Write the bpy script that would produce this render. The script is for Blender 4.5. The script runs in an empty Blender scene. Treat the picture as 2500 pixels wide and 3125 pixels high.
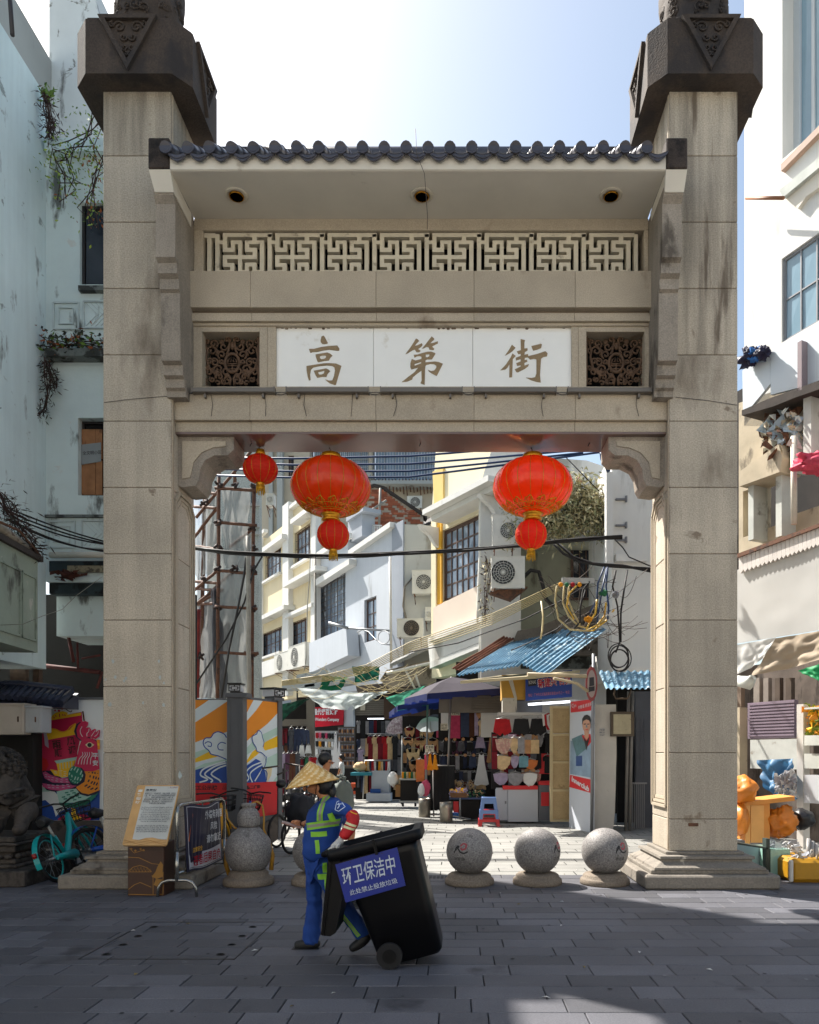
import bpy,bmesh,math,random
from mathutils import Vector,Matrix,noise
from mathutils.geometry import tessellate_polygon
random.seed(7)
R = math.radians
SC = bpy.context.scene
COL = SC.collection
FP,CX,CY,H = 2300.0,1390.0,2300.0,1.6      # focal length, principal point (photo pixels), eye height
# ---- camera, sky, sun, exposure
cam = bpy.data.cameras.new('camera'); camo = bpy.data.objects.new('camera',cam); COL.objects.link(camo)
camo.location = (0,0,H); camo.rotation_euler = (R(90),0,0)
cam.sensor_fit = 'HORIZONTAL'; cam.sensor_width = 36; cam.lens = FP/2500*36
cam.shift_x = -(CX-1250)/2500; cam.shift_y = (CY-1562.5)/2500
cam.clip_start = .05; cam.clip_end = 3000
SC.camera = camo
SUN_AZ,SUN_EL = 50.0,52.0                        # degrees to the left of straight ahead, degrees up
W = bpy.data.worlds.new('World'); SC.world = W; W.use_nodes = True
nt = W.node_tree; bg = nt.nodes['Background']
sky = nt.nodes.new('ShaderNodeTexSky'); sky.sky_type = 'NISHITA'; sky.sun_disc = False
sky.sun_elevation = R(SUN_EL); sky.sun_rotation = R(-SUN_AZ)
sky.dust_density = 2.2; sky.air_density = 1.0; sky.ozone_density = 1.0; sky.altitude = 0
wb = nt.nodes.new('ShaderNodeVectorMath'); wb.operation = 'MULTIPLY'; wb.inputs[1].default_value = (1.02,1.0,.90)   # white balance
nt.links.new(sky.outputs[0],wb.inputs[0]); nt.links.new(wb.outputs[0],bg.inputs[0]); bg.inputs[1].default_value = .10
sl = bpy.data.lights.new('sun','SUN'); sl.energy = 4.8; sl.angle = R(.55); sl.color = (1,.95,.88)
so = bpy.data.objects.new('sun',sl); COL.objects.link(so)
sd = Vector((-math.sin(R(SUN_AZ))*math.cos(R(SUN_EL)),math.cos(R(SUN_AZ))*math.cos(R(SUN_EL)),math.sin(R(SUN_EL))))
so.rotation_euler = sd.to_track_quat('Z','Y').to_euler(); so.location = (-20,20,40)
vs = SC.view_settings; vs.view_transform = 'Standard'; vs.look = 'None'; vs.gamma = 1; vs.use_curve_mapping = False
vs.exposure = 1.3
SC.cycles.max_bounces = 6

# ---- materials
def hexc(h):
    h = h.lstrip('#'); v = [int(h[i:i+2],16)/255 for i in (0,2,4)]
    return tuple((x/12.92 if x <= .04045 else ((x+.055)/1.055)**2.4) for x in v)
_mats = {}
def M(name,col='#808080',rough=.8,var=.15,vs=1.5,bump=0.,bs=60.,spk=0.,metal=0.,dirt=None,dt=.6,ds=1.2,dz=1.,obj=0.,alpha=1.,emit=0.,trans=0.,streak=0.,sub=0.,dirt2=None,dt2=.7,ds2=4.):
    if name in _mats: return _mats[name]
    m = bpy.data.materials.new(name); m.use_nodes = True; t = m.node_tree; N = t.nodes; L = t.links
    b = N['Principled BSDF']; c = hexc(col) if isinstance(col,str) else col
    b.inputs['Roughness'].default_value = rough; b.inputs['Metallic'].default_value = metal
    geo = N.new('ShaderNodeNewGeometry')
    def noi(scale,detail=4,zs=1.,dist=0.):
        mp = N.new('ShaderNodeMapping'); mp.inputs['Scale'].default_value = (1,1,zs); L.new(geo.outputs['Position'],mp.inputs[0])
        n = N.new('ShaderNodeTexNoise'); n.inputs['Scale'].default_value = scale; n.inputs['Detail'].default_value = detail
        n.inputs['Distortion'].default_value = dist; n.inputs['Roughness'].default_value = .6
        L.new(mp.outputs[0],n.inputs[0]); return n
    def mr(src,a,bb,lo,hi):
        r = N.new('ShaderNodeMapRange'); r.inputs[1].default_value = a; r.inputs[2].default_value = bb
        r.inputs[3].default_value = lo; r.inputs[4].default_value = hi; L.new(src,r.inputs[0]); return r.outputs[0]
    rgb = N.new('ShaderNodeRGB'); rgb.outputs[0].default_value = (*c,1); cur = rgb.outputs[0]
    def mul(cur,fac):
        v = N.new('ShaderNodeVectorMath'); v.operation = 'SCALE'; L.new(cur,v.inputs[0]); L.new(fac,v.inputs['Scale']); return v.outputs[0]
    def mix(cur,col2,fac):
        x = N.new('ShaderNodeMix'); x.data_type = 'RGBA'; L.new(fac,x.inputs[0]); L.new(cur,x.inputs[6])
        x.inputs[7].default_value = (*hexc(col2),1); return x.outputs[2]
    if var: cur = mul(cur,mr(noi(vs,5).outputs[0],.3,.7,1-var,1+var))
    if streak: cur = mul(cur,mr(noi(7,4,.06).outputs[0],.35,.65,1-streak,1+streak*.4))
    if obj:
        oi = N.new('ShaderNodeObjectInfo'); cur = mul(cur,mr(oi.outputs['Random'],0,1,1-obj,1+obj))
    if spk: cur = mul(cur,mr(noi(bs,2).outputs[0],.3,.7,1-spk,1+spk))
    if dirt: cur = mix(cur,dirt,mr(noi(ds,8,dz).outputs[0],dt,dt+.09,0,.85))
    if dirt2: cur = mix(cur,dirt2,mr(noi(ds2,8,1,.5).outputs[0],dt2,dt2+.04,0,1))
    L.new(cur,b.inputs['Base Color'])
    if bump:
        bp = N.new('ShaderNodeBump'); bp.inputs['Strength'].default_value = bump; bp.inputs['Distance'].default_value = .01
        L.new(noi(bs,3).outputs[0],bp.inputs['Height']); L.new(bp.outputs[0],b.inputs['Normal'])
    if alpha < 1: b.inputs['Alpha'].default_value = alpha
    if trans: b.inputs['Transmission Weight'].default_value = trans
    if emit: L.new(cur,b.inputs['Emission Color']); b.inputs['Emission Strength'].default_value = emit
    _mats[name] = m; return m
def MT(name,col,t=.4,rough=.8,**k):              # thin cloth or paper that lets light through
    if name in _mats: return _mats[name]
    m = M(name,col,rough,**k); nt = m.node_tree; b = nt.nodes['Principled BSDF']; out = nt.nodes['Material Output']
    tr = nt.nodes.new('ShaderNodeBsdfTranslucent'); mx = nt.nodes.new('ShaderNodeMixShader'); mx.inputs[0].default_value = t
    nt.links.new(b.inputs['Base Color'].links[0].from_socket,tr.inputs[0])
    nt.links.new(b.outputs[0],mx.inputs[1]); nt.links.new(tr.outputs[0],mx.inputs[2]); nt.links.new(mx.outputs[0],out.inputs[0])
    return m

# ---- mesh building
class MB:
    def __init__(s): s.v = []; s.f = []; s.m = []; s.sm = []
    def add(s,vs,fs,mi=0,sm=False):
        o = len(s.v); s.v += [tuple(v) for v in vs]; s.f += [tuple(i+o for i in f) for f in fs]
        s.m += [mi]*len(fs); s.sm += [sm]*len(fs); return s
    def hexa(s,p,mi=0):                             # 8 points, bottom ring then top ring
        return s.add(p,[(3,2,1,0),(4,5,6,7),(0,1,5,4),(1,2,6,5),(2,3,7,6),(3,0,4,7)],mi)
    def box(s,x0,x1,y0,y1,z0,z1,mi=0):
        return s.hexa([(x0,y0,z0),(x1,y0,z0),(x1,y1,z0),(x0,y1,z0),(x0,y0,z1),(x1,y0,z1),(x1,y1,z1),(x0,y1,z1)],mi)
    def cbox(s,x0,x1,y0,y1,z0,z1,c=.01,mi=0):
        cx,cy,cz = (x0+x1)/2,(y0+y1)/2,(z0+z1)/2; hx,hy,hz = (x1-x0)/2,(y1-y0)/2,(z1-z0)/2
        V = {}; vs = []
        for a in (-1,1):
            for b in (-1,1):
                for d in (-1,1):
                    for k in range(3):
                        e = [c,c,c]; e[k] = 0; V[a,b,d,k] = len(vs)
                        vs.append((cx+a*(hx-e[0]),cy+b*(hy-e[1]),cz+d*(hz-e[2])))
        fs = []; q = [(-1,-1),(1,-1),(1,1),(-1,1)]
        for a in (-1,1):
            o = q if a > 0 else q[::-1]
            fs.append([V[a,b,d,0] for b,d in o]); fs.append([V[d,a,b,1] for b,d in o]); fs.append([V[b,d,a,2] for b,d in o])
        for a in (-1,1):
            for b in (-1,1):
                g = a*b > 0
                f = [V[a,b,-1,0],V[a,b,-1,1],V[a,b,1,1],V[a,b,1,0]]; fs.append(f if g else f[::-1])
                f = [V[-1,a,b,1],V[-1,a,b,2],V[1,a,b,2],V[1,a,b,1]]; fs.append(f if g else f[::-1])
                f = [V[b,-1,a,2],V[b,-1,a,0],V[b,1,a,0],V[b,1,a,2]]; fs.append(f if g else f[::-1])
                for d in (-1,1):
                    f = [V[a,b,d,0],V[a,b,d,1],V[a,b,d,2]]; fs.append(f if a*b*d > 0 else f[::-1])
        return s.add(vs,fs,mi)
    def tube(s,pts,r,n=6,mi=0,cap=True,sm=True):
        pts = [Vector(p) for p in pts]; m = len(pts); rr = r if isinstance(r,(list,tuple)) else [r]*m
        vs = []; fs = []; ref = None
        for i,p in enumerate(pts):
            d = (pts[min(i+1,m-1)]-pts[max(i-1,0)])
            if d.length < 1e-9: d = Vector((0,0,1))
            d.normalize()
            if ref is None:
                ref = Vector((0,0,1)) if abs(d.z) < .9 else Vector((1,0,0))
            a = d.cross(ref); a.normalize() if a.length > 1e-6 else None; b = a.cross(d); ref = b
            for k in range(n):
                t = 2*math.pi*k/n; vs.append(p+(a*math.cos(t)+b*math.sin(t))*rr[i])
        for i in range(m-1):
            for k in range(n):
                j = (k+1) % n; fs.append((i*n+k,i*n+j,(i+1)*n+j,(i+1)*n+k))
        s.add(vs,fs,mi,sm)
        if cap:
            o = len(s.v)-len(vs); s.f += [tuple(o+k for k in range(n))[::-1],tuple(o+(m-1)*n+k for k in range(n))]; s.m += [mi]*2; s.sm += [False]*2
        return s
    def lathe(s,prof,cx,cy,n=24,mi=0,sm=True,sx=1,sy=1,a0=0,z0=0):
        vs = [(cx+r*math.cos(a0+2*math.pi*k/n)*sx,cy+r*math.sin(a0+2*math.pi*k/n)*sy,z+z0) for r,z in prof for k in range(n)]
        fs = [(i*n+k,i*n+(k+1) % n,(i+1)*n+(k+1) % n,(i+1)*n+k) for i in range(len(prof)-1) for k in range(n)]
        s.add(vs,fs,mi,sm); o = len(s.v)-len(vs)
        for i,fl in ((0,1),(len(prof)-1,0)):
            if prof[i][0] > 1e-4:
                f = tuple(o+i*n+k for k in range(n)); s.f.append(f[::-1] if fl else f); s.m.append(mi); s.sm.append(False)
        return s
    def ball(s,c,rx,ry=None,rz=None,n=14,k=9,mi=0):
        ry = ry or rx; rz = rz or rx
        pr = [(math.sin(math.pi*i/k),-math.cos(math.pi*i/k)) for i in range(k+1)]; pr[0] = (0.0001,-1); pr[-1] = (.0001,1)
        vs = [(c[0]+r*math.cos(2*math.pi*j/n)*rx,c[1]+r*math.sin(2*math.pi*j/n)*ry,c[2]+z*rz) for r,z in pr for j in range(n)]
        fs = [(i*n+j,i*n+(j+1) % n,(i+1)*n+(j+1) % n,(i+1)*n+j) for i in range(k) for j in range(n)]
        return s.add(vs,fs,mi,True)
    def prism(s,rings,f,d0,d1,mi=0,back=False):  # rings of (a,b); f(a,b,d)->point
        tri = tessellate_polygon([[Vector((a,b,0)) for a,b in r] for r in rings])
        flat = [p for r in rings for p in r]; n = len(flat)
        area = 0
        for t in tri:
            (ax,ay),(bx,by),(cx,cy) = (flat[i] for i in t)
            area += (bx-ax)*(cy-ay)-(cx-ax)*(by-ay)
        s.add([f(a,b,d1) for a,b in flat],[tuple(t) if area > 0 else tuple(t)[::-1] for t in tri],mi)
        if back: s.add([f(a,b,d0) for a,b in flat],[tuple(t)[::-1] if area > 0 else tuple(t) for t in tri],mi)
        if abs(d1-d0) > 1e-6:
            for r in rings:
                m = len(r); vs = [f(a,b,d0) for a,b in r]+[f(a,b,d1) for a,b in r]
                ar = sum(r[i][0]*r[(i+1) % m][1]-r[(i+1) % m][0]*r[i][1] for i in range(m))
                fs = [(i,(i+1) % m,m+(i+1) % m,m+i) for i in range(m)]
                s.add(vs,fs if ar > 0 else [q[::-1] for q in fs],mi)
        return s
    def grid(s,fn,nu,nv,mi=0,sm=True):
        vs = [fn(i/nu,j/nv) for j in range(nv+1) for i in range(nu+1)]
        fs = [(j*(nu+1)+i,j*(nu+1)+i+1,(j+1)*(nu+1)+i+1,(j+1)*(nu+1)+i) for j in range(nv) for i in range(nu)]
        return s.add(vs,fs,mi,sm)

def obj(name,mb,mats,parent=None,kind=None,label=None):
    mats = mats if isinstance(mats,(list,tuple)) else [mats]
    me = bpy.data.meshes.new(name)
    off = Vector((0,0,0)); p = parent
    while p is not None: off += p.location; p = p.parent
    me.from_pydata([(v[0]-off.x,v[1]-off.y,v[2]-off.z) for v in mb.v],[],mb.f)
    for m in mats: me.materials.append(m)
    me.polygons.foreach_set('material_index',[min(i,len(mats)-1) for i in mb.m])
    me.polygons.foreach_set('use_smooth',mb.sm); me.update()
    o = bpy.data.objects.new(name,me); COL.objects.link(o)
    if parent is not None: o.parent = parent
    if kind: o['kind'] = kind
    if label: o['label'] = label
    return o
def tag(o,label,cat,group=None):
    o['label'] = label; o['category'] = cat
    if group: o['group'] = group
    return o
def thing(name,label,cat,loc=(0,0,0),group=None):
    o = bpy.data.objects.new(name,None); COL.objects.link(o); o.location = loc; o.empty_display_size = .2
    return tag(o,label,cat,group)
def dup(o,loc=None,rz=None,label=None,parent=None,scale=None):
    c = o.copy(); COL.objects.link(c)
    if parent is not None: c.parent = parent
    if loc is not None: c.location = loc
    if rz is not None: c.rotation_euler = (0,0,rz)
    if scale is not None: c.scale = scale if isinstance(scale,(tuple,list)) else (scale,)*3
    if label: c['label'] = label
    for ch in list(o.children): dup(ch,parent=c)
    return c

# ---- facades: a vertical plane seen by the camera; t runs to the right, n towards the viewer
class F:
    def __init__(s,ox,oy,ux=1,uy=0):
        l = math.hypot(ux,uy); s.ox,s.oy,s.ux,s.uy = ox,oy,ux/l,uy/l; s.nx,s.ny = s.uy,-s.ux
    def tz(s,px,py,d=0):
        ox,oy = s.ox+s.nx*d,s.oy+s.ny*d; k = (px-CX)/FP
        t = (k*oy-ox)/(s.ux-k*s.uy); return t,H+(CY-py)/FP*(oy+s.uy*t)
    def w(s,t,z,d=0): return (s.ox+s.ux*t+s.nx*d,s.oy+s.uy*t+s.ny*d,z)
    def hit(s,px,py,d=0): t,z = s.tz(px,py,d); return s.w(t,z,d)
    def box(s,mb,t0,t1,z0,z1,d0,d1,mi=0):
        return mb.hexa([s.w(t0,z0,d1),s.w(t1,z0,d1),s.w(t1,z0,d0),s.w(t0,z0,d0),s.w(t0,z1,d1),s.w(t1,z1,d1),s.w(t1,z1,d0),s.w(t0,z1,d0)],mi)
    def pbox(s,mb,px0,px1,pyt,pyb,d0,d1,mi=0,ref=0):   # rectangle; the two heights are read at the left edge (ref=0) or the right (1)
        t0,t1 = s.tz(px0,0,d1)[0],s.tz(px1,0,d1)[0]; p = px1 if ref else px0
        return s.box(mb,t0,t1,s.tz(p,pyb,d1)[1],s.tz(p,pyt,d1)[1],d0,d1,mi)
    def pp(s,mb,rings,d0,d1,mi=0):                  # polygons traced on the facade
        if not isinstance(rings[0][0],(tuple,list)): rings = [rings]
        return mb.prism([[s.tz(x,y,d1) for x,y in r] for r in rings],lambda a,b,d: s.w(a,b,d),d0,d1,mi)
    def bar(s,mb,pts,w,d0,d1,mi=0):               # flat band along facade points (t,z)
        ps = [Vector((a,b)) for a,b in pts]; Lf = []; Rt = []
        for i,p in enumerate(ps):
            d = ps[min(i+1,len(ps)-1)]-ps[max(i-1,0)]; d = d.normalized() if d.length > 1e-9 else Vector((1,0))
            ww = w[i] if isinstance(w,(list,tuple)) else w
            q = Vector((-d.y,d.x))*ww/2; Lf.append(p+q); Rt.append(p-q)
        n = len(ps); vs = [s.w(q.x,q.y,d1) for q in Lf+Rt]
        mb.add(vs,[(i,n+i,n+i+1,i+1) for i in range(n-1)],mi)
        if abs(d1-d0) > .004:
            vb = [s.w(q.x,q.y,d0) for q in Lf+Rt]; o = len(mb.v)-2*n; o2 = len(mb.v)
            mb.v += vb; k = len(mb.f)
            mb.f += [(o+i,o+i+1,o2+i+1,o2+i) for i in range(n-1)]+[(o+n+i+1,o+n+i,o2+n+i,o2+n+i+1) for i in range(n-1)]
            mb.f += [(o,o2,o2+n,o+n),(o+n-1,o+2*n-1,o2+2*n-1,o2+n-1)]
            mb.m += [mi]*(len(mb.f)-k); mb.sm += [False]*(len(mb.f)-k)
        return mb
    def pbar(s,mb,pts,wpx,d0,d1,mi=0):
        q = [s.tz(x,y,d1) for x,y in pts]; Y = s.oy+s.uy*q[0][0]
        w = [a*Y/FP for a in wpx] if isinstance(wpx,(list,tuple)) else wpx*Y/FP
        return s.bar(mb,q,w,d0,d1,mi)
    def text(s,name,body,px,py,hpx,mat,parent,d=.004,wpx=None,ang=0,bold=.0,ext=0,shear=0):
        # lettering centred on a photo point, hpx tall
        t,z = s.tz(px,py,d); Y = s.oy+s.uy*t; sz = hpx*Y/FP
        c = bpy.data.curves.new('t','FONT'); c.body = body; c.size = 1; c.align_x = 'CENTER'; c.align_y = 'CENTER'
        c.offset = bold; c.resolution_u = 2; c.space_line = 1.05
        to = bpy.data.objects.new('t',c); me = evaluated(to); bpy.data.objects.remove(to)
        vs = [v.co.copy() for v in me.vertices]; fs = [tuple(p.vertices) for p in me.polygons]; bpy.data.meshes.remove(me)
        if not vs: return None
        x0,x1 = min(v.x for v in vs),max(v.x for v in vs); y0,y1 = min(v.y for v in vs),max(v.y for v in vs)
        k = sz/max(y1-y0,1e-6); kx = k if not wpx else abs(s.tz(px+wpx/2,py,d)[0]-s.tz(px-wpx/2,py,d)[0])/max(x1-x0,1e-6)
        ca,sa = math.cos(ang),math.sin(ang); mb = MB(); out = []
        for v in vs:
            a,b = (v.x-(x0+x1)/2)*kx,(v.y-(y0+y1)/2)*k; a += shear*b
            out.append(s.w(t+a*ca-b*sa,z+a*sa+b*ca,d))
        mb.add(out,fs); return obj(name,mb,mat,parent)
TMP = bpy.data.scenes.new('scratch')
def evaluated(o):
    TMP.collection.objects.link(o); TMP.view_layers[0].update(); dg = TMP.view_layers[0].depsgraph
    me = bpy.data.meshes.new_from_object(o.evaluated_get(dg)); TMP.collection.objects.unlink(o); return me
def scale_ring(r,x0,y0,k): return [(x0+x*k,y0+y*k) for x,y in r]
def spiral(cx,cy,r0,a0,turns,n=14,k=.15):          # decorative scroll, shrinking
    return [(cx+r0*(1-(1-k)*i/n)*math.cos(a0+turns*2*math.pi*i/n),cy+r0*(1-(1-k)*i/n)*math.sin(a0+turns*2*math.pi*i/n)) for i in range(n+1)]
def catenary(a,b,sag,n=12):
    a,b = Vector(a),Vector(b); return [a.lerp(b,i/n)-Vector((0,0,sag*4*(i/n)*(1-i/n))) for i in range(n+1)]
def leaves(mb,pts,n,size,spread,mi=(0,),droop=.3,long=2.2):
    for i in range(n):
        p = Vector(random.choice(pts))+Vector([random.gauss(0,spread) for _ in range(3)])
        d = Vector((random.gauss(0,1),random.gauss(0,1),random.gauss(-droop,.6))).normalized(); u = d.orthogonal().normalized()
        u.rotate(Matrix.Rotation(random.random()*6.28,3,d)); s = size*random.uniform(.6,1.3)
        mb.add([p,p+d*s*.5+u*s/long*.5,p+d*s,p+d*s*.5-u*s/long*.5],[(0,1,2,3)],random.choice(mi))
# ================= ground =================
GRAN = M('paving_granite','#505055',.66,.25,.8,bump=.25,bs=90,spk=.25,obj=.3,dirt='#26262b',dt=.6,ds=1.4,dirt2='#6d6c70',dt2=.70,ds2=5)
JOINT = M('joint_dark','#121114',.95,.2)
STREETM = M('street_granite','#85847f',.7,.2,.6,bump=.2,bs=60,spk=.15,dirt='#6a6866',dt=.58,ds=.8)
g = MB(); g.add([(-300,-60,-.03),(300,-60,-.03),(300,600,-.03),(-300,600,-.03)],[(0,1,2,3)])
GROUND = obj('ground',g,JOINT,kind='structure')
GP = thing('pavement','x','x',(0,0,0)); del GP['label']; del GP['category']; GP['kind'] = 'structure'
ROWH = .262; y = 3.35; row = 0; xoff = 0; rows = []
def stone(x0,x1,y0,y1,mat=GRAN,dz=0):
    mb = MB(); c = .005; j = .0035; zz = dz+random.uniform(-.0015,.0015)
    mb.add([(x0+j,y0+j,-.03),(x1-j,y0+j,-.03),(x1-j,y1-j,-.03),(x0+j,y1-j,-.03),(x0+j,y0+j,zz-c),(x1-j,y0+j,zz-c),(x1-j,y1-j,zz-c),(x0+j,y1-j,zz-c),
            (x0+j+c,y0+j+c,zz),(x1-j-c,y0+j+c,zz),(x1-j-c,y1-j-c,zz),(x0+j+c,y1-j-c,zz)],
           [(0,1,5,4),(1,2,6,5),(2,3,7,6),(3,0,4,7),(4,5,9,8),(5,6,10,9),(6,7,11,10),(7,4,8,11),(8,9,10,11)])
    return mb
while y < 9.75:
    y1 = y+ROWH
    if y < 7.28 < y1+.02 and row != -1: pass
    L0 = (0-CX)/FP*y1; R0 = (2500-CX)/FP*y1
    x = L0-.5-random.random()*.25; first = True; base = ((row*.2) % .6); x = math.floor((L0-.1)/.6)*.6-.6+base
    while x < R0+.1:
        w = .6 if random.random() < .85 else .3
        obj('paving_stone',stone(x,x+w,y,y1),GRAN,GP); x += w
    if row == 14:
        y1 += .03
    y = y1; row += 1
DRAIN_Y = y
# side and far paving: real geometry joined
def field(name,x0,x1,y0,y1,w,h,mat,ang=0,ox=0,oy=0,j=.006):
    mb = MB(); r = 0; yy = y0; ca,sa = math.cos(ang),math.sin(ang)
    def T(x,y,z): return (ox+x*ca-y*sa,oy+x*sa+y*ca,z)
    while yy < y1:
        xx = x0+(r % 3)*w/3
        while xx < x1:
            z = random.uniform(-.0015,.0015)
            mb.add([T(xx+j,yy+j,z),T(xx+w-j,yy+j,z),T(xx+w-j,yy+h-j,z),T(xx+j,yy+h-j,z)],[(0,1,2,3)])
            xx += w
        yy += h; r += 1
    return obj(name,mb,mat,GP,kind='stuff')
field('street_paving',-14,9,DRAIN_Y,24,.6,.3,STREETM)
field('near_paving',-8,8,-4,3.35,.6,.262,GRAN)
g = MB(); g.add([(-60,24,-.008),(60,24,-.008),(60,90,-.008),(-60,90,-.008)],[(0,1,2,3)])
g.add([(-60,-20,-.008),(-8,-20,-.008),(-8,24,-.008),(-60,24,-.008)],[(3,2,1,0)][::-1]); g.f[-1] = tuple(range(4,8))
g.add([(9.5,-20,-.008),(60,-20,-.008),(60,24,-.008),(9.5,24,-.008)],[(0,1,2,3)])
obj('road_surface',g,STREETM,kind='structure')
# manhole covers and access lids set in the paving
IRON = M('cast_iron','#24262a',.55,.2,3,metal=.5,bump=.2)
mc = thing('manhole_cover','round patterned iron manhole cover in the paving behind the black bin','manhole cover',(-.9,8.1,0))
mx,my = (1120-CX)/FP*8.1,8.05
mb = MB(); mb.lathe([(.30,0),(.30,.006),(.285,.008),(.27,.004),(.0001,.004)],mx,my,32); obj('cover_plate',mb,IRON,mc)
mb = MB()
for r in (.24,.19,.14,.09):
    mb.lathe([(r,.004),(r,.009),(r-.014,.009),(r-.014,.004)],mx,my,28)
obj('rib_pattern',mb,IRON,mc)
ac = thing('access_lid','square access lid of paving stones with inset lifting rings, left foreground','manhole cover',(-2,6.3,0))
LIDE = M('lid_edge','#3c3b3c',.5,.1,metal=.7)
mb = MB()
for (xa,ya),(xb,yb) in (((-2.93,5.86),(-1.72,5.86)),((-2.93,7.15),(-1.72,7.15)),((-2.93,5.86),(-2.93,7.15)),((-1.72,5.86),(-1.72,7.15))):
    mb.box(min(xa,xb)-.004,max(xa,xb)+.004,min(ya,yb)-.004,max(ya,yb)+.004,-.002,.0045)
obj('lid_frame',mb,LIDE,ac)
for hx in (-2.78,-1.87):
    for hy in (6.0,6.3,6.6,6.95):
        mb = MB(); mb.lathe([(.036,.0022),(.036,.005),(.026,.005),(.026,.0022)],hx,hy,14); mb.lathe([(.025,.0024),(.0001,.0024)],hx,hy,14,mi=1)
        obj('lifting_ring',mb,[LIDE,JOINT],ac)

# ================= archway =================
STONE = M('arch_stone','#b0a594',.85,.14,1.1,bump=.4,bs=60,spk=.22,obj=.09,dirt='#695d4f',dt=.58,ds=.9,dz=.35,streak=.12,dirt2='#857766',dt2=.66,ds2=2.2)
STONE2 = M('arch_stone_smooth','#aea18d',.75,.1,1.5,bump=.15,bs=80,spk=.15,obj=.06,dirt='#7b6b58',dt=.62,ds=1.4,dz=.6)
STONEG = M('groove_stone','#76695a',.85,.1)
DARKST = M('dark_stone','#43382f',.85,.25,1.5,bump=.5,bs=45,spk=.25,dirt='#2c2725',dt=.52,ds=1.8,dz=.6)
BASEST = M('base_stone','#7d766c',.85,.22,2.5,bump=.5,bs=40,spk=.15,dirt='#3b352e',dt=.56,ds=2.5,dirt2='#b5aea0',dt2=.66,ds2=3)
WHITEP = M('white_plaster','#d9d3c6',.8,.06,1.5,bump=.1,bs=40,dirt='#94836c',dt=.66,ds=1.6)
SOFFIT = M('soffit_plaster','#d9d3c6',.85,.06,1.2,bump=.08,bs=50,dirt='#8f8575',dt=.66,ds=1)
MARBLE = M('white_marble','#f1f0ea',.3,.04,1.5,dirt='#c9bfa9',dt=.64,ds=2)
INK = M('engraved_brown','#8f7a5c',.8,.15,8,bump=.2,bs=90,spk=.15)
TILE = M('roof_tile_grey','#47464e',.35,.15,8,obj=.15,bump=.1)
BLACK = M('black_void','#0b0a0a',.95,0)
STONES = M('arch_stone_streaked','#aca190',.88,.14,1.1,bump=.4,bs=60,spk=.22,obj=.08,dirt='#5d5042',dt=.555,ds=5,dz=.10,streak=.35,dirt2='#857766',dt2=.64,ds2=2.2)
ARCH = thing('stone_archway','tall stone street gateway with white name panel and grey tiled eave between two square pillars','gateway',(-.43,9.5,0))
FA = F(0,9.2)
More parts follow.
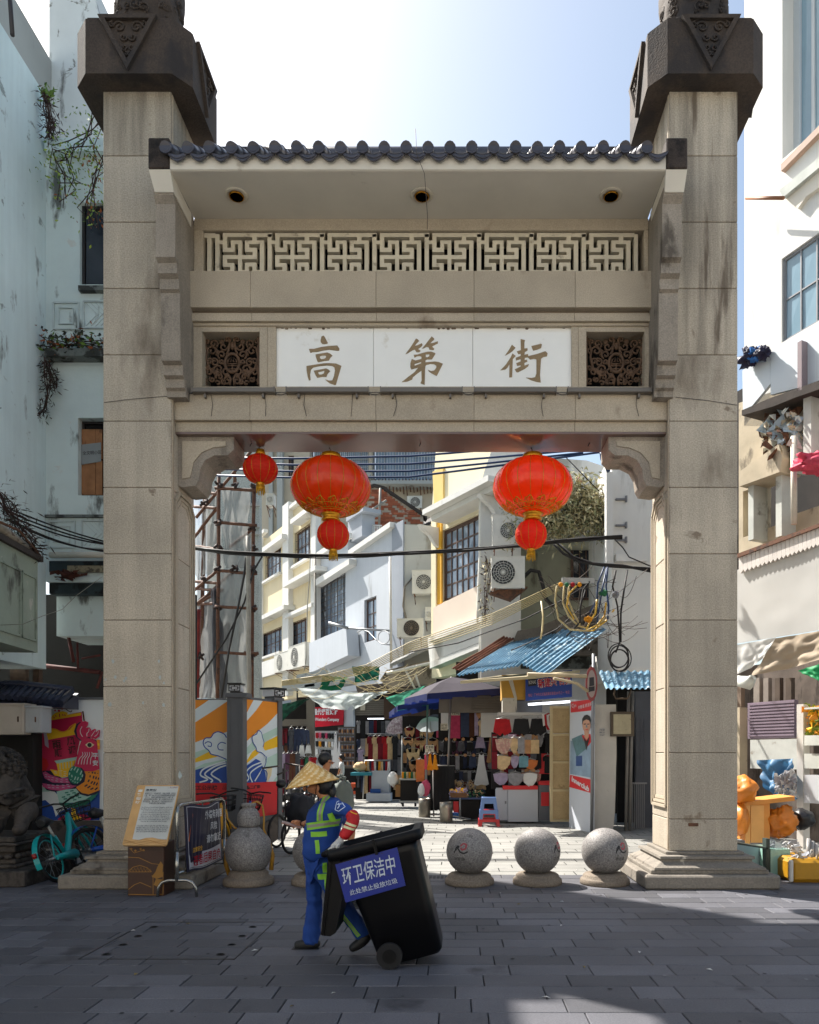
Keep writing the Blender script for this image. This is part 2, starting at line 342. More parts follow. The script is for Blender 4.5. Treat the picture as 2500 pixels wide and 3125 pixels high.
def pillar(cx,inner):          # inner: +1 when the passage is on the right
    a,b = cx-.415,cx+.415; yf,yb = 9.2,10.0
    z = .41; tops = [.8+.81*k for k in range(11)]+[9.7]
    core = MB(); core.box(a+.012,b-.012,yf+.012,yb-.012,.3,9.69); obj('joint_core',core,STONEG,ARCH)
    for zt in tops:
        if zt-z < .05: continue
        mb = MB(); mb.cbox(a,b,yf,yb,z+.004,zt-.004,.006)
        obj('stone_block',mb,STONES if (cx > 0 and zt > 7.2) or zt > 9.5 else STONE,ARCH); z = zt
    # plinth
    def ring(o0,z0,o1,z1,mb):
        p = [(-1,-1),(1,-1),(1,1),(-1,1)]
        lo = [(cx+sx*(.415+o0),9.6+sy*(.4+o0),z0) for sx,sy in p]; hi = [(cx+sx*(.415+o1),9.6+sy*(.4+o1),z1) for sx,sy in p]
        mb.add(lo+hi,[(0,1,5,4),(1,2,6,5),(2,3,7,6),(3,0,4,7),(4,5,6,7)],0)
    mb = MB(); mb.cbox(cx-.415-.38,cx+.415+.38,9.2-.35,10.30,0,.165,.02); obj('plinth_slab',mb,BASEST,ARCH)
    mb = MB(); mb.cbox(cx-.415-.285,cx+.415+.285,9.2-.24,10.22,.165,.215,.008); obj('plinth_step',mb,BASEST,ARCH)
    mb = MB(); ring(.25,.215,.245,.24,mb); ring(.245,.24,.20,.262,mb); ring(.20,.262,.13,.30,mb); ring(.13,.30,.125,.325,mb); ring(.125,.325,.155,.335,mb); ring(.155,.335,.15,.365,mb); ring(.15,.365,.06,.375,mb)
    obj('plinth_moulding',mb,BASEST,ARCH)
    mb = MB(); mb.cbox(cx-.475,cx+.475,9.14,10.06,.375,.41,.006); obj('plinth_cap',mb,BASEST,ARCH)
    # corner strip and recessed side panel on the passage side
    xs = b if inner > 0 else a; s = inner
    mb = MB()
    for d,w_ in ((.0,.02),(.03,.012)):
        mb.box(min(xs,xs+s*.012),max(xs,xs+s*.012),yf+.02+d,yf+.02+d+w_,.42,9.66)
    obj('corner_strip',mb,STONE2,ARCH)
    for zz0,zz1 in ((.95,4.86),):
        for k,(mg,pr) in enumerate(((.10,.03),(.15,.018),(.2,.008))):
            mb = MB(); y0,y1 = yf+mg,yb-mg+.05; w_ = .035; ch = .14
            pts = [(y0,zz0+k*.05),(y0,zz1-k*.05-ch),(y0+ch,zz1-k*.05),(y1-ch,zz1-k*.05),(y1,zz1-k*.05-ch),(y1,zz0+k*.05),(y0,zz0+k*.05)]
            for (ya,za),(yc,zc) in zip(pts,pts[1:]):
                d = Vector((0,yc-ya,zc-za)).normalized(); q = Vector((0,-d.z,d.y))*w_/2
                A = Vector((xs,ya,za)); B = Vector((xs,yc,zc)); e = Vector((s*pr,0,0))
                mb.hexa([A-q,A+q,A+q+e,A-q+e,B-q,B+q,B+q+e,B-q+e])
            obj('panel_moulding',mb,STONE2,ARCH)
    # capital
    pts = []; hx,hy,c = .70,.65,.19
    for sx,sy,fl in ((1,-1,0),(1,1,1),(-1,1,0),(-1,-1,1)):
        q = [(cx+sx*(hx-c),9.6+sy*hy),(cx+sx*hx,9.6+sy*(hy-c))]; pts += q if not fl else q[::-1]
    cap = obj('capital',MB().prism([pts],lambda x,y,d: (x,y,d),9.68,10.33,back=True),DARKST,ARCH)
    tp = obj('capital_band',MB().prism([[(cx+(x-cx)*.97,9.6+(y-9.6)*.97) for x,y in pts]],lambda x,y,d: (x,y,d),10.33,10.36),DARKST,ARCH)
    faces = [F(cx,8.95,1,0),F(cx+inner*.70,9.6,0,1) if inner > 0 else F(cx-.70,9.6,0,-1)]
    if inner < 0: faces.append(F(cx+.70,9.6,0,1))
    for ff in faces:
        tr = MB(); o = [(-.35,10.345),(.35,10.345),(0,9.70)]; i_ = [(-.265,10.30),(.265,10.30),(0,9.81)]
        tr.prism([o[::-1],i_],ff.w,0,.045); obj('triangle_frame',tr,DARKST,ARCH)
        sc = MB()
        for sx in (-1,1):
            for (x_,z_,r_,a_,tn) in ((.10,10.22,.075,0,1.3),(.19,10.25,.04,2,-1.2),(.055,10.10,.05,3,1.2),(.045,9.98,.045,0,-1.2),(.02,9.90,.025,1,1)):
                pp_ = [ff.w(sx*u,v,.012) for u,v in spiral(x_,z_,r_,a_,tn)]
                sc.tube(pp_,.011,5)
        obj('scroll_relief',sc,DARKST,ARCH)
    # carved drum standing on the capital
    dm = MB()
    def drum(u,v):
        a_ = u*2*math.pi; r_ = .40+.02*noise.noise(Vector((math.cos(a_)*3,math.sin(a_)*3,v*4)))+.012*noise.noise(Vector((math.cos(a_)*9,math.sin(a_)*9,v*11)))
        r_ += .015*math.sin(a_*3+v*9)
        return (cx+r_*math.cos(a_),9.6+r_*math.sin(a_),10.34+v*1.4)
    dm.grid(drum,72,40)
    obj('carved_column',dm,DARKST,ARCH)
    rl = MB()
    for k in range(60):
        a_ = random.uniform(math.pi,2*math.pi); z_ = 10.4+random.random()*.7; r_ = random.uniform(.035,.08)
        rl.tube([(cx+(.415)*math.cos(a_+u/.4),9.6+(.415)*math.sin(a_+u/.4),z_+v) for u,v in spiral(0,0,r_,random.random()*6,random.choice((-1.3,1.3)),10)],.011,4)
    obj('cloud_relief',rl,DARKST,ARCH,kind='stuff')
pillar(-3.885,1); pillar(3.03,-1)
XL,XR = -3.47,2.615          # passage faces of the pillars
XC = (XL+XR)/2
def archbox(name,x0,x1,y0,y1,z0,z1,mat=STONE2,c=.006):
    return obj(name,MB().cbox(x0,x1,y0,y1,z0,z1,c),mat,ARCH)
seam = [XL,-.98,.23,XR]      # the beams are pieced from slabs meeting at these joints
def beam(name,y0,y1,z0,z1,x0=XL,x1=XR,mat=STONE2,cuts=(-2.53,-.98,.23,1.48)):
    xs = [x0]+[c for c in cuts if x0 < c < x1]+[x1]
    for a,b in zip(xs,xs[1:]): archbox(name,a+.0015,b-.0015,y0,y1,z0,z1,mat,.004)
beam('lintel_slab',9.28,9.88,5.71,6.04)
beam('lintel_strip',9.33,9.86,5.585,5.708,mat=STONE2)
POL = M('polished_soffit','#7d6a62',.12,.1)
archbox('lintel_soffit',XL,XR,9.335,9.9,5.56,5.584,POL,.003)
# panel zone
FW = F(0,9.42)
iL,iR = -3.27,2.415
beam('upper_beam',9.30,9.8,7.11,7.56,iL-.07,iR+.07)
beam('moulding_strip',9.36,9.8,6.975,7.075,iL-.04,iR+.04)
archbox('moulding_shadow_gap',iL,iR,9.39,9.8,7.073,7.112,STONEG,.002)
archbox('moulding_under',iL,iR,9.40,9.8,6.94,6.973,STONE2,.002)
# frieze: frame, dark back, fret
tf = lambda px: FW.tz(px,0)[0]
fz = lambda py: FW.tz(0,py)[1]
archbox('frieze_top',iL,iR,9.42,9.8,fz(702),8.29)
archbox('frieze_side',iL,tf(620),9.42,9.8,7.558,fz(702)-.001)
archbox('frieze_side',tf(1966),iR,9.42,9.8,7.558,fz(702)-.001)
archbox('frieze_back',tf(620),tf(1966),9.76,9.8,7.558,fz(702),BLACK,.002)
FRETM = M('fret_white','#c9c0ab',.85,.12,4,bump=.3,bs=50,dirt='#7b6d5b',dt=.62,ds=5)
unit = [(0,90,55,580),(55,170,100,215),(100,125,155,262),(100,262,255,315),(205,215,255,262),(205,170,300,215),(300,170,350,580),(100,75,747,125),
        (487,125,545,170),(390,170,640,215),(390,215,445,262),(390,262,545,315),(490,315,545,355),(100,355,300,405),(350,355,545,405),(100,405,155,455),(100,455,250,505),
        (195,505,250,580),(55,545,195,580),(585,215,640,580),(540,545,585,580),(487,500,540,580),(390,450,540,500),(390,500,440,580),(350,545,390,580)]
kz = 400/1725
FF = F(0,9.5)
fx = lambda x: FF.tz(610+x*kz,0)[0]
zt_,zb_ = fz(704),fz(826); fy = lambda y: zb_+(580-y)/505*(zt_-zb_)
for i in range(8):
    mb = MB()
    for (x0,y0,x1,y1) in unit:
        if i == 7 and x1 == 747: x1 = 692
        x0 += 215+i*692*.992; x1 += 215+i*692*.992
        mb.box(fx(x0),fx(x1),9.46,9.56,fy(y1),fy(y0))
    obj('fret_panel',mb,FRETM,ARCH)
mb = MB(); mb.box(fx(55),fx(214),9.462,9.558,fy(135),fy(78)); mb.box(fx(110),fx(165),9.462,9.558,fy(580),fy(135)); obj('fret_end',mb,FRETM,ARCH)
mb = MB(); x_ = 215+8*692*.992; mb.box(fx(x_),fx(x_+50),9.462,9.558,fy(580),fy(90)); mb.box(fx(x_-16),fx(x_),9.463,9.557,fy(125),fy(80)); obj('fret_end',mb,FRETM,ARCH)
# name panel and carved screens
FPn = F(0,9.43)
pz0,pz1 = fz(1187),fz(985)
archbox('panel_back',iL,iR,9.74,9.78,pz0,6.94,BLACK)
for a,b in ((584,617),(792,816),(816.6,842),(1745,1765),(1765.6,1790),(1968,1995)):
    archbox('frame_upright',tf(a),tf(b),9.42,9.78,pz0-.1,fz(990),STONE2,.004)
for a,b in ((617,792),(1790,1968)):
    archbox('frame_head',tf(a),tf(b),9.422,9.74,fz(1012),fz(985),STONE2,.004)
archbox('ledge',iL,iR,9.36,9.8,6.04,fz(1185)-.004,STONE2)
FM = F(0,9.46)
pcuts = [842,1140,1443,1745]
for k,(a,b) in enumerate(zip(pcuts,pcuts[1:])):
    archbox('marble_panel',FM.tz(a,0)[0]+.002,FM.tz(b,0)[0]-.002,9.46,9.7,FM.tz(0,1192)[1],FM.tz(0,1000)[1],MARBLE,.003)
# broken mortar line above the panels
MORT = M('old_mortar','#6d5c50',.95,.3,9,bump=.6,bs=30,dirt='#b8ad9c',dt=.55,ds=9)
mb = MB()
for k in range(64):
    xx = 842+k*14.1; ww = random.uniform(8,15); hh = random.choice((0,0,0,4))+random.uniform(0,3)
    mb.cbox(FM.tz(xx,0)[0],FM.tz(xx+ww,0)[0],9.445,9.6,FM.tz(0,1000+hh)[1],FM.tz(0,990)[1]+.03,.008)
obj('mortar_line',mb,MORT,ARCH,kind='stuff')
K = 200/1725
gao = [[[(685,380),(675,340),(700,230),(750,205),(785,235),(870,400),(840,420),(770,430),(720,420)]],
 [[(370,555),(500,555),(700,505),(880,480),(1115,465),(1170,540),(1170,595),(1130,605),(900,575),(750,595),(580,635),(460,640),(420,660),(400,650)]],
 [[(545,700),(850,650),(930,680),(990,730),(940,780),(895,860),(780,870),(620,905),(590,880),(550,760)],[(660,750),(720,730),(800,730),(822,750),(815,790),(770,820),(690,825),(660,790)]],
 [[(305,1005),(560,965),(760,935),(900,930),(1080,940),(1225,1000),(1080,1500),(1040,1505),(920,1460),(850,1410),(800,1360),(900,1390),(985,1385),(1030,1270),(1055,1130),(1040,1040),(980,1000),(850,990),(640,1010),(480,1045),(425,1100),(400,1230),(415,1370),(370,1385),(340,1300),(310,1130)]],
 [[(495,1130),(820,1070),(880,1095),(930,1140),(860,1210),(830,1295),(730,1290),(590,1315),(545,1250)],[(615,1165),(780,1130),(765,1200),(700,1230),(640,1230),(615,1190)]]]
di = [[[(325,690),(460,510),(550,370),(600,285),(640,295),(685,345),(610,420),(570,475),(640,460),(755,405),(775,450),(740,500),(655,560),(725,605),(690,640),(620,640),(590,610),(575,570),(510,590),(430,640),(370,680)]],
 [[(760,550),(880,400),(1015,225),(1080,280),(1080,310),(1010,370),(975,410),(1060,395),(1175,355),(1180,410),(1130,430),(1025,490),(1085,555),(1060,585),(960,575),(930,510),(880,500),(800,540)]],
 [[(540,710),(640,705),(780,660),(900,630),(1000,625),(1110,665),(1110,690),(1060,770),(1020,830),(900,830),(855,850),(850,910),(1100,885),(1200,900),(1310,945),(1150,1265),(1110,1250),(1000,1190),(945,1150),(915,1105),(1000,1140),(1080,1125),(1130,1060),(1140,1000),(1080,955),(980,950),(880,975),(850,1000),(840,1100),(830,1500),(720,1460),(750,1390),(745,1132),(738,1130),(640,1200),(520,1300),(500,1360),(370,1415),(225,1430),(400,1290),(560,1170),(660,1050),(560,1070),(480,1095),(455,1040),(455,930),(490,820),(590,860),(745,820),(745,760),(700,740),(620,750),(565,785)],
  [(860,700),(955,692),(950,750),(900,778),(858,772)],[(565,950),(740,897),(732,938),(565,1000)]]]
jie = [[[(355,735),(470,570),(540,445),(635,525),(560,610),(460,680)]],
 [[(235,1120),(380,970),(500,790),(555,675),(640,740),(565,820),(560,950),(545,1300),(470,1305),(475,960),(420,1050),(370,1095)]],
 [[(770,295),(885,325),(868,400),(868,545),(950,535),(955,590),(880,640),(870,710),(960,690),(975,745),(1200,690),(1420,615),(1480,670),(1465,750),(1370,765),(1310,810),(1295,1000),(1280,1250),(1300,1440),(1180,1420),(1050,1380),(910,1310),(1060,1320),(1150,1300),(1185,1200),(1185,830),(1120,815),(1020,835),(985,800),(960,775),(880,790),(875,850),(940,840),(945,890),(870,920),(870,995),(990,955),(970,1010),(880,1080),(700,1170),(660,1165),(615,1095),(700,1055),(775,1015),(770,985),(680,1000),(655,930),(770,885),(770,820),(650,860),(640,790),(770,740),(770,680),(710,695),(670,620),(775,590)]],
 [[(1055,480),(1310,420),(1330,440),(1310,530),(1200,575),(1100,600),(1080,560)]]]
for glyph,x0,ex in ((gao,900,.0),(di,1200,0),(jie,1500,0)):
    mb = MB()
    for rings in glyph: FM.pp(mb,[scale_ring(r,x0,1000,K) for r in rings],0,.006)
    obj('street_name_character',mb,INK,ARCH)
# pierced scroll screens
RUSTC = M('screen_brown','#5a4330',.7,.25,6,bump=.3,bs=40)
FS = F(0,9.56)
def screen(pxa):
    mb = MB(); k = 250/1725
    def q(x,y): t,z = FS.tz(pxa+(x-180)*k*1.0,990+y*k); return FS.w(t,z,0)
    rnd = random.Random(3)
    for x,y,r,a,tn in [(640,470,90,0,1.1),(430,410,95,1,-1.2),(300,370,60,2,1.2),(400,560,110,3,1.2),(270,540,70,1.5,.6),(600,640,95,2,1.2),(720,330,60,0,-1),(450,800,90,4,1.3),(350,780,70,0,-1.2),(590,800,60,1,-1.2),
              (530,940,90,3.2,1.1),(350,1010,95,0,-1.1),(260,930,60,3,1.1),(560,1010,60,2,1.4),(690,980,80,1.5,.9),(260,1190,70,1,1.2),(400,1160,60,4,-1.3),(560,1110,80,3,1),(720,1190,90,5,-1.2),(520,1240,60,3.5,.9),(640,1200,60,1,1.3)]:
        for sx in (0,1):
            pts = spiral(x,y,r,a,tn,14,.2)
            if sx: pts = [(1640-u,v) for u,v in pts]
            mb.tube([q(min(max(u,190),1400),min(max(v,215),1285)) for u,v in pts],.0135,5)
    for p in ([(700,240),(780,330),(740,560),(700,640)],[(215,300),(300,560),(270,700),(340,950),(460,1050),(480,1150)],[(720,1030),(790,1150),(770,1280)],[(380,450),(520,560),(480,660)],[(440,900),(430,1000),(560,1100)]):
        mb.tube([q(*u) for u in p],.017,5); mb.tube([q(1640-u[0],u[1]) for u in p],.017,5)
    mb.tube([q(820+150*math.cos(a),815+195*math.sin(a)) for a in [i*math.pi/12 for i in range(25)]],.02,6)
    for p in ([(715,830),(925,830)],[(690,870),(950,870)],[(820,830),(820,1000)],[(715,830),(740,740),(800,690),(800,780),(770,780)],[(925,830),(900,740),(845,690),(845,780),(870,780)],[(740,935),(900,935)],[(740,935),(770,975),(870,975),(900,935)]):
        mb.tube([q(*u) for u in p],.011,4)
    mb.ball(q(825,460),.03,.03,.05)
    for sx,y in ((600,370),(1040,370),(490,1010),(1150,1010),(710,1080),(930,1080)): mb.ball(q(sx,y),.035,.02,.035,8,5)
    obj('scroll_screen',mb,RUSTC,ARCH)
    fr = MB(); a,b = q(175,210),q(1400,1290)
    fr.box(a[0]-.02,a[0]+.02,9.53,9.6,b[2],a[2]); fr.box(b[0]-.02,b[0]+.02,9.53,9.6,b[2],a[2]); fr.box(a[0]-.02,b[0]+.02,9.531,9.601,a[2],a[2]+.04)
    obj('screen_frame',fr,RUSTC,ARCH)
screen(616); screen(1788)
# eave: end blocks, fascia, soffit, lights, tiles
for x0,x1 in ((-3.50,-3.26),(2.405,2.645)):
    obj('eave_end_block',MB().cbox(x0,x1,8.58,9.25,8.27,8.62,.012),M('mossy_stone','#3b322c',.9,.3,4,bump=.5,bs=60,spk=.3,dirt='#15110f',dt=.5,ds=5),ARCH)
    obj('bracket_cap',MB().hexa([(x0+.02,8.72,8.10),(x1,8.72,8.10),(x1,9.3,8.10),(x0+.02,9.3,8.10),(x0,8.6,8.268),(x1+.002,8.6,8.268),(x1+.002,9.3,8.268),(x0,9.3,8.268)]),SOFFIT,ARCH)
xi0,xi1 = -3.258,2.403
mb = MB(); mb.add([(xi0,8.62,8.262),(xi1,8.62,8.262),(xi1,9.43,8.285),(xi0,9.43,8.285)],[(3,2,1,0)])
mb.add([(xi0,8.60,8.27),(xi1,8.60,8.27),(xi1,8.60,8.44),(xi0,8.60,8.44)],[(0,1,2,3)],1)
mb.add([(xi0,8.60,8.27),(xi1,8.60,8.27),(xi1,8.62,8.262),(xi0,8.62,8.262)],[(3,2,1,0)],1)
mb.add([(xi0,8.60,8.44),(xi1,8.60,8.44),(xi1,9.6,9.13),(xi0,9.6,9.13),(xi1,10.6,8.44),(xi0,10.6,8.44),(xi1,10.6,8.27),(xi0,10.6,8.27)],[(0,1,2,3),(3,2,4,5),(5,4,6,7)],1)
obj('eave',mb,[SOFFIT,WHITEP],ARCH)
RIM = M('lamp_rim','#c4bcab',.5,.1); BRASS = M('brass','#b07a22',.25,.1,metal=.9); LENS = M('lamp_lens','#262320',.2,0)
for px in (722,1288,1865):
    F1 = F(0,9.0); t,_ = F1.tz(px,0); zc = 8.272
    pl = MB(); pl.lathe([(.135,0),(.135,-.01),(.12,-.018),(.092,-.018),(.088,.02)],t,9.0,24,z0=zc); rim = obj('ceiling_light',pl,RIM,ARCH)
    b2 = MB(); b2.lathe([(.088,-.012),(.084,-.03),(.078,-.03),(.074,-.02)],t,9.0,20,z0=zc); obj('brass_ring',b2,BRASS,rim)
    b3 = MB(); b3.lathe([(.076,-.026),(.0001,-.026)],t,9.0,20,z0=zc); obj('lens',b3,LENS,rim)
n_t = 23; x_ = (575-CX)/FP*8.55-.249; slope = .64
proto = None
dproto = None
for k in range(n_t):
    x = x_+k*.2475
    if x > 2.41: break
    if proto is None:
        mb = MB(); c0 = Vector((x,8.52,8.455))
        for i in range(5):
            a = c0+Vector((0,.27*i,.27*i*slope)); b = c0+Vector((0,.27*(i+1)+.01,.27*(i+1)*slope))
            r0 = .064; mb.tube([a,b],[r0,r0*.93],12)
        mb.tube([c0+Vector((0,-.006,0)),c0+Vector((0,.012,0))],.067,14); mb.tube([c0+Vector((0,-.01,0)),c0],.048,14)
        proto = obj('round_tile',mb,TILE,ARCH)
        mb = MB(); cx_ = x+.124; pts = [(cx_-.125+.25*i/10,8.43-.045*math.sin(math.pi*i/10)) for i in range(11)]
        low = [(cx_+.11,8.40),(cx_+.075,8.36),(cx_+.03,8.325),(cx_,8.315),(cx_-.03,8.325),(cx_-.075,8.36),(cx_-.11,8.40)]
        mb.prism([(pts+low)[::-1]],lambda a,b,d: (a,8.56-d,b),0,.025,back=True)
        for i in range(6):
            for s_ in range(8):
                a0 = (cx_-.125+.25*s_/8,8.44-.045*math.sin(math.pi*s_/8)); a1 = (cx_-.125+.25*(s_+1)/8,8.44-.045*math.sin(math.pi*(s_+1)/8))
                y0,y1 = .25*i,.25*(i+1)
                mb.add([(a0[0],8.54+y0,a0[1]+y0*slope),(a1[0],8.54+y0,a1[1]+y0*slope),(a1[0],8.54+y1,a1[1]+y1*slope-.02),(a0[0],8.54+y1,a0[1]+y1*slope-.02)],[(0,1,2,3)])
        rings = [(cx_-.075+.15*i/8,8.375-.03*math.sin(math.pi*i/8)) for i in range(9)]
        mb.tube([(a,8.53,b) for a,b in rings],.006,4)
        dproto = obj('drip_tile',mb,TILE,ARCH); px0 = x
    else:
        c = proto.copy(); COL.objects.link(c); c.parent = ARCH; c.location = (x-px0,random.uniform(-.006,.006),0)
        if x < 2.3: c = dproto.copy(); COL.objects.link(c); c.parent = ARCH; c.location = (x-px0,random.uniform(-.004,.004),0)
mb = MB(); mb.tube([(xi0,9.6,9.2),(xi1,9.6,9.2)],.11,10); obj('ridge_roll',mb,TILE,ARCH)
# stepped brackets on both sides of the panel
BRK = M('bracket_stone','#958b7e',.9,.14,2,bump=.5,bs=60,spk=.2,streak=.14,dirt='#4c443b',dt=.57,ds=2.2,dz=.5)
for x0,x1 in ((-3.50,-3.272),(2.417,2.645)):
    prof = [(9.85,8.27),(8.72,8.27),(8.74,8.08),(8.80,8.02),(8.80,7.48),(8.80,7.40),(8.86,7.37),(8.86,7.25),(8.92,7.22),(8.92,7.1),(8.96,7.08),(8.95,6.92),(8.97,6.28),(9.04,6.26),(9.04,6.14),(9.10,6.12),(9.10,6.02),(9.15,6.0),(9.15,5.93),(9.85,5.93)]
    cy = lambda a,b,d: (d,a,b)
    obj('stepped_bracket',MB().prism([prof],cy,x1,x0,back=True),BRK,ARCH)
# corbels in the corners of the opening
for s,xw in ((1,XL),(-1,XR)):
    cv = [(0,5.56),(.70,5.56),(.70,5.40),(.62,5.33),(.46,5.33),(.34,5.27),(.28,5.16),(.26,5.02),(.22,4.95),(.06,4.93),(0,4.95)]
    pts = [(xw+s*a,b) for a,b in cv]
    obj('corbel',MB().prism([pts],lambda a,b,d: (a,d,b),9.9,9.42,back=True),BRK,ARCH)
    cv2 = [(.06,5.50),(.60,5.50),(.60,5.44),(.44,5.42),(.30,5.36),(.20,5.24),(.16,5.05),(.06,5.03)]
    obj('corbel_relief',MB().prism([[(xw+s*a,b) for a,b in cv2]],lambda a,b,d: (a,d,b),9.42,9.405,back=True),STONE2,ARCH)
# light bars under the panel
ALU = M('light_bar_grey','#6d675f',.45,.1,metal=.3)
for a,b in ((585,838),(872,1125),(1160,1412),(1446,1699),(1733,1990)):
    Fb = F(0,9.2); t0,z0 = Fb.tz(a,1196); t1,z1 = Fb.tz(b,1181)
    lb = obj('light_bar',MB().cbox(t0,t1,9.2,9.27,z0,z1,.008),ALU,ARCH)
    mb = MB()
    for t in (t0+.15,t1-.15): mb.box(t-.012,t+.012,9.23,9.36,z0-.05,z0+.0)
    for t in (t0,t1-.01): mb.box(t,t+.012,9.19,9.28,z0-.005,z1+.005)
    obj('bar_clip',mb,ALU,lb,kind='stuff')
WIRE = M('wire_dark','#1b1715',.7,0); WIREB = M('wire_brown','#4a3f35',.7,0)
mb = MB()
for a,b,sg in ((500,620,.02),(600,860,.012),(835,878,.03),(860,1150,.012),(1122,1165,.03),(1150,1440,.01),(1410,1450,.03),(1440,1730,.012),(1697,1738,.03),(1730,1995,.012)):
    mb.tube(catenary(F(0,9.26).hit(a,1197),F(0,9.26).hit(b,1197),sg,8),.004,4)
for x in (643,806,931,1076,1205,1660,1945):
    mb.tube([F(0,9.265).hit(x,1198),F(0,9.265).hit(x+random.uniform(-8,8),1235),F(0,9.265).hit(x+random.uniform(-5,5),1270)],.003,4)
obj('light_wiring',mb,WIRE,ARCH,kind='stuff')
mb = MB(); mb.tube([F(0,8.5).hit(x,y) for x,y in ((1268,392),(1272,470),(1296,530),(1305,660),(1304,700))],.0035,4)
obj('stray_wire',mb,WIREB,ARCH)
# ================= helpers for buildings =================
GLASS = M('window_glass','#7f8fa0',.08,.2,1.0)
GLASSD = M('window_glass_dark','#2b2f38',.1,.3,1.5)
FRAMEB = M('window_frame_brown','#4a3329',.5,.1)
FRAMEG = M('window_frame_grey','#6e6f72',.5,.1)
WHITEW = M('white_wall','#d3d2cd',.85,.07,.5,bump=.15,bs=30,dirt='#97938a',dt=.61,ds=.9,dz=.25,streak=.03,dirt2='#7d7467',dt2=.7,ds2=2.5)
GREYW = M('pale_grey_wall','#b9bfc6',.85,.06,.5,dirt='#8b8e90',dt=.62,ds=1,dz=.25,streak=.03,dirt2='#77746c',dt2=.7,ds2=2)
CREAMW = M('cream_wall','#d8c9a6',.85,.06,.5,dirt='#a8987a',dt=.62,ds=1,dz=.25,streak=.03)
YELLOWW = M('yellow_wall','#d9a22c',.8,.08,1)
def wall(Fr,outer,holes,mat,parent,name='wall',d0=-.25,d1=0.,extra=None):
    """outer: polygon in photo pixels; holes: (left, right, top, bottom) with both heights read at the left edge"""
    ro = [Fr.tz(x,y,d1) for x,y in outer]; hs = []
    for (a,b,t,bt) in holes:
        t0,zt = Fr.tz(a,t,d1); zb = Fr.tz(a,bt,d1)[1]; t1 = Fr.tz(b,0,d1)[0]
        hs.append([(t0,zb),(t1,zb),(t1,zt),(t0,zt)])
    return obj(name,MB().prism([ro]+hs,lambda a,b,d: Fr.w(a,b,d),d0,d1),mat,parent),hs
def window(Fr,parent,h,cols,rows,fm=None,gm=None,rec=-.13,fw=.05,bars=0,barm=None,name='window',sill=None,open_=False):
    (t0,zb),(t1,_),(_,zt) = h[0],h[1],h[2]
    fm = fm or FRAMEB; gm = gm or GLASS
    mb = MB(); Fr.box(mb,t0,t0+fw,zb,zt,rec-.04,rec+.02); Fr.box(mb,t1-fw,t1,zb,zt,rec-.04,rec+.02)
    Fr.box(mb,t0+fw,t1-fw,zb,zb+fw,rec-.04,rec+.02); Fr.box(mb,t0+fw,t1-fw,zt-fw,zt,rec-.04,rec+.02)
    W_ = t1-t0-2*fw; H_ = zt-zb-2*fw; m = fw*.5
    for i in range(1,cols): Fr.box(mb,t0+fw+W_*i/cols-m/2,t0+fw+W_*i/cols+m/2,zb+fw,zt-fw,rec-.03,rec+.015)
    for j in range(1,rows): Fr.box(mb,t0+fw,t1-fw,zb+fw+H_*j/rows-m/2,zb+fw+H_*j/rows+m/2,rec-.028,rec+.012)
    w = obj(name,mb,fm,parent)
    for i in range(cols):
        for j in range(rows):
            p = MB(); a = random.uniform(-.006,.006)
            x0,x1 = t0+fw+W_*i/cols+m/2,t0+fw+W_*(i+1)/cols-m/2; z0,z1 = zb+fw+H_*j/rows+m/2,zb+fw+H_*(j+1)/rows-m/2
            p.add([Fr.w(x0,z0,rec-.01+a),Fr.w(x1,z0,rec-.01-a),Fr.w(x1,z1,rec-.01),Fr.w(x0,z1,rec-.01)],[(0,1,2,3)])
            obj('pane',p,gm,w)
    if bars:
        b = MB()
        for i in range(bars+1):
            tt = t0+(t1-t0)*i/bars; b.tube([Fr.w(tt,zb,rec+.09),Fr.w(tt,zt,rec+.09)],.011,4,cap=False)
        nb = max(3,int((zt-zb)/.35))
        for j in range(nb+1):
            zz = zb+(zt-zb)*j/nb; b.tube([Fr.w(t0,zz,rec+.09),Fr.w(t1,zz,rec+.09)],.012,4,cap=False)
        obj('security_bars',b,barm or fm,w)
    if sill:
        s = MB(); Fr.box(s,t0-.1,t1+.1,zb-.1,zb-.002,-.05,sill); obj('sill',s,WHITEW,w)
    return w
ACW = M('air_con_white','#cfcdc4',.5,.08,3,dirt='#8b8373',dt=.66,ds=4)
ACD = M('air_con_dark','#2e3030',.5,0); RUSTM = M('rusty_steel','#6b4630',.8,.3,8,bump=.3,bs=40,dirt='#3a2a22',dt=.5,ds=8)
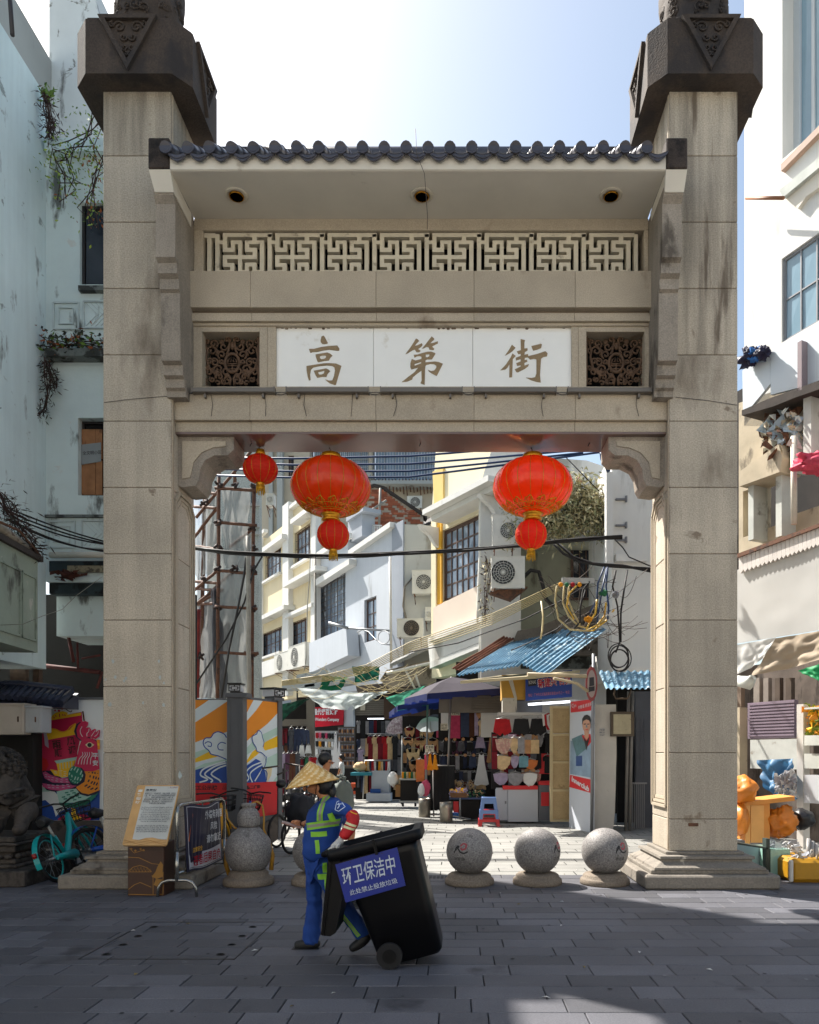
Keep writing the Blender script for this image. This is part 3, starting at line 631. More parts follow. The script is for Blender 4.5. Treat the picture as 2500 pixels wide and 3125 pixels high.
def aircon(Fr,t0,t1,z0,z1,d,label,dep=.32,fan=.3,grp='air conditioner outdoor units on the street walls',bracket=True,fanm=None):
    a = Fr.w((t0+t1)/2,z0,d); A = thing('air_conditioner',label,'air conditioner',a,grp)
    mb = MB(); Fr.box(mb,t0,t1,z0,z1,d,d+dep); Fr.box(mb,t0-.01,t1+.01,z1+.001,z1+.02,d-.01,d+dep+.01); obj('casing',mb,ACW,A)
    w,h = t1-t0,z1-z0; cx,cz = t0+w*(.5-(.5-fan)*.5),(z0+z1)/2; r = min(h*.43,w*.36)
    g_ = MB(); ring = [(cx+r*math.cos(i*math.pi/12),cz+r*math.sin(i*math.pi/12)) for i in range(24)]
    g_.prism([ring],Fr.w,d+dep,d+dep+.004)
    gr = obj('fan_grille',g_,ACD,A); g2 = MB()
    for rr in (1,.8,.6,.4,.2): g2.tube([Fr.w(cx+r*rr*math.cos(i*math.pi/10),cz+r*rr*math.sin(i*math.pi/10),d+dep+.02) for i in range(21)],.006,4,cap=False)
    for i in range(16):
        an = i*math.pi/8; g2.tube([Fr.w(cx+.12*r*math.cos(an),cz+.12*r*math.sin(an),d+dep+.022),Fr.w(cx+.6*r*math.cos(an+.25),cz+.6*r*math.sin(an+.25),d+dep+.022),Fr.w(cx+r*math.cos(an+.4),cz+r*math.sin(an+.4),d+dep+.018)],.005,3,cap=False)
    g2.prism([[(cx+r*.14*math.cos(i*math.pi/6),cz+r*.14*math.sin(i*math.pi/6)) for i in range(12)]],Fr.w,d+dep+.02,d+dep+.03)
    obj('grille_wires',g2,fanm or ACW,gr)
    s = MB()
    for i in range(7):
        zz = z0+h*(.12+.11*i); Fr.box(s,t0-.004,t0-.001,zz,zz+h*.06,d+.04,d+dep-.04)
    obj('side_vent',s,ACD,A,kind='stuff')
    if bracket:
        b = MB()
        for tt in (t0+.1*w,t1-.1*w):
            b.tube([Fr.w(tt,z0-.02,d-.1),Fr.w(tt,z0-.02,d+dep+.03)],.015,4); b.tube([Fr.w(tt,z0-.25,d-.1),Fr.w(tt,z0-.02,d+dep)],.012,4)
        obj('bracket',b,RUSTM,A,kind='stuff')
    return A
# unseen row behind the camera, added to bounce sunlight onto the gate front
ob = MB(); ob.box(-30,30,-16,-13,0,13)
for k in range(12): ob.box(-28+k*5,-25.5+k*5,-13,-12.9,4,6,1); ob.box(-28+k*5,-25.5+k*5,-13,-12.9,8,10,1)
obj('bounce_buildings',ob,[M('bounce_wall','#e3ddd2',.85,.05),GLASSD],kind='structure')
# ================= left side =================
BLUEW = M('pale_blue_wall','#cfdfe0',.85,.1,.5,bump=.25,bs=25,dirt='#4b4a46',dt=.61,ds=3.0,dz=.3,dirt2='#8f9a98',dt2=.64,ds2=2.6,streak=.05)
BLUEW2 = M('weathered_blue_wall','#cbd8d6',.9,.1,.8,bump=.25,bs=25,dirt='#3c3a35',dt=.575,ds=3,dz=.35,dirt2='#c9ccc6',dt2=.62,ds2=2)
OLDW = M('mottled_white_wall','#cdd2d2',.9,.1,.6,bump=.25,bs=20,dirt='#4a4744',dt=.56,ds=2.6,dz=.3,dirt2='#80807c',dt2=.64,ds2=3)
GREYOLD = M('grey_old_wall','#a3a6a3',.9,.1,.6,dirt='#6b675f',dt=.6,ds=1.5,dz=.4)
X1,Y1 = -6.79,12.5
lb = thing('pale_blue_building','weathered pale blue building with mould streaks behind the left pillar','building',(-7,12.5,0))
mb = MB(); mb.box(X1-7,X1,11.15,Y1-.001,3.0,12.5); mb.box(X1-7,X1-.002,5.0,11.149,3.0,12.0); mb.box(X1-7,X1-2.6,5.0,Y1,0,3.0); obj('side_wall',mb,BLUEW,lb)  # out-of-view stretch stepped lower to let sun onto the front paving
F2 = F(0,Y1)
_,hs = wall(F2,[(140,1775),(140,424),(470,424),(470,1775)],[(243,330,618,868),(238,330,1275,1512)],BLUEW2,lb,'front_wall',-.3,0)
_top = F2.tz(140,424)[1]
mb = MB(); F2.pbox(mb,136,474,420,460,-.3,.14); obj('cornice',mb,BLUEW,lb)
for q in ((136,474,1062,1085,-.1,.22),(136,474,1570,1578,0,.05),(238,474,870,885,0,.1)): mb = MB(); F2.pbox(mb,*q); obj('ledge',mb,M('mouldy_ledge','#6f7571',.9,.3,4,bump=.4,bs=20,dirt='#1e1c19',dt=.45,ds=4),lb)
# body behind and upper storeys
mb = MB(); z1 = F2.tz(0,420)[1]; mb.box(X1+.01,-4.9,Y1+.31,Y1+1.4,3.6,z1-.03); obj('rear_body',mb,BLUEW2,lb)  # unseen depth cut short to set where sun starts on the paving
window(F2,lb,hs[0],1,1,M('dark_frame','#1f1a1a',.5,.1),GLASSD,-.1,.045)
w2 = window(F2,lb,hs[1],1,1,M('dark_frame','#1f1a1a',.5,.1),BLACK,-.16,.04)
BOARD = M('old_board','#9b6b45',.8,.25,5,dirt='#5b3b26',dt=.58,ds=5,dz=.4)
for q in ((247,291,1310,1510),(292,312,1310,1400),(293,312,1405,1510)):
    b = MB(); F2.pbox(b,*q,-.14,-.12); obj('board',b,BOARD,w2)
b = MB(); F2.pp(b,[(247,1357),(308,1350),(308,1408),(247,1418)],-.115,-.105); obj('paper_notice',b,M('grey_paper','#8d9190',.8,.1),w2)
INKD = M('ink_dark','#242325',.8,0)
F2.text('notice_lettering','全文明小区',281,1381,12,INKD,w2,d=-.1,wpx=58,ang=.06)
for q,st in (((162,238,922,1003),1),((254,330,918,1000),2),((146,227,1590,1670),0),((249,330,1588,1671),2)):
    mb = MB(); x0,x1,a,b = q
    for k,w_ in ((0,5),(16,3)) if st != 2 else ((0,5),):
        pts = [(x0+k,a+k),(x1-k,a+k),(x1-k,b-k),(x0+k,b-k),(x0+k,a+k)]
        F2.pbar(mb,pts,w_,0,.03)
    if st == 2:
        for i in range(5):
            u = x0+8+i*15; F2.pbar(mb,[(u,b-6),(min(u+38,x1),b-6-min(38,x1-u))],1.6,0,.012); F2.pbar(mb,[(u,a+6),(min(u+38,x1),a+6+min(38,x1-u))],1.6,0,.0125)
    obj('relief_panel',mb,M('relief_white','#b9c4c3',.9,.15,4,dirt='#55544e',dt=.6,ds=4),lb)
up = thing('mottled_white_block','taller mottled white block with mouldy vertical streaks rising behind the pale blue building','building',(-8,15,0))
F3 = F(0,14.6)
wall(F3,[(150,900),(150,-60),(283,-60),(292,0),(305,62),(306,290),(312,300),(318,900)],[],OLDW,up,'front_wall',-1.0,0)  # depth kept thin so sun gets past to the right-hand paving
mb = MB(); mb.box(-12,-7.82,12.55,14.59,10,15); obj('side_wall',mb,GREYOLD,up)  # top trimmed above the view so sun clears it to the foreground
tag(obj('drain_pipe',MB().tube([F3.hit(28,-40,1.9),F3.hit(38,108,1.9)],.035,6),M('pipe_dark','#2c2524',.6)),'dark thin pipe on the grey wall at the top left corner','pipe')
tag(obj('white_drain_pipe',MB().tube([F2.hit(153,1694,.14),F2.hit(420,1693,.14)],.05,10),M('pipe_cream','#c8c2b4',.6,.1,5,dirt='#7a7366',dt=.62,ds=5)),'cream drain pipe running level across the blue wall beside the left pillar','pipe')
# ruined ground floor: beams, dark shop, debris
ru = thing('derelict_shopfront','dark derelict shop opening under the pale blue building with broken timbers','shop',(-6,12.8,0))
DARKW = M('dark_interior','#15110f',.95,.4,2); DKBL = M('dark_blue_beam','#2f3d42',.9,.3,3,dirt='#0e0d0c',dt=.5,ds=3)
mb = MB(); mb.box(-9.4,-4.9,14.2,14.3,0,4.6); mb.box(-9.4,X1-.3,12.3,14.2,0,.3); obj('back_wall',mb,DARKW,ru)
mb = MB(); F2.pbox(mb,150,474,1712,1745,-.2,.02); F2.pbox(mb,150,474,1776,1812,-.4,-.1); obj('beam',mb,DKBL,ru)
mb = MB(); F2.pbox(mb,205,330,1726,1746,.02,.06); obj('lath_strip',mb,M('old_cream','#8f866e',.9,.3,8,dirt='#3b342b',dt=.5,ds=8),ru)
for a,b,w in (((210,1945),(225,2020),6),((236,1960),(238,2040),4),((250,2010),(306,2000),4),((118,2030),(306,2052),8),((296,2100),(312,2050),5)):
    obj('timber',MB().tube([F2.hit(*a,-.5),F2.hit(*b,-.45)],w*.005,5),M('red_timber','#4a1a14',.8,.4,5),ru)
mb = MB(); F2.pbox(mb,30,78,2010,2110,-.2,-.1); F2.pbox(mb,100,118,1700,2130,-.1,.02); obj('broken_pier',mb,M('broken_brick','#4b3b30',.95,.4,8,bump=.6,bs=15,dirt='#171310',dt=.5,ds=6),ru)
mb = MB()
for k in range(26):
    a = random.uniform(165,245); c = F2.hit(a,1758-(a-165)*.02*random.random()+random.uniform(-14,14),random.uniform(0,.3)); r = random.uniform(.03,.1)
    mb.add([(c[0]+random.uniform(-r,r)*1.6,c[1]+random.uniform(-r,r),c[2]+random.uniform(-r,r)) for _ in range(4)],[(0,1,2),(0,2,3),(0,3,1),(1,3,2)])
obj('rubble',mb,M('rust_debris','#4a2417',.9,.4,8),ru,kind='stuff')
# boxed balcony of concrete panels
BALC = M('balcony_concrete','#8f9a8c',.9,.15,1.5,bump=.3,bs=25,dirt='#3c3834',dt=.58,ds=3,dz=.4,dirt2='#b3b3a8',dt2=.64,ds2=3)
bc = thing('concrete_balcony','boxed balcony of stained grey-green concrete panels at the left edge','balcony',(-6.4,10,3))
FBc = F(-6.13,11.05,-.09,1.05); FBc = F(-6.04,10.0,-.086,1.05)
ta,tb = FBc.tz(115,0)[0],FBc.tz(0,0)[0]-3
FBc = F(-6.04,10.0,-.086,1.05)
zt,zb = 4.42,3.08
t1 = (11.05-10)/FBc.uy
mb = MB(); FBc.box(mb,-3,t1,zb,zt,-.5,0); obj('balcony_box',mb,BALC,bc)
for a,b in ((-1.0,t1-.52),(t1-.48,t1-.06)):
    mb = MB()
    for q in ((a,a+.03,zb+.15,zt-.25),(b-.03,b,zb+.15,zt-.25),(a,b,zt-.28,zt-.25),(a,b,zb+.15,zb+.18)): FBc.box(mb,*q,0,.02)
    obj('panel_rib',mb,BALC,bc)
mb = MB(); FBc.box(mb,-3,t1+.05,zt,zt+.08,-.55,.06); obj('coping',mb,M('dark_coping','#37302b',.9,.3,5,bump=.5,bs=20),bc)
sh = thing('broken_gutter','broken rusty gutter sheet lying on top of the concrete balcony','gutter',(-6.2,10.6,4.5))
obj('gutter_sheet',MB().tube([FBc.w(-2,zt+.45,-.1),FBc.w(.3,zt+.22,-.1),FBc.w(1.02,zt+.1,-.05)],.07,6),M('gutter_cream','#a59c8c',.8,.3,6,dirt='#4d2f22',dt=.52,ds=6),sh)
obj('rust_strip',MB().tube([FBc.w(-.4,zt+.2,.05),FBc.w(.4,zt+.26,.05),FBc.w(1.02,zt+.08,.05)],.02,4),RUSTM,sh)
DEADP = M('dead_vine','#3a2620',.9,.4,8); GREENL = M('leaf_green','#5b7a2a',.6,.4,5); GREENL2 = M('leaf_yellow_green','#93a63c',.6,.3,5); DARKL = M('dark_leaf','#2b2f22',.7,.4,5); RUSTL = M('leaf_rust','#8a4a22',.7,.3,6)
def vine(name,label,frame,path,n,size,spread,mats,stems=5,cat='plant',droop=.5,long=2.2,stemr=.008,d=.1):
    T = thing(name,label,cat,frame.hit(*path[0],d)); mb = MB(); pts = [frame.hit(x,y,d) for x,y in path]; al = []
    for s in range(stems):
        q = [Vector(p)+Vector([random.gauss(0,spread*.6) for _ in range(3)]) for p in pts]; mb.tube(q,stemr,4,cap=False)
        for a,b in zip(q,q[1:]): al += [a.lerp(b,t/6) for t in range(6)]
    obj('stem',mb,DEADP,T,kind='stuff')
    lf = MB(); leaves(lf,al,n,size,spread,range(len(mats)),droop,long); obj('foliage',lf,mats,T,kind='stuff'); return T
vine('dead_fern','dead brown root clump with a green tuft on the corner of the blue wall',F2,[(140,290),(145,340),(152,380),(148,420)],260,.12,.06,[DEADP],9,d=.25,long=7)
vine('fern_tuft','small green tuft growing above the dead root clump on the blue wall',F2,[(142,292),(150,286)],60,.10,.05,[GREENL],2,d=.25,long=3,droop=-.6)
vine('climbing_shrub','sparse bright green shrub hanging from the cornice beside the left pillar',F2,[(300,330),(270,410),(230,450),(190,480),(160,500),(210,560),(190,600)],460,.06,.16,[GREENL,GREENL2,GREENL],6,d=.4)
vine('climbing_shrub','green shrub branches with rusty leaves just left of the left pillar',F2,[(290,440),(300,500),(290,560),(285,640),(300,690)],280,.06,.14,[GREENL,GREENL2,RUSTL],5,d=.45)
vine('ledge_weeds','row of dark weeds growing along the mouldy ledge beside the left pillar',F2,[(125,1045),(180,1055),(240,1050),(316,1048)],420,.09,.09,[DARKL,DARKL,RUSTL,GREENL],5,d=.15,droop=.2)
vine('hanging_fern','dark fern trails hanging from the ledge on the blue corner',F2,[(140,1090),(145,1150),(150,1200),(135,1250),(120,1270)],240,.1,.04,[DARKL,DEADP],4,d=.2,long=6)
vine('hanging_fern','shorter dark fern trail right of the corner fern on the blue wall',F2,[(145,1100),(160,1150),(175,1190)],150,.1,.04,[DARKL,DEADP],3,d=.2,long=6)
vine('vine_bundle','tangled dark vines and cables spilling over the concrete balcony',F(0,10.9),[(0,1500),(30,1560),(60,1600),(90,1650),(115,1680)],500,.13,.09,[DEADP,DARKL],10,d=0,long=8)
mb_ = []
for k,(a,b,s) in enumerate((((-20,1530),(500,1690),.10),((-20,1548),(500,1665),.2),((0,1570),(500,1660),.28),((40,1590),(500,1680),.2),((-20,1540),(500,1682),.14))):
    tag(obj('sagging_cable',MB().tube(catenary(F(0,11.4).hit(*a),F(0,11.4).hit(*b),s,14),.012,4,cap=False),WIRE),'black cable sagging across the blue wall behind the left pillar','cable','black cables crossing the blue wall')
tag(obj('thin_pale_wire',MB().tube([F(0,9.9).hit(x,y) for x,y in ((-10,1908),(70,1905),(130,1880),(190,1860),(230,1820),(312,1760))],.004,4),M('wire_pale','#8d8a80',.7)),'thin pale wire looping in front of the dark shop opening','wire')
# tiled wall roof at lower left with panels and cabinets
BT = M('blue_black_tile','#202539',.45,.3,6,obj=.2)
wr = thing('garden_wall_roof','low wall with blue-black tiled coping behind the stone lion','wall',(-6.8,11.9,0))
mb = MB(); mb.box(-9,-6.58,11.75,12.0,0,2.5); obj('wall_body',mb,M('black_wall','#14110f',.9,.3,2,dirt='#3c342c',dt=.6,ds=3),wr)
for k in range(17):
    x = -7.62+k*.098; zr = 2.66-max(0,(x+6.9))*.10
    o = obj('coping_tile',MB().tube([(x,11.88,zr),(x+.02,11.5,zr-.2)],.05,7),BT,wr)
obj('coping_ridge',MB().tube([(-7.9,11.9,2.70),(-6.9,11.9,2.70),(-6.05,11.9,2.60)],.06,8),BT,wr)
obj('coping_bed',MB().hexa([(-7.9,11.5,2.36),(-6.0,11.5,2.30),(-6.0,12,2.30),(-7.9,12,2.36),(-7.9,11.55,2.42),(-6.0,11.55,2.36),(-6.0,12,2.56),(-7.9,12,2.64)]),BT,wr)
def cabinet(label,px0,px1,pt,pb,Y,mat,dep=.3):
    f = F(0,Y); T = thing('meter_cabinet',label,'cabinet',f.hit((px0+px1)/2,pb)); a,b = f.tz(px0,pb),f.tz(px1,pt)
    mb = MB(); mb.cbox(a[0],b[0],Y,Y+dep,a[1],b[1],.01); mb.cbox(a[0]-.02,b[0]+.03,Y-.03,Y+dep,b[1]-.02,b[1]+.01,.006); obj('cabinet_body',mb,mat,T)
    mb = MB(); mb.cbox(a[0]+(b[0]-a[0])*.38,b[0]-.03,Y-.012,Y,a[1]+.03,b[1]-.05,.004); dr = obj('door',mb,mat,T)
    mb = MB(); mb.cbox(b[0]-.08,b[0]-.065,Y-.03,Y-.012,(a[1]+b[1])/2-.04,(a[1]+b[1])/2+.04,.003); obj('handle',mb,RUSTM,dr)
cabinet('larger cream metal cabinet on the wall above the stone lion',-30,72,2148,2242,11.2,M('cabinet_cream','#b0a79c',.6,.08,3))
cabinet('smaller white metal cabinet right of the cream one above the stone lion',70,125,2156,2236,11.25,M('cabinet_white','#a6a9ac',.6,.08,3))
pst = MB(); pst.box(-6.47,-6.40,11.4,11.5,0,2.36); tag(obj('cabinet_post',pst,M('black_wall','#14110f')),'black post standing between the white cabinet and the painted hoarding','post')

# ---- hoardings
F4 = F(0,12.2)
PR = {n: M('print_'+n,c,.55,.04,2) for n,c in dict(white='#dfe4e3',crimson='#c2184c',yellow='#f0bd1a',orange='#e58c1c',amber='#e6981c',teal='#1b7862',mint='#a6ccc0',pink='#c04a7c',navy='#120f33',blue='#17489c',lilac='#b7a6ba',brown='#5a2810',black='#0c0b0c',cream='#d8c9a4',red='#c61a22',pale='#d4dfe3',green='#b2cfc3',skyb='#1f62a8').items()}
PK = list(PR); PM = [PR[k] for k in PK]; PI = {k: i for i,k in enumerate(PK)}
HOARDG = M('hoarding_grey','#5c5e62',.6,.08,2); HOARDB = M('hoarding_base','#57504a',.9,.2,3,bump=.4,bs=30,dirt='#2c2825',dt=.58,ds=3)
def smooth(p,closed=False):
    if len(p) < 3: return p
    n = len(p); out = []; g = (lambda i: p[i % n]) if closed else (lambda i: p[min(max(i,0),n-1)])
    for i in range(n if closed else n-1):
        a,b,c,d = g(i-1),g(i),g(i+1),g(i+2)
        for t in (0,.25,.5,.75): out.append(tuple(.5*(2*b[k]+(c[k]-a[k])*t+(2*a[k]-5*b[k]+4*c[k]-d[k])*t*t+(3*b[k]-a[k]-3*c[k]+d[k])*t**3) for k in (0,1)))
    return out if closed else out+[p[-1]]
class Art:
    def __init__(s,fr,x0,y0,k,d=.0): s.f,s.x0,s.y0,s.k,s.d,s.mb = fr,x0,y0,k,d,MB()
    def p(s,c,*rings):
        s.d += .0012; s.f.pp(s.mb,[[(s.x0+x*s.k,s.y0+y*s.k) for x,y in r] for r in rings],s.d,s.d,PI[c]); return s
    def b(s,c,pts,w):
        s.d += .0012; pts = smooth(pts); s.f.pbar(s.mb,[(s.x0+x*s.k,s.y0+y*s.k) for x,y in pts],([q*s.k for q in w] if isinstance(w,(list,tuple)) else w*s.k),s.d,s.d,PI[c]); return s
    def dashes(s,c,items,w):
        for (x,y,dx,dy) in items: s.f.pbar(s.mb,[(s.x0+(x-dx/2)*s.k,s.y0+(y-dy/2)*s.k),(s.x0+(x+dx/2)*s.k,s.y0+(y+dy/2)*s.k)],w*s.k,s.d+.0015,s.d+.0015,PI[c])
        s.d += .0015; return s
    def done(s,parent,name='printed_mural'): return obj(name,s.mb,PM,parent)
mh = thing('mural_hoarding','site hoarding printed with a crimson rooster and red envelope, left of the gateway','hoarding',F4.hit(215,2505))
mb = MB(); F4.pbox(mb,154,330,2134,2505,-.08,0); F4.pbox(mb,112,154,2180,2505,-.08,0); obj('board',mb,PR['white'],mh)
mb = MB(); F4.pbox(mb,165,330,2128,2135,-.09,.03); obj('top_rail',mb,HOARDG,mh)
mb = MB(); F4.pbox(mb,120,740,2505,2590,-.3,.06); obj('concrete_footing',mb,HOARDB,mh)
k_ = 220/1031; A = Art(F4,100,2100,k_,.001)
A.p('crimson',[(140,450),(640,350),(700,340),(720,560),(640,900),(600,1110),(360,1185),(100,1400),(60,1400),(60,800),(100,640)])
A.p('red',[(62,960),(200,1020),(230,1100),(130,1290),(110,1350),(60,1400)])
A.p('blue',[(60,1460),(960,1460),(955,1890),(60,1890)])
A.p('white',[(60,1480),(180,1460),(300,1470),(390,1560),(560,1700),(400,1760),(330,1840),(290,1700),(180,1600),(130,1610),(60,1600)])
A.p('mint',[(60,1400),(250,1440),(240,1480),(60,1485)])
A.p('yellow',[(150,430),(690,350),(690,390),(150,480)]).p('crimson',[(150,480),(690,392),(530,500),(480,590),(400,590),(350,540),(145,530)])
A.p('lilac',[(142,530),(175,540),(225,740),(228,860),(175,820)])
A.p('yellow',[(175,560),(340,590),(430,630),(520,600),(615,500),(640,660),(220,740)]).b('amber',[(185,570),(330,590),(380,615),(440,625),(500,600),(540,550),(615,505)],14)
A.p('crimson',[(220,750),(620,672),(640,980),(310,1040),(250,1010)])
A.p('mint',[(310,1040),(630,985),(615,1030),(340,1080)]).p('yellow',[(340,1080),(612,1030),(590,1100),(520,1180),(360,1180)])
A.dashes('mint',[(390+i*42,1110-i*8,6,110) for i in range(5)],9)
A.p('yellow',[(270,400),(330,350),(430,330),(500,350),(490,420),(290,445)]).dashes('crimson',[(305,420,12,24),(330,400,10,24),(383,390,2,50),(430,385,8,24),(460,388,14,24)],14)
A.p('white',[(270,180),(430,170),(470,250),(500,330),(400,320),(300,345),(280,300)]).b('brown',[(385,185),(440,225),(475,300),(540,340),(560,320)],12)
A.b('teal',[(352,205),(368,300)],34).dashes('crimson',[(320,265,30,4),(405,243,30,4),(320,320,20,8),(375,325,30,4),(420,295,20,6)],26)
A.b('brown',[(715,330),(735,470)],22)
A.p('navy',[(250,1180),(420,1290),(500,1270),(740,1150),(760,1250),(700,1400),(560,1460),(400,1500),(200,1460),(110,1360),(125,1200),(160,1180)])
A.p('yellow',[(245,1160),(400,1190),(520,1150),(540,1260),(420,1275),(310,1250)]).dashes('cream',[(x,y,36,0) for x,y in ((320,1195),(330,1215),(395,1215),(395,1245),(460,1195),(465,1222),(455,1250))],11)
A.p('pink',[(140,1210),(180,1190),(250,1240),(400,1290),(520,1280),(650,1370),(480,1360),(280,1350),(170,1290)]).dashes('lilac',[(x,y,34,8) for x,y in ((190,1240),(190,1268),(235,1270),(230,1308),(285,1280),(280,1312),(345,1300),(340,1328),(415,1312),(410,1342),(485,1308),(490,1340))],9)
A.p('pink',[(140,1360),(320,1390),(520,1380),(650,1390),(560,1430),(400,1470),(230,1450),(140,1410)]).dashes('lilac',[(x,y,36,4) for x,y in ((225,1385),(235,1420),(290,1388),(290,1425),(355,1390),(355,1425),(435,1388),(435,1420),(500,1380),(515,1408))],10)
A.p('mint',[(340,1480),(480,1450),(600,1440),(780,1520),(900,1560),(700,1640),(380,1640)]).dashes('teal',[(x,y,50,-8) for x,y in ((485,1495),(560,1470),(510,1525),(590,1498),(440,1558),(550,1555),(620,1515),(465,1585),(570,1575),(640,1545),(495,1610),(600,1598),(670,1565))],17)
A.p('teal',[(375,1635),(560,1650),(760,1590),(900,1500),(935,1500),(860,1600),(760,1670),(600,1710),(460,1700),(380,1670)])
A.p('navy',[(610,1420),(700,1380),(955,1470),(900,1520),(780,1550),(680,1520)])
A.p('orange',[(620,1420),(745,1300),(740,1180),(955,1170),(955,1460),(800,1520),(700,1500),(650,1460)]).dashes('navy',[(x,y,dx,dy) for x,y,dx,dy in ((803,1208,2,8),(855,1210,0,26),(890,1215,2,26),(928,1222,2,8),(820,1262,-8,32),(870,1275,-8,40),(905,1285,-8,40),(940,1295,-6,30),(800,1325,-20,34),(845,1350,-28,34),(880,1362,-24,44),(917,1372,-22,40),(762,1395,-40,26),(803,1415,-44,26),(846,1440,-44,24),(908,1440,-40,34))],20)
A.p('navy',[(505,1240),(560,1130),(640,1100),(720,1150),(758,1240),(740,1340),(650,1400),(560,1390),(510,1320)])
A.p('teal',[(610+105*math.cos(i*.349),1240+130*math.sin(i*.349)) for i in range(18)]).dashes('mint',[(555,1160,-26,40),(605,1150,-30,50),(640,1180,-26,56),(690,1210,-22,56),(525,1225,-8,34),(560,1258,4,34),(605,1290,-18,48),(645,1295,-18,44),(685,1310,-14,30),(710,1255,-10,36),(545,1310,4,10),(575,1330,4,12),(605,1345,6,12),(640,1355,6,12)],16)
A.p('navy',[(590,620),(620,520),(680,480),(760,600),(830,720),(900,740),(960,780),(900,800),(740,770),(670,750),(620,700)])
A.p('crimson',[(625,600),(650,530),(700,480),(750,470),(795,490),(790,530),(760,570),(810,560),(835,590),(830,610),(890,580),(910,600),(900,630),(945,600),(965,600),(955,690),(900,730),(800,700),(700,750),(640,700)])
A.b('pale',[(705,550),(680,600),(685,650),(712,695)],8).b('pale',[(805,580),(800,620),(775,650),(775,690)],7).b('pale',[(895,605),(870,640),(835,690)],7).b('pale',[(940,620),(925,660),(885,692)],7)
A.p('orange',[(915,740),(960,735),(960,880),(920,880)]).p('yellow',[(918,785),(960,790),(960,825),(920,820)])
A.p('crimson',[(665,830),(700,740),(780,715),(860,720),(920,780),(930,900),(955,1160),(860,1190),(740,1190),(700,1140),(600,1120),(640,960)])
A.p('cream',[(750,812),(790,780),(830,776),(880,812),(830,850),(790,850)]).p('black',[(812+32*math.cos(i*.52),814+32*math.sin(i*.52)) for i in range(12)])
for x in (710,745,775,808,845): A.b('pale',[(x,915),(x+5,960),(x-15-(845-x)*.2,1010),(x-22-(845-x)*.3,1090)],8)
A.p('yellow',[(552,1715),(612,1715),(615,1810),(700,1850),(690,1885),(470,1885),(490,1850),(550,1820)]).p('crimson',[(360,1870),(420,1830),(520,1800),(545,1830),(480,1885),(360,1890)]).p('crimson',[(630,1800),(760,1810),(835,1860),(820,1890),(700,1888),(700,1845)])
A.done(mh)
for ch,x,y in (('雨',341,805),('顺',368,925),('风',545,760),('调',560,885)): F4.text('mural_character',ch,100+x*k_,2100+y*k_,25,M('print_maroon','#4a0a1c',.6),mh,d=A.d+.003,ang=.12,bold=.03)
for ch,y in (('平',970),('安',1070)): F4.text('mural_character',ch,100+895*k_,2100+y*k_,17,PR['pale'],mh,d=A.d+.003,bold=.02)
oh = thing('orange_hoarding','site hoarding panel printed with orange rays and a curling cloud, left of the grey post','hoarding',F4.hit(640,2500))
mb = MB(); F4.pbox(mb,540,694,2133,2500,-.08,0); obj('board',mb,HOARDG,oh)
k2 = 620/1725
def rays(Fr,x0,seg,parent,name):
    A = Art(Fr,x0,2050,k2,.001)
    if seg == 0:
        A.p('orange',[(-60,240),(318,240),(315,945),(-60,945)]).p('pale',[(-60,500),(60,420),(200,330),(315,252),(315,240),(160,240),(-60,390)]).p('pale',[(-60,640),(100,580),(315,510),(315,945),(-60,945)])
        A.p('green',[(-60,720),(180,640),(315,600),(315,660),(130,700),(-60,790)]).p('yellow',[(-60,790),(160,680),(315,640),(315,700),(160,740),(-60,800)]).p('green',[(-60,870),(120,780),(315,740),(315,780),(130,820),(-60,900)])
        A.p('blue',[(-60,870),(60,830),(200,790),(310,760),(315,945),(-60,945)])
        cl = [(310,560),(290,530),(240,510),(200,525),(175,560),(130,565),(112,600),(125,640),(160,670),(180,700),(240,715),(310,745),(318,700),(318,560)]
        A.p('pale',smooth(cl,1)).b('blue',cl[:-2],9).b('blue',[(125,610),(150,595),(180,605),(178,635),(150,630)],8).b('blue',[(305,610),(265,600),(237,625),(245,660),(285,665)],8)
        for i,q in enumerate(([(300,760),(200,790),(110,830),(90,880),(150,915),(80,940)],[(308,775),(220,800),(140,850),(130,880),(190,920),(175,940)],[(308,795),(240,820),(180,870),(250,920),(260,940)])): A.b('pale',q,13)
        A.p('red',[(-60,945),(310,945),(310,1250),(-60,1250)]); ep = .002
    else:
        A.p('orange',[(458,232),(745,262),(742,945),(452,945)]).p('pale',[(458,395),(540,240),(618,248),(560,330),(490,410),(458,440)]).p('pale',[(458,610),(560,520),(660,440),(745,350),(742,945),(452,945)])
        A.p('green',[(452,680),(560,560),(745,470),(745,530),(600,620),(452,730)]).p('yellow',[(455,800),(530,680),(650,590),(742,545),(742,640),(600,680),(480,780)]).p('green',[(640,740),(742,690),(742,800),(640,810)]).p('green',[(700,940),(742,880),(742,940)])
        A.p('blue',[(452,870),(480,800),(560,740),(600,760),(640,860),(650,945),(452,945)]).p('cream',[(650,830),(700,800),(690,880),(655,940)])
        cl = [(620,640),(628,600),(615,555),(605,515),(580,500),(565,530),(530,550),(535,600),(560,640),(570,675),(610,690),(640,720),(655,700)]
        A.p('pale',smooth(cl,1)).b('blue',cl[:12],8)
        for q in ([(635,720),(620,760),(530,800),(480,850),(500,905),(470,940)],[(648,700),(640,770),(560,820),(510,870),(530,940)],[(640,790),(600,850),(550,930)]): A.b('pale',q,12)
        A.b('blue',[(650,720),(640,790),(600,860),(620,830),(655,860),(650,920)],8).p('red',[(452,945),(742,932),(738,1210),(450,1250)])
    A.done(parent); return A.d
e = rays(F4,580,0,oh,'a')
F4.text('notice_heading','施工公示牌',580+120*k2,2050+985*k2,15,INKD,oh,d=e+.003,wpx=80,bold=.03); F4.text('notice_heading','品',580+292*k2,2050+985*k2,12,INKD,oh,d=e+.003)
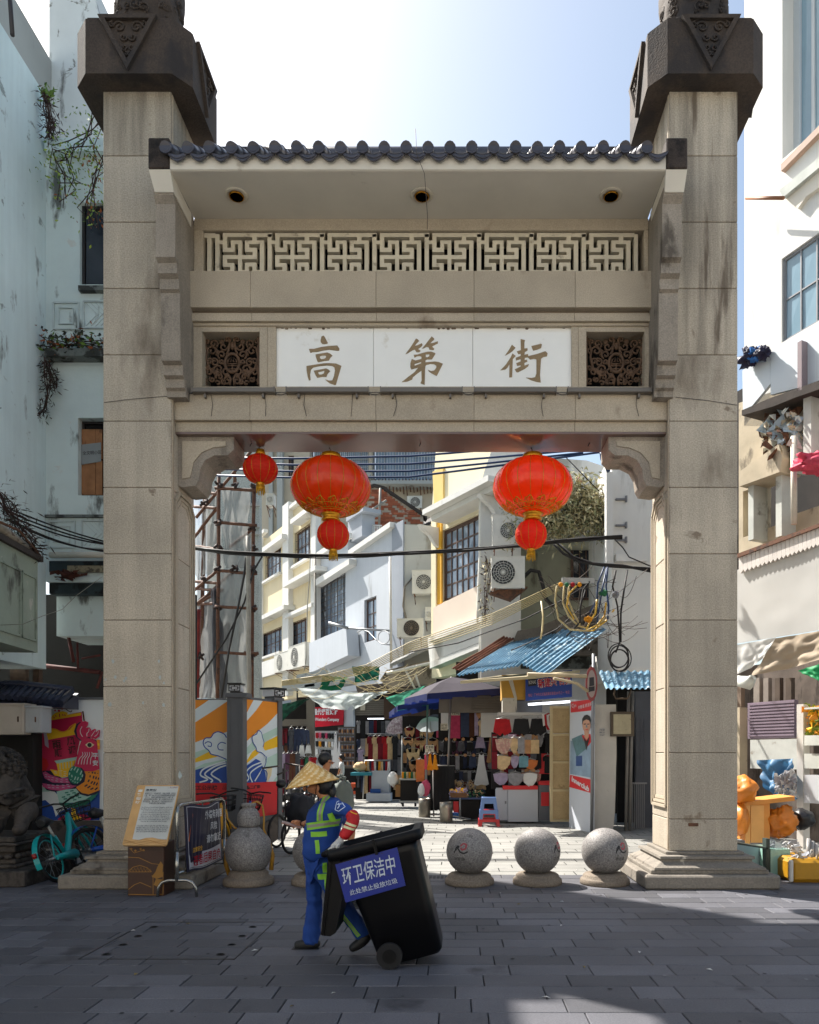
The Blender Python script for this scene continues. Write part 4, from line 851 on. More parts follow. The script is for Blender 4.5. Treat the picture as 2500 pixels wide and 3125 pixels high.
gp = thing('grey_post','tall dark grey steel post with a square lantern, between two orange panels','post',F4.hit(717,2540))
mb = MB(); F4.pbox(mb,693,741,2128,2545,0,.24); F4.pbox(mb,686,753,2114,2128,-.03,.28); obj('post_shaft',mb,HOARDG,gp)
mb = MB(); F4.pbox(mb,700,704,2130,2540,.241,.25); F4.pbox(mb,730,734,2130,2540,.241,.25); obj('post_rib',mb,HOARDG,gp)
LAMPB = M('lamp_black','#17171a',.4); LAMPW = M('lamp_glass','#c9ccd2',.4,.05)
def sqlamp(Fr,x,y,w,h,d,label):
    L = thing('square_lamp',label,'lamp',Fr.hit(x,y,d),'square lamps on the hoarding posts')
    a,z0 = Fr.tz(x-w/2,y,d); b,z1 = Fr.tz(x+w/2,y-h,d); q = (b-a); mb = MB()
    Fr.box(mb,a,b,z0+(z1-z0)*.15,z0+(z1-z0)*.82,d-q,d); obj('lamp_glass_box',mb,LAMPW,L)
    mb = MB(); Fr.box(mb,a-.1*q,b+.1*q,z0+(z1-z0)*.82,z1,d-q*1.1,d+.1*q); Fr.box(mb,a+.1*q,b-.1*q,z0,z0+(z1-z0)*.15,d-q*.9,d-.1*q); obj('lamp_roof',mb,LAMPB,L)
    mb = MB(); zc = z0+(z1-z0)*.48; hh = (z1-z0)*.28; cx = (a+b)/2
    for (u0,u1,v0,v1) in ((a,a+.07*q,-hh,hh),(b-.07*q,b,-hh,hh),(a,b,-hh*1.15,-hh*.9),(a,b,hh*.95,hh*1.18),(cx-.3*q,cx+.3*q,hh*.4,hh*.55),(cx-.3*q,cx+.3*q,-hh*.55,-hh*.4),(cx-.3*q,cx-.24*q,-hh*.5,hh*.5),(cx+.24*q,cx+.3*q,-hh*.5,hh*.5),(a,cx-.3*q,-.05*hh,.1*hh),(cx+.3*q,b,-.05*hh,.1*hh),(cx-.04*q,cx+.04*q,hh*.5,hh),(cx-.04*q,cx+.04*q,-hh,-hh*.5)):
        Fr.box(mb,u0,u1,zc+v0,zc+v1,d,d+.012)
    obj('lattice',mb,LAMPB,L)
sqlamp(F4,716,2114,36,30,.2,'square black lamp with white lattice on top of the tall grey post, larger one')
F5 = F(*F4.hit(741,0)[:2],math.cos(R(62)),math.sin(R(62)))
oh2 = thing('orange_hoarding','narrow printed hoarding with orange rays and a tall curling wave, right of the grey post','hoarding',F5.hit(800,2490))
mb = MB(); F5.pp(mb,[(741,2126),(851,2137),(850,2492),(741,2545)],-.06,0); obj('board',mb,HOARDG,oh2)
e = rays(F5,580,1,oh2,'b')
F5.text('notice_heading','监督二维码',580+525*k2,2050+980*k2,12,INKD,oh2,d=e+.004,wpx=52,bold=.03)
mb = MB(); F5.pp(mb,[(741,2545),(850,2490),(850,2560),(741,2640)],-.1,.02); obj('concrete_footing',mb,HOARDB,oh2)
gp2 = thing('end_post','thinner grey end post of the hoarding carrying the smaller lattice lamp','post',F5.hit(856,2520))
mb = MB(); F5.pbox(mb,850,862,2133,2560,-.12,.03,ref=0); F5.pbox(mb,838,868,2128,2137,-.16,.06); obj('post_shaft',mb,HOARDG,gp2)
sqlamp(F5,853,2129,32,28,.05,'square black lamp with white lattice on the thinner end post, smaller one')

# ================= scaffold =================
BAMB = M('rusty_pole','#5c3a28',.75,.35,6,bump=.3,bs=30,dirt='#2f1c14',dt=.55,ds=6); POLEG = M('grey_pole','#8d877d',.7,.15,5)
F6 = F(0,19.5)
sf = thing('scaffold','rusty pole scaffold wrapped around the building just inside the archway','scaffold',F6.hit(680,2480))
def pole(a,b,r=.045,d=0,d2=None,m=BAMB):
    A_,B_ = Vector(F6.hit(*a,d)),Vector(F6.hit(*b,d if d2 is None else d2)); n = 6; rn = random.uniform
    obj('pole',MB().tube([A_.lerp(B_,i/n)+Vector((rn(-.012,.012),0,rn(-.012,.012))) for i in range(n+1)],r,6),m,sf)
for x,y0,x2,y2 in ((668,1415,664,2130),(775,1480,768,2130)): pole((x,y0),(x2,y2),.048)
pole((626,1455),(612,2130),.055,-1.2); pole((603,1860),(600,2130),.08,0,m=M('red_pole','#7a1c12',.6,.3,6)); pole((717,1372),(716,1480),.05,-1.2)
pole((758,1637),(760,2130),.06,.5,m=POLEG)
for y,y2 in ((1489,1497),(1594,1604),(1740,1752),(1850,1858),(1990,1998)): pole((655,y),(785,y2),.042,.08)
for y,y2 in ((1495,1510),(1545,1552),(1665,1678),(1797,1800),(1775,1780),(1845,1840)): pole((590,y),(665,y2),.042,-1.1,-.1)
for a,b in (((598,1580),(770,1372)),((592,1640),(668,1545)),((594,1850),(712,1745)),((594,1800),(660,1745)),((700,1670),(775,1612)),((608,1840),(680,1800))): pole(a,b,.04,-.6,-.3)
pole((745,1993),(790,1994),.045,.1)
mb = MB()
for x,y in ((672,1478),(721,1484),(772,1487),(666,1595),(772,1610),(667,1668),(668,1685),(774,1675),(667,1738),(716,1735),(774,1738),(665,1850),(770,1860),(770,2000),(626,1536),(622,1770),(614,2000)):
    c = F6.hit(x,y,.05)
    for k in range(3): mb.tube([(c[0]+random.uniform(-.1,.1),c[1]-.1,c[2]+random.uniform(-.12,.05)),(c[0]+random.uniform(-.1,.1),c[1]+.05,c[2]+random.uniform(-.05,.12))],.035,5)
obj('couplers',mb,M('coupler_dark','#2b1a14',.8),sf,kind='stuff')
def cloth_mat(name,col,alpha,t=.4):
    m = MT(name,col,t,.9,var=.12,vs=2); nt = m.node_tree; out = nt.nodes['Material Output']; s = out.inputs[0].links[0].from_socket
    tr = nt.nodes.new('ShaderNodeBsdfTransparent'); mx = nt.nodes.new('ShaderNodeMixShader'); mx.inputs[0].default_value = alpha
    nt.links.new(tr.outputs[0],mx.inputs[1]); nt.links.new(s,mx.inputs[2]); nt.links.new(mx.outputs[0],out.inputs[0]); return m
NET = cloth_mat('netting','#979896',.58); NETD = cloth_mat('netting_dark','#55565c',.85)
def sheet(name,label,Fr,quad,mat,d=-.2,fold=.10,fr=9,cat='netting',grp=None,nu=26,nv=34,pinch=0):
    tl,tr,br,bl = [Vector(Fr.hit(*p,d)) for p in quad]; ph = random.random()*9; nrm = Vector((Fr.nx,Fr.ny,0)); L = (tr-tl).length; ux = (tr-tl).normalized()
    def f(u,v):
        p = (tl.lerp(tr,u)).lerp(bl.lerp(br,u),v); w = .25+.75*v
        s = math.sin(u*fr+ph+2*noise.noise(Vector((u*2,v*2,ph))))*fold*w+noise.noise(Vector((u*5,v*4,ph)))*fold*1.2
        q = p+nrm*s; q += ux*noise.noise(Vector((v*4,ph,u)))*fold*.8*(abs(u-.5)*2)
        q.z -= pinch*math.sin(u*math.pi*3)**2*(1-v)*.2; return q
    return tag(obj(name,MB().grid(f,nu,nv),mat),label,cat,grp)
sheet('scaffold_netting','pale netting sheet on the upper right bay of the scaffold',F6,[(672,1490),(762,1494),(752,1735),(690,1740)],NET,fold=.14)
sheet('scaffold_netting','pale netting sheet on the upper left bay of the scaffold',F6,[(632,1480),(672,1486),(680,1745),(622,1760)],NET,d=-.9,fold=.16)
sheet('scaffold_netting','long grey netting sheet hanging on the lower right bay of the scaffold',F6,[(668,1748),(752,1742),(756,2130),(650,2130)],NET,d=-.25,fold=.16)
sheet('scaffold_netting','loose netting sheet on the lower left bay of the scaffold',F6,[(628,1820),(668,1780),(672,2130),(600,2130)],NET,d=-.7,fold=.2)
sheet('scaffold_netting','bunched dark grey netting hanging down the middle of the scaffold',F6,[(648,1800),(664,1790),(690,2140),(655,2140)],NETD,d=-.1,fold=.14,fr=14)
sheet('scaffold_netting','broad torn netting behind the left poles of the scaffold',F6,[(590,1500),(640,1460),(660,1800),(594,1830)],NET,d=-2.0,fold=.25)
sheet('scaffold_netting','dark slack netting low down behind the left poles of the scaffold',F6,[(590,1830),(668,1800),(672,2130),(590,2130)],NETD,d=-2.2,fold=.25)
sheet('scaffold_netting','netting strip beside the sky at the left edge of the scaffold',F6,[(600,1640),(618,1600),(612,1850),(596,1860)],NET,d=-1.2,fold=.1)
PEBB = M('pebble_dash','#a3a8a4',.9,.1,2,bump=.5,bs=30,spk=.35)
pb = thing('pebbledash_house','grey pebble-dashed house behind the scaffold netting','building',F(0,22.5).hit(720,2400))
F7 = F(0,22.5)
_,hs = wall(F7,[(632,2450),(632,1420),(770,1340),(790,1340),(790,2450)],[(765,802-20,1480,1535),(700,745,1905,2010)][:1],PEBB,pb,'wall',-.35,0)
window(F7,pb,hs[0],1,1,FRAMEG,GLASSD,-.1,.05)
mb = MB()
for y in (1535,1600,1622): F7.pbox(mb,745,792,y,y+8,0,.12)
obj('string_course',mb,GREYOLD,pb)
mb = MB(); F7.pbox(mb,650,700,1900,2000,0,.02); obj('blocked_window',mb,GLASSD,pb)
# ================= street facades on the right-hand row (the street bends off to the left) =================
FR = F(1.9,18,math.sin(R(32)),-math.cos(R(32)))
def offF(f,d): return F(f.ox+f.nx*d,f.oy+f.ny*d,f.ux,f.uy)
def bk(f,mb,t0,t1,z0,z1,d0,d1): return f.box(mb,t0,t1,z0,z1,d0,d1)
# --- yellow and cream house (far)
yh = thing('cream_house','cream four-storey house with white ledges and barred windows beyond the scaffold','building',FR.hit(870,2400))
fy_ = FR
_,hs = wall(FR,[(772,2150),(772,1655),(800,1640),(800,1655),(870,1600),(870,1560),(962,1500),(962,2120)],[(807,858,1700,1778),(898,947,1628,1730),(790,860,1940,2012),(881,938,1905,1980)],CREAMW,yh,'wall',-.3,0)
for h,c in zip(hs,(4,4,5,4)): window(FR,yh,h,c,2 if c == 4 else 2,FRAMEB,GLASS,-.16,.07,bars=c+1,sill=.16)
for (a,b,y,hgt,dd) in ((800,860,1672,14,.45),(886,950,1586,14,.45),(862,962,1782,12,.5),(775,866,1890,12,.5),(866,950,1878,10,.3),(772,805,1640,10,.2),(862,905,1560,10,.2)):
    mb = MB(); FR.pbox(mb,a,b,y,y+hgt,0,dd); obj('ledge',mb,WHITEW,yh)
for a,b in ((772,790),(862,880),(948,963)):
    mb = MB(); FR.pbox(mb,a,b,1640 if a < 800 else 1545,2125,0,.22); obj('pilaster',mb,WHITEW,yh)
mb = MB(); FR.pbox(mb,772,962,2030,2075,0,.18); obj('base_band',mb,WHITEW,yh)
tag(obj('hanging_wire',MB().tube([FR.hit(x,y,.5) for x,y in ((948,1680),(945,1760),(938,1850),(936,2000),(928,2050))],.02,4),M('wire_pale','#8d8a80')),'pale cable dropping down the corner of the cream house','wire')
def pair(f,px,py,d=0): return f.tz(px,py,d)
def acpx(f,x0,x1,yt,yb,d,label,**k):
    t0,z1 = f.tz(x0,yt,d+.3); t1 = f.tz(x1,0,d+.3)[0]; z0 = f.tz(x0,yb,d+.3)[1]
    return aircon(f,min(t0,t1),max(t0,t1),z0,z1,d,label,**k)
acpx(FR,838,880,2000,2055,.2,'left one of two air conditioners under the cream house windows')
acpx(FR,880,932,1978,2045,.2,'right one of two air conditioners under the cream house windows, nearer')
# --- pale grey house with barred window and corner
gh = thing('pale_grey_house','pale blue-grey rendered house with a tall barred window, middle of the street','building',FR.hit(1120,2400))
_,hs = wall(FR,[(960,2125),(960,1690),(1060,1630),(1062,1690),(1190,1597),(1232,1600),(1232,2090)],[(958+4,1055,1790,1955),(1112,1149,1832,1962)],GREYW,gh,'wall',-.35,0)
window(FR,gh,hs[0],5,5,FRAMEG,GLASS,-.2,.08,bars=9,barm=M('bar_dark','#4b3f39',.6)); window(FR,gh,hs[1],2,3,FRAMEB,GLASS,-.12,.06)
mb = MB(); FR.pp(mb,[(960,1770),(1065,1705),(1065,1722),(960,1790)],0,.3); obj('cornice',mb,WHITEW,gh)
mb = MB(); FR.pp(mb,[(1062,1680),(1190,1592),(1190,1608),(1062,1696)],0,.22); FR.pp(mb,[(960,1690),(1060,1624),(1060,1640),(960,1706)],0,.2); obj('roof_coping',mb,WHITEW,gh)
mb = MB(); FR.pp(mb,[(944,1962),(1056,1915),(1062,2000),(944,2055)],.05,.5); obj('balcony_front',mb,GREYW,gh)
mb = MB(); FR.pbox(mb,1196,1230,1605,2090,0,.05,ref=0); obj('corner_band',mb,M('mid_grey_paint','#8b929c',.8,.05),gh)
mb = MB(); FR.pbox(mb,1062,1105,1590,1660,-.6,-.1); FR.pbox(mb,1056,1108,1580,1592,-.7,0); obj('roof_turret',mb,M('turret_grey','#9aa0a8',.85,.05),gh)
sf2 = F(*FR.hit(1232,0)[:2],1,-.05)
wall(sf2,[(1232,2090),(1232,1600),(1328,1606),(1328,2075)],[],M('side_wall_beige','#b9b9b2',.9,.08,.8,dirt='#8b8375',dt=.58,ds=1.5,dz=.4),gh,'side_wall',-.3,0)
acpx(sf2,1258,1322,1742,1812,.1,'upper air conditioner with a rusty bracket on the side of the grey house',fan=.6)
acpx(sf2,1212,1292,1890,1945,.55,'lower air conditioner with dark fan on the side wall above the street wires',fan=.6,fanm=M('fan_brown','#75685a',.5))
acpx(sf2,1298,1318,1855,1895,.1,'small old air conditioner squeezed beside the cream corner',fan=.5)
mb = MB(); mb.tube([sf2.hit(x,y,.1) for x,y in ((1262,1760),(1235,1790),(1230,1850),(1240,1890))],.03,5); tag(obj('hose',mb,M('hose_grey','#7a7469')),'grey hose looping down between the two air conditioners','hose')
# street lamp arm
sla = thing('street_lamp','wall-mounted grey street lamp arm reaching left over the street','street lamp',FR.hit(1190,1930,.2))
LG = M('lamp_arm_grey','#8e9194',.5,.1,metal=.3)
obj('lamp_arm',MB().tube([FR.hit(1190,1925,.1),FR.hit(1062,1917,1.2)],.035,6),LG,sla)
obj('scroll_brace',MB().tube([FR.hit(x,y,.5) for x,y in ((1190,1968),(1165,1965),(1145,1950),(1125,1928),(1105,1922),(1090,1930))],.02,5).tube([FR.hit(1172+18*math.cos(i*.5),1945+20*math.sin(i*.5),.4) for i in range(14)],.015,5),LG,sla,kind='stuff')
obj('lamp_head',MB().tube([FR.hit(1062,1917,1.2),FR.hit(1004,1901,1.6)],[.06,.05],6),LG,sla)
# --- yellow building with big gridded window
F8 = F(*FR.hit(1320,0)[:2],math.sin(R(33)),-math.cos(R(33)))
yb = thing('yellow_trimmed_house','white and cream house with a yellow pilaster and a large gridded brown window','building',F8.hit(1400,2400))
_,hs = wall(F8,[(1318,2070),(1318,1560),(1330,1375),(1500,1375),(1500,2040)],[(1349,1462,1620,1838)],M('cream_wall_light','#dcd2b4',.85,.04,.5,dirt='#b8a98a',dt=.68,ds=.8),yb,'wall',-.35,0)
window(F8,yb,hs[0],6,5,FRAMEB,GLASS,-.1,.09)
mb = MB(); F8.pbox(mb,1332,1347,1560,1845,0,.05); obj('yellow_pilaster',mb,YELLOWW,yb)
mb = MB(); F8.pbox(mb,1316,1330,1555,2000,0,.1); obj('cream_pilaster',mb,M('cream_light','#d9cfae',.85,.05),yb)
mb = MB(); F8.pp(mb,[(1320,1440),(1352,1425),(1352,1535),(1325,1548)],0,.06); obj('yellow_band',mb,M('pale_yellow','#d9bc72',.85,.05),yb)
cor = MB(); a_,z_a = F8.tz(1289,1568,.8); b_,z_b = F8.tz(1490,1470,.8)
za,zb2 = F8.tz(1289,1556,.8)[1],F8.tz(1289,1572,.8)[1]
F8.box(cor,a_,b_,zb2,za,0,.8); F8.box(cor,a_+.05,b_-.05,zb2-.14,zb2-.002,0,.55); obj('gutter_cornice',cor,WHITEW,yb)
for px in (1300,1485):
    t = F8.tz(px,0,.4)[0]; mb = MB(); pr = [(0,0),(.7,0),(.6,-.12),(.35,-.25),(.15,-.5),(0,-.6)]
    mb.prism([[(p,q) for p,q in pr][::-1]],lambda a,b,d: F8.w(t+d,zb2-.145+b,a),0,.14,back=True); obj('cornice_bracket',mb,WHITEW,yb)
mb = MB(); F8.pp(mb,[(1322,1855),(1462,1785),(1462,1890),(1322,1940)],0,.22); obj('window_apron',mb,M('apron_pink','#d6c6b6',.85,.05,1,dirt='#b3a08b',dt=.66,ds=1),yb)
mb = MB(); F8.pp(mb,[(1306,1945),(1470,1880),(1470,1895),(1306,1962)],0,.42); F8.pp(mb,[(1312,2020),(1470,1960),(1470,1975),(1312,2040)],0,.3); obj('string_course',mb,WHITEW,yb)
mb = MB(); F8.pp(mb,[(1306,1962),(1470,1896),(1470,1958),(1312,2020)],0,.25); obj('fascia_band',mb,WHITEW,yb)
pp_ = MB(); pp_.tube([F8.hit(x,y,.35) for x,y in ((1500,1500),(1484,1512),(1472,1530),(1471,1560),(1470,1700),(1464,1850),(1464,1900))],.085,9)
tag(obj('drain_pipe',pp_,M('pipe_white','#cfccc2',.6,.06)),'white bent drain pipe running down right of the big gridded window','pipe')
pp_ = MB(); pp_.tube([F8.hit(x,y,.3) for x,y in ((1478,1620),(1476,1760),(1470,1900),(1466,2080))],.06,8)
tag(obj('drain_pipe',pp_,M('pipe_white','#cfccc2')),'thinner white pipe behind the bent drain pipe reaching down to the roof','pipe')
# frontal walls further right: AC wall, recess, white block
F9 = F(0,19.3)
wb = thing('white_back_house','white house behind the plant with a dark recessed window and flat roof line','building',F9.hit(1650,2400))
_,hs = wall(F9,[(1468,2250),(1468,1470),(1500,1375),(1620,1370),(1640,1395),(1720,1400),(1790,1405),(1850,1425),(1850,1700),(1850,2250)],[(1590,1810,1640,2030)],WHITEW,wb,'wall',-.4,0)
OLV = M('olive_recess_wall','#97998a',.9,.12,1,dirt='#5d5a4e',dt=.58,ds=2,dz=.4)  # grey-olive wall colour of the window recess
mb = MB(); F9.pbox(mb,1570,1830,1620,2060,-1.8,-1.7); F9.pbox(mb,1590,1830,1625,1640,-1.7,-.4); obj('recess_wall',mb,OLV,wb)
Fr2 = offF(F9,-1.68)
t_ = lambda x,y: Fr2.tz(x,y)
window(Fr2,wb,[t_(1742,1832),t_(1815,1832),t_(1815,1660),t_(1742,1660)],3,1,FRAMEB,GLASSD,.03,.06)
mb = MB(); F9.pbox(mb,1590,1800,1990,2040,-1.7,.1); obj('recess_sill',mb,M('mouldy_ledge','#6f7571'),wb)
vine('roof_weeds','dark weeds along the mouldy sill under the recessed window',F9,[(1600,1998),(1680,1980),(1760,1965),(1800,1950)],260,.14,.12,[DARKL,DEADP,GREENL],4,d=.2,long=5,droop=-.2)
F10 = F(0,17.2)
rb = thing('white_end_house','plain white house wall seen between the recess and the right pillar','building',F10.hit(1930,2400))
wall(F10,[(1868,2060),(1868,1380),(2080,1380),(2080,2060)],[],WHITEW,rb,'wall',-3,0)
mb = MB(); F10.pbox(mb,1880,1975,1690,1712,0,.15); obj('ledge',mb,WHITEW,rb)
mb = MB(); F10.pbox(mb,1851,1872,1440,1722,0,.2); tag(obj('duct',mb,WHITEW),'square white duct running down the edge of the plain white wall','duct')
for y in (1520,1600,1645):
    mb = MB(); F10.pbox(mb,1880,1915,y,y+5,0,.06); F10.pbox(mb,1910,1915,y-8,y+10,0,.07); obj('pipe_clip',mb,FRAMEG,rb)
PLM = M('dry_leaf','#b0a680',.7,.3,6); PLM2 = M('grey_green_leaf','#8a8c66',.7,.3,6)
vine('cascading_plant','large cascading grey-green succulent hanging behind the right lantern',F(0,18.3),[(1640,1560),(1680,1520),(1720,1500),(1770,1500),(1810,1530),(1790,1580),(1740,1590),(1690,1610),(1650,1590)],5200,.17,.20,[PLM,PLM2,PLM],14,d=0,long=4,droop=.6)
vine('cascading_plant','dry strand of the succulent hanging down at the duct',F(0,18.2),[(1825,1530),(1830,1600),(1835,1640)],420,.15,.12,[PLM,PLM2],6,d=0,long=6,droop=.8)
vine('cascading_plant','dry plant drooping in front of the upper slatted air conditioner',F(0,18.4),[(1560,1580),(1555,1620),(1560,1660)],420,.15,.12,[PLM,PLM2],6,d=0,long=6,droop=.8)
vine('dry_climber','dry climber hanging down the wall below the air conditioners',F(0,19.1),[(1490,1700),(1495,1760),(1480,1830),(1478,1900)],240,.14,.08,[DEADP,PLM],4,d=.1,long=5,droop=.8)
FAc = F(0,18.7)
acpx(FAc,1503,1572,1572,1668,.1,'big slatted air conditioner right of the gridded window, upper one',fan=.9)
acpx(FAc,1500,1602,1700,1795,.1,'big air conditioner on a rusty shelf right of the gridded window, lower one',fan=.2)
mb = MB(); FAc.pp(mb,[(1495,1808),(1550,1790),(1612,1790),(1560,1830)],0,.3); tag(obj('air_con_shelf',mb,RUSTM),'rusty shelf under the lower big air conditioner','shelf')
mb = MB(); FAc.pbox(mb,1738,1776,1440,1485,-.3,-.1)
tag(obj('air_conditioner',mb,ACW),'air conditioner with a small red emblem above the cascading plant','air conditioner')
mb = MB(); FAc.pp(mb,[(1762,1464),(1767,1453),(1772,1464),(1767,1460)],-.099,-.09); FAc.pbox(mb,1760,1775,1467,1469,-.099,-.09)
obj('red_emblem',mb,PR['red'],bpy.data.objects.get('air_conditioner.008') or wb)
tag(obj('thick_cable',MB().tube([FAc.hit(x,y,.3) for x,y in ((1600,1760),(1620,1740),(1645,1745),(1658,1790),(1668,1830),(1690,1850))],.05,7),WIRE),'thick black cable arching right of the lower big air conditioner','cable')
# --- far buildings seen over the street roofs
F11 = F(0,40)
fa = thing('tower_flats','tall beige block of flats at the far end with white caged balconies','building',F11.hit(1000,2300))
BEIGE = M('beige_flats','#b6ab98',.9,.08,.3,dirt='#8e8474',dt=.58,ds=.5,dz=.3)
_,hs = wall(F11,[(795,2200),(795,1250),(1460,1250),(1460,2200)],[(880,897,1390,1460),(945,1125,1340,1440),(1135,1400,1340,1465)],BEIGE,fa,'wall',-1,0)
window(F11,fa,hs[0],1,2,FRAMEB,GLASSD,-.2,.08,bars=4)
for h in hs[1:]: window(F11,fa,h,8,2,FRAMEG,GLASS,-.6,.1,bars=30,barm=M('bar_white','#cfcfcb',.6))
for a,b,y in ((940,1130,1446),(1132,1405,1470)):
    mb = MB(); F11.pbox(mb,a,b,y-4,y+6,0,.9); obj('balcony_slab',mb,GREYOLD,fa)
mb = MB()
for i in range(26): mb.tube([F11.hit(1135+i*10.4,1462,.8),F11.hit(1135+i*10.4+4,1500+random.random()*14,.1)],.035,3,cap=False)
obj('balcony_braces',mb,RUSTM,fa,kind='stuff')
mb = MB(); F11.pbox(mb,845,862,1250,1700,0,.4); F11.pbox(mb,820,832,1250,1700,0,.2); obj('vertical_fin',mb,GREYOLD,fa)
acpx(F11,1243,1288,1515,1550,.1,'small air conditioner on the concrete above the brick gable',fan=.6)
acpx(F(0,24),812,836,1508,1542,.1,'small air conditioner on the flats left of the big lantern',fan=.5)
# brick gable: individual bricks
F12 = F(0,30)
bg_ = thing('brick_gable','crumbling red brick gable with a sloping mossy top behind the left lantern','wall',F12.hit(1200,1640))
out = [(1085,1640),(1090,1560),(1105,1500),(1142,1483),(1170,1490),(1290,1570),(1300,1640)]
wall(F12,out,[],M('brick_mortar','#a89c8c',.95,.25,2,dirt='#5d564b',dt=.55,ds=3),bg_,'mortar_face',-.5,0)
BRICK = M('old_brick','#94543a',.9,.2,3,obj=.3,dirt='#b3a797',dt=.6,ds=3)
pb_ = MB(); F12.box(pb_,0,.27,0,.085,.0,.03); base = obj('brick',pb_,BRICK,bg_); first = True; nb = 0
def inside(p,poly):
    r = False
    for i in range(len(poly)):
        (x1,y1),(x2,y2) = poly[i],poly[i-1]
        if (y1 > p[1]) != (y2 > p[1]) and p[0] < (x2-x1)*(p[1]-y1)/(y2-y1)+x1: r = not r
    return r
for j in range(22):
    for i in range(13):
        x = 1092+i*17+((j % 2)*8); y = 1634-j*7
        if all(inside((x+dx,y-dy),out) for dx in (-2,22) for dy in (-1,8)) and random.random() < .72 and nb < 260:
            t,z = F12.tz(x,y); nb += 1
            if first: o = base; first = False
            else: o = base.copy(); COL.objects.link(o); o.parent = bg_
            o.location = (t-0,random.uniform(-.01,.01),z)
base0 = Vector(bg_.location)
for o in bg_.children:
    if o.name.startswith('brick'): pass
mb = MB(); F12.pbar(mb,[(1085,1545),(1110,1492),(1142,1480),(1170,1487),(1300,1575)],9,-.5,.1); obj('mossy_coping',mb,M('dark_coping','#37302b'),bg_)
tr_ = thing('tin_roof','corrugated dark tin roof edge below the brick gable','roof',F12.hit(1280,1620))
mb = MB()
for i in range(14): mb.tube([F12.hit(1232+i*7,1640-i*3.6,.2),F12.hit(1246+i*7,1622-i*4,-2)],.05,5)
obj('tin_sheet',mb,M('dark_tin','#37312e',.6,.2,4),tr_,kind='stuff')
cage = MB()
for i in range(12): cage.tube([FR.hit(1108+i*5,1602+i*.5,-.5),FR.hit(1108+i*5,1640,-.5)],.02,3,cap=False)
for y in (1600,1620,1638): cage.tube([FR.hit(1105,y,-.5),FR.hit(1165,y+4,-.5)],.025,3)
tag(obj('roof_railing',cage,M('bar_white','#cfcfcb')),'white metal roof railing between the turret and the brick gable','railing')
# antenna-like poles above gable
mb = MB(); mb.tube([F12.hit(1161,1490,.5),F12.hit(1157,1615,.5)],.05,5); mb.tube([F12.hit(1098,1580,.5),F12.hit(1180,1527,.5)],.05,5)
tag(obj('leaning_pole',mb,POLEG),'two grey poles crossing in front of the brick gable','pole')
# far filler: the left row beyond the hoardings and the street end
end = thing('street_end_house','shaded house closing the bend of the street behind the stalls','building',(-14,37,0))
mb = MB(); mb.box(-24,-8.5,37,39,0,9); obj('wall',mb,GREYW,end)

# ================= right side =================
G = F(*F(0,14).hit(2275,0)[:2],math.sin(R(26.4)),-math.cos(R(26.4)))
wh = thing('white_apartment_block','bright white apartment block with blue-grey windows on the far right','building',G.hit(2400,2300))
_,hs = wall(G,[(2272,1300),(2272,-300),(2620,-300),(2620,1300)],[(2388,2600,-250,486),(2386,2600,790,1046)],WHITEW,wh,'wall',-.5,0)
BGL = M('blue_grey_glass','#7f9aa8',.15,.1,.8); FRW = M('window_frame_white','#b6bcbf',.5,.05)
window(G,wh,hs[0],4,1,FRW,BGL,-.3,.12); window(G,wh,hs[1],4,2,M('frame_slim_dark','#7c7d80',.5),BGL,-.06,.045)
mb = MB(); G.pp(mb,[(2384,500),(2640,240),(2640,262),(2384,522)],0,.1); obj('sill',mb,M('sill_rust','#a98d7c',.7,.1,3),wh)
can = thing('window_canopy','worn white concrete canopy over the right-hand window','canopy',G.hit(2400,600))
mb = MB(); G.pp(mb,[(2378,580),(2640,365),(2640,395),(2390,602)],0,.16); obj('canopy_slab',mb,M('worn_white','#bfc2bb',.9,.15,2,dirt='#7d7b70',dt=.6,ds=3),can)
mb = MB(); G.pp(mb,[(2392,604),(2640,400),(2640,470),(2460,600),(2435,636),(2410,612)],0,.08); obj('canopy_underside',mb,M('soffit_plaster','#b5ab9a'),can)
tag(obj('horizontal_rod',MB().tube([G.hit(2278,604,.3),G.hit(2392,604,.3)],.03,6),M('rod_brown','#8a5a3a',.6)),'thin brown rod sticking out towards the right pillar','rod')
# balcony storeys
bal = thing('cluttered_balcony','cluttered upper balcony with tilted white panels and a dark slab edge','balcony',G.hit(2400,1200))
mb = MB(); G.pp(mb,[(2266,1130),(2350,1080),(2352,1170),(2290,1245),(2268,1260)],.3,.36); G.pp(mb,[(2352,1075),(2640,940),(2640,1130),(2352,1205)],.3,.36); obj('parapet_panel',mb,M('panel_bluewhite','#c3ccd2',.6,.05,1),bal)
mb = MB(); G.pp(mb,[(2264,1252),(2350,1215),(2420,1190),(2640,1110),(2640,1140),(2430,1212),(2360,1240),(2264,1268)],-.3,.5); obj('slab_edge',mb,M('dark_coping','#37302b'),bal)
mb = MB(); G.pbox(mb,2434,2447,1045,1195,.36,.5); obj('upright',mb,M('mauve_post','#8a7d80',.8,.1),bal)
bl2 = thing('lower_balcony','weathered beige balcony storey with posts and a dark opening, right of the pillar','balcony',G.hit(2400,1500))
BE2 = M('weathered_beige','#b7aa92',.9,.15,2,bump=.3,bs=20,dirt='#6a6152',dt=.58,ds=3,dz=.5)
wall(G,[(2255,1900),(2255,1230),(2640,1100),(2640,1900)],[(2268,2310,1500,1640),(2318,2368,1480,1620),(2392,2600,1440,1580)],BE2,bl2,'wall',-.3,0)
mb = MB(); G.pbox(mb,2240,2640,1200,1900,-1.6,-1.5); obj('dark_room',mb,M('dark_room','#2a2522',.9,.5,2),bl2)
mb = MB(); G.pp(mb,[(2256,1440),(2376,1355),(2388,1395),(2380,1440),(2256,1485)],0,.5); obj('sloping_slab',mb,BE2,bl2)
mb = MB()
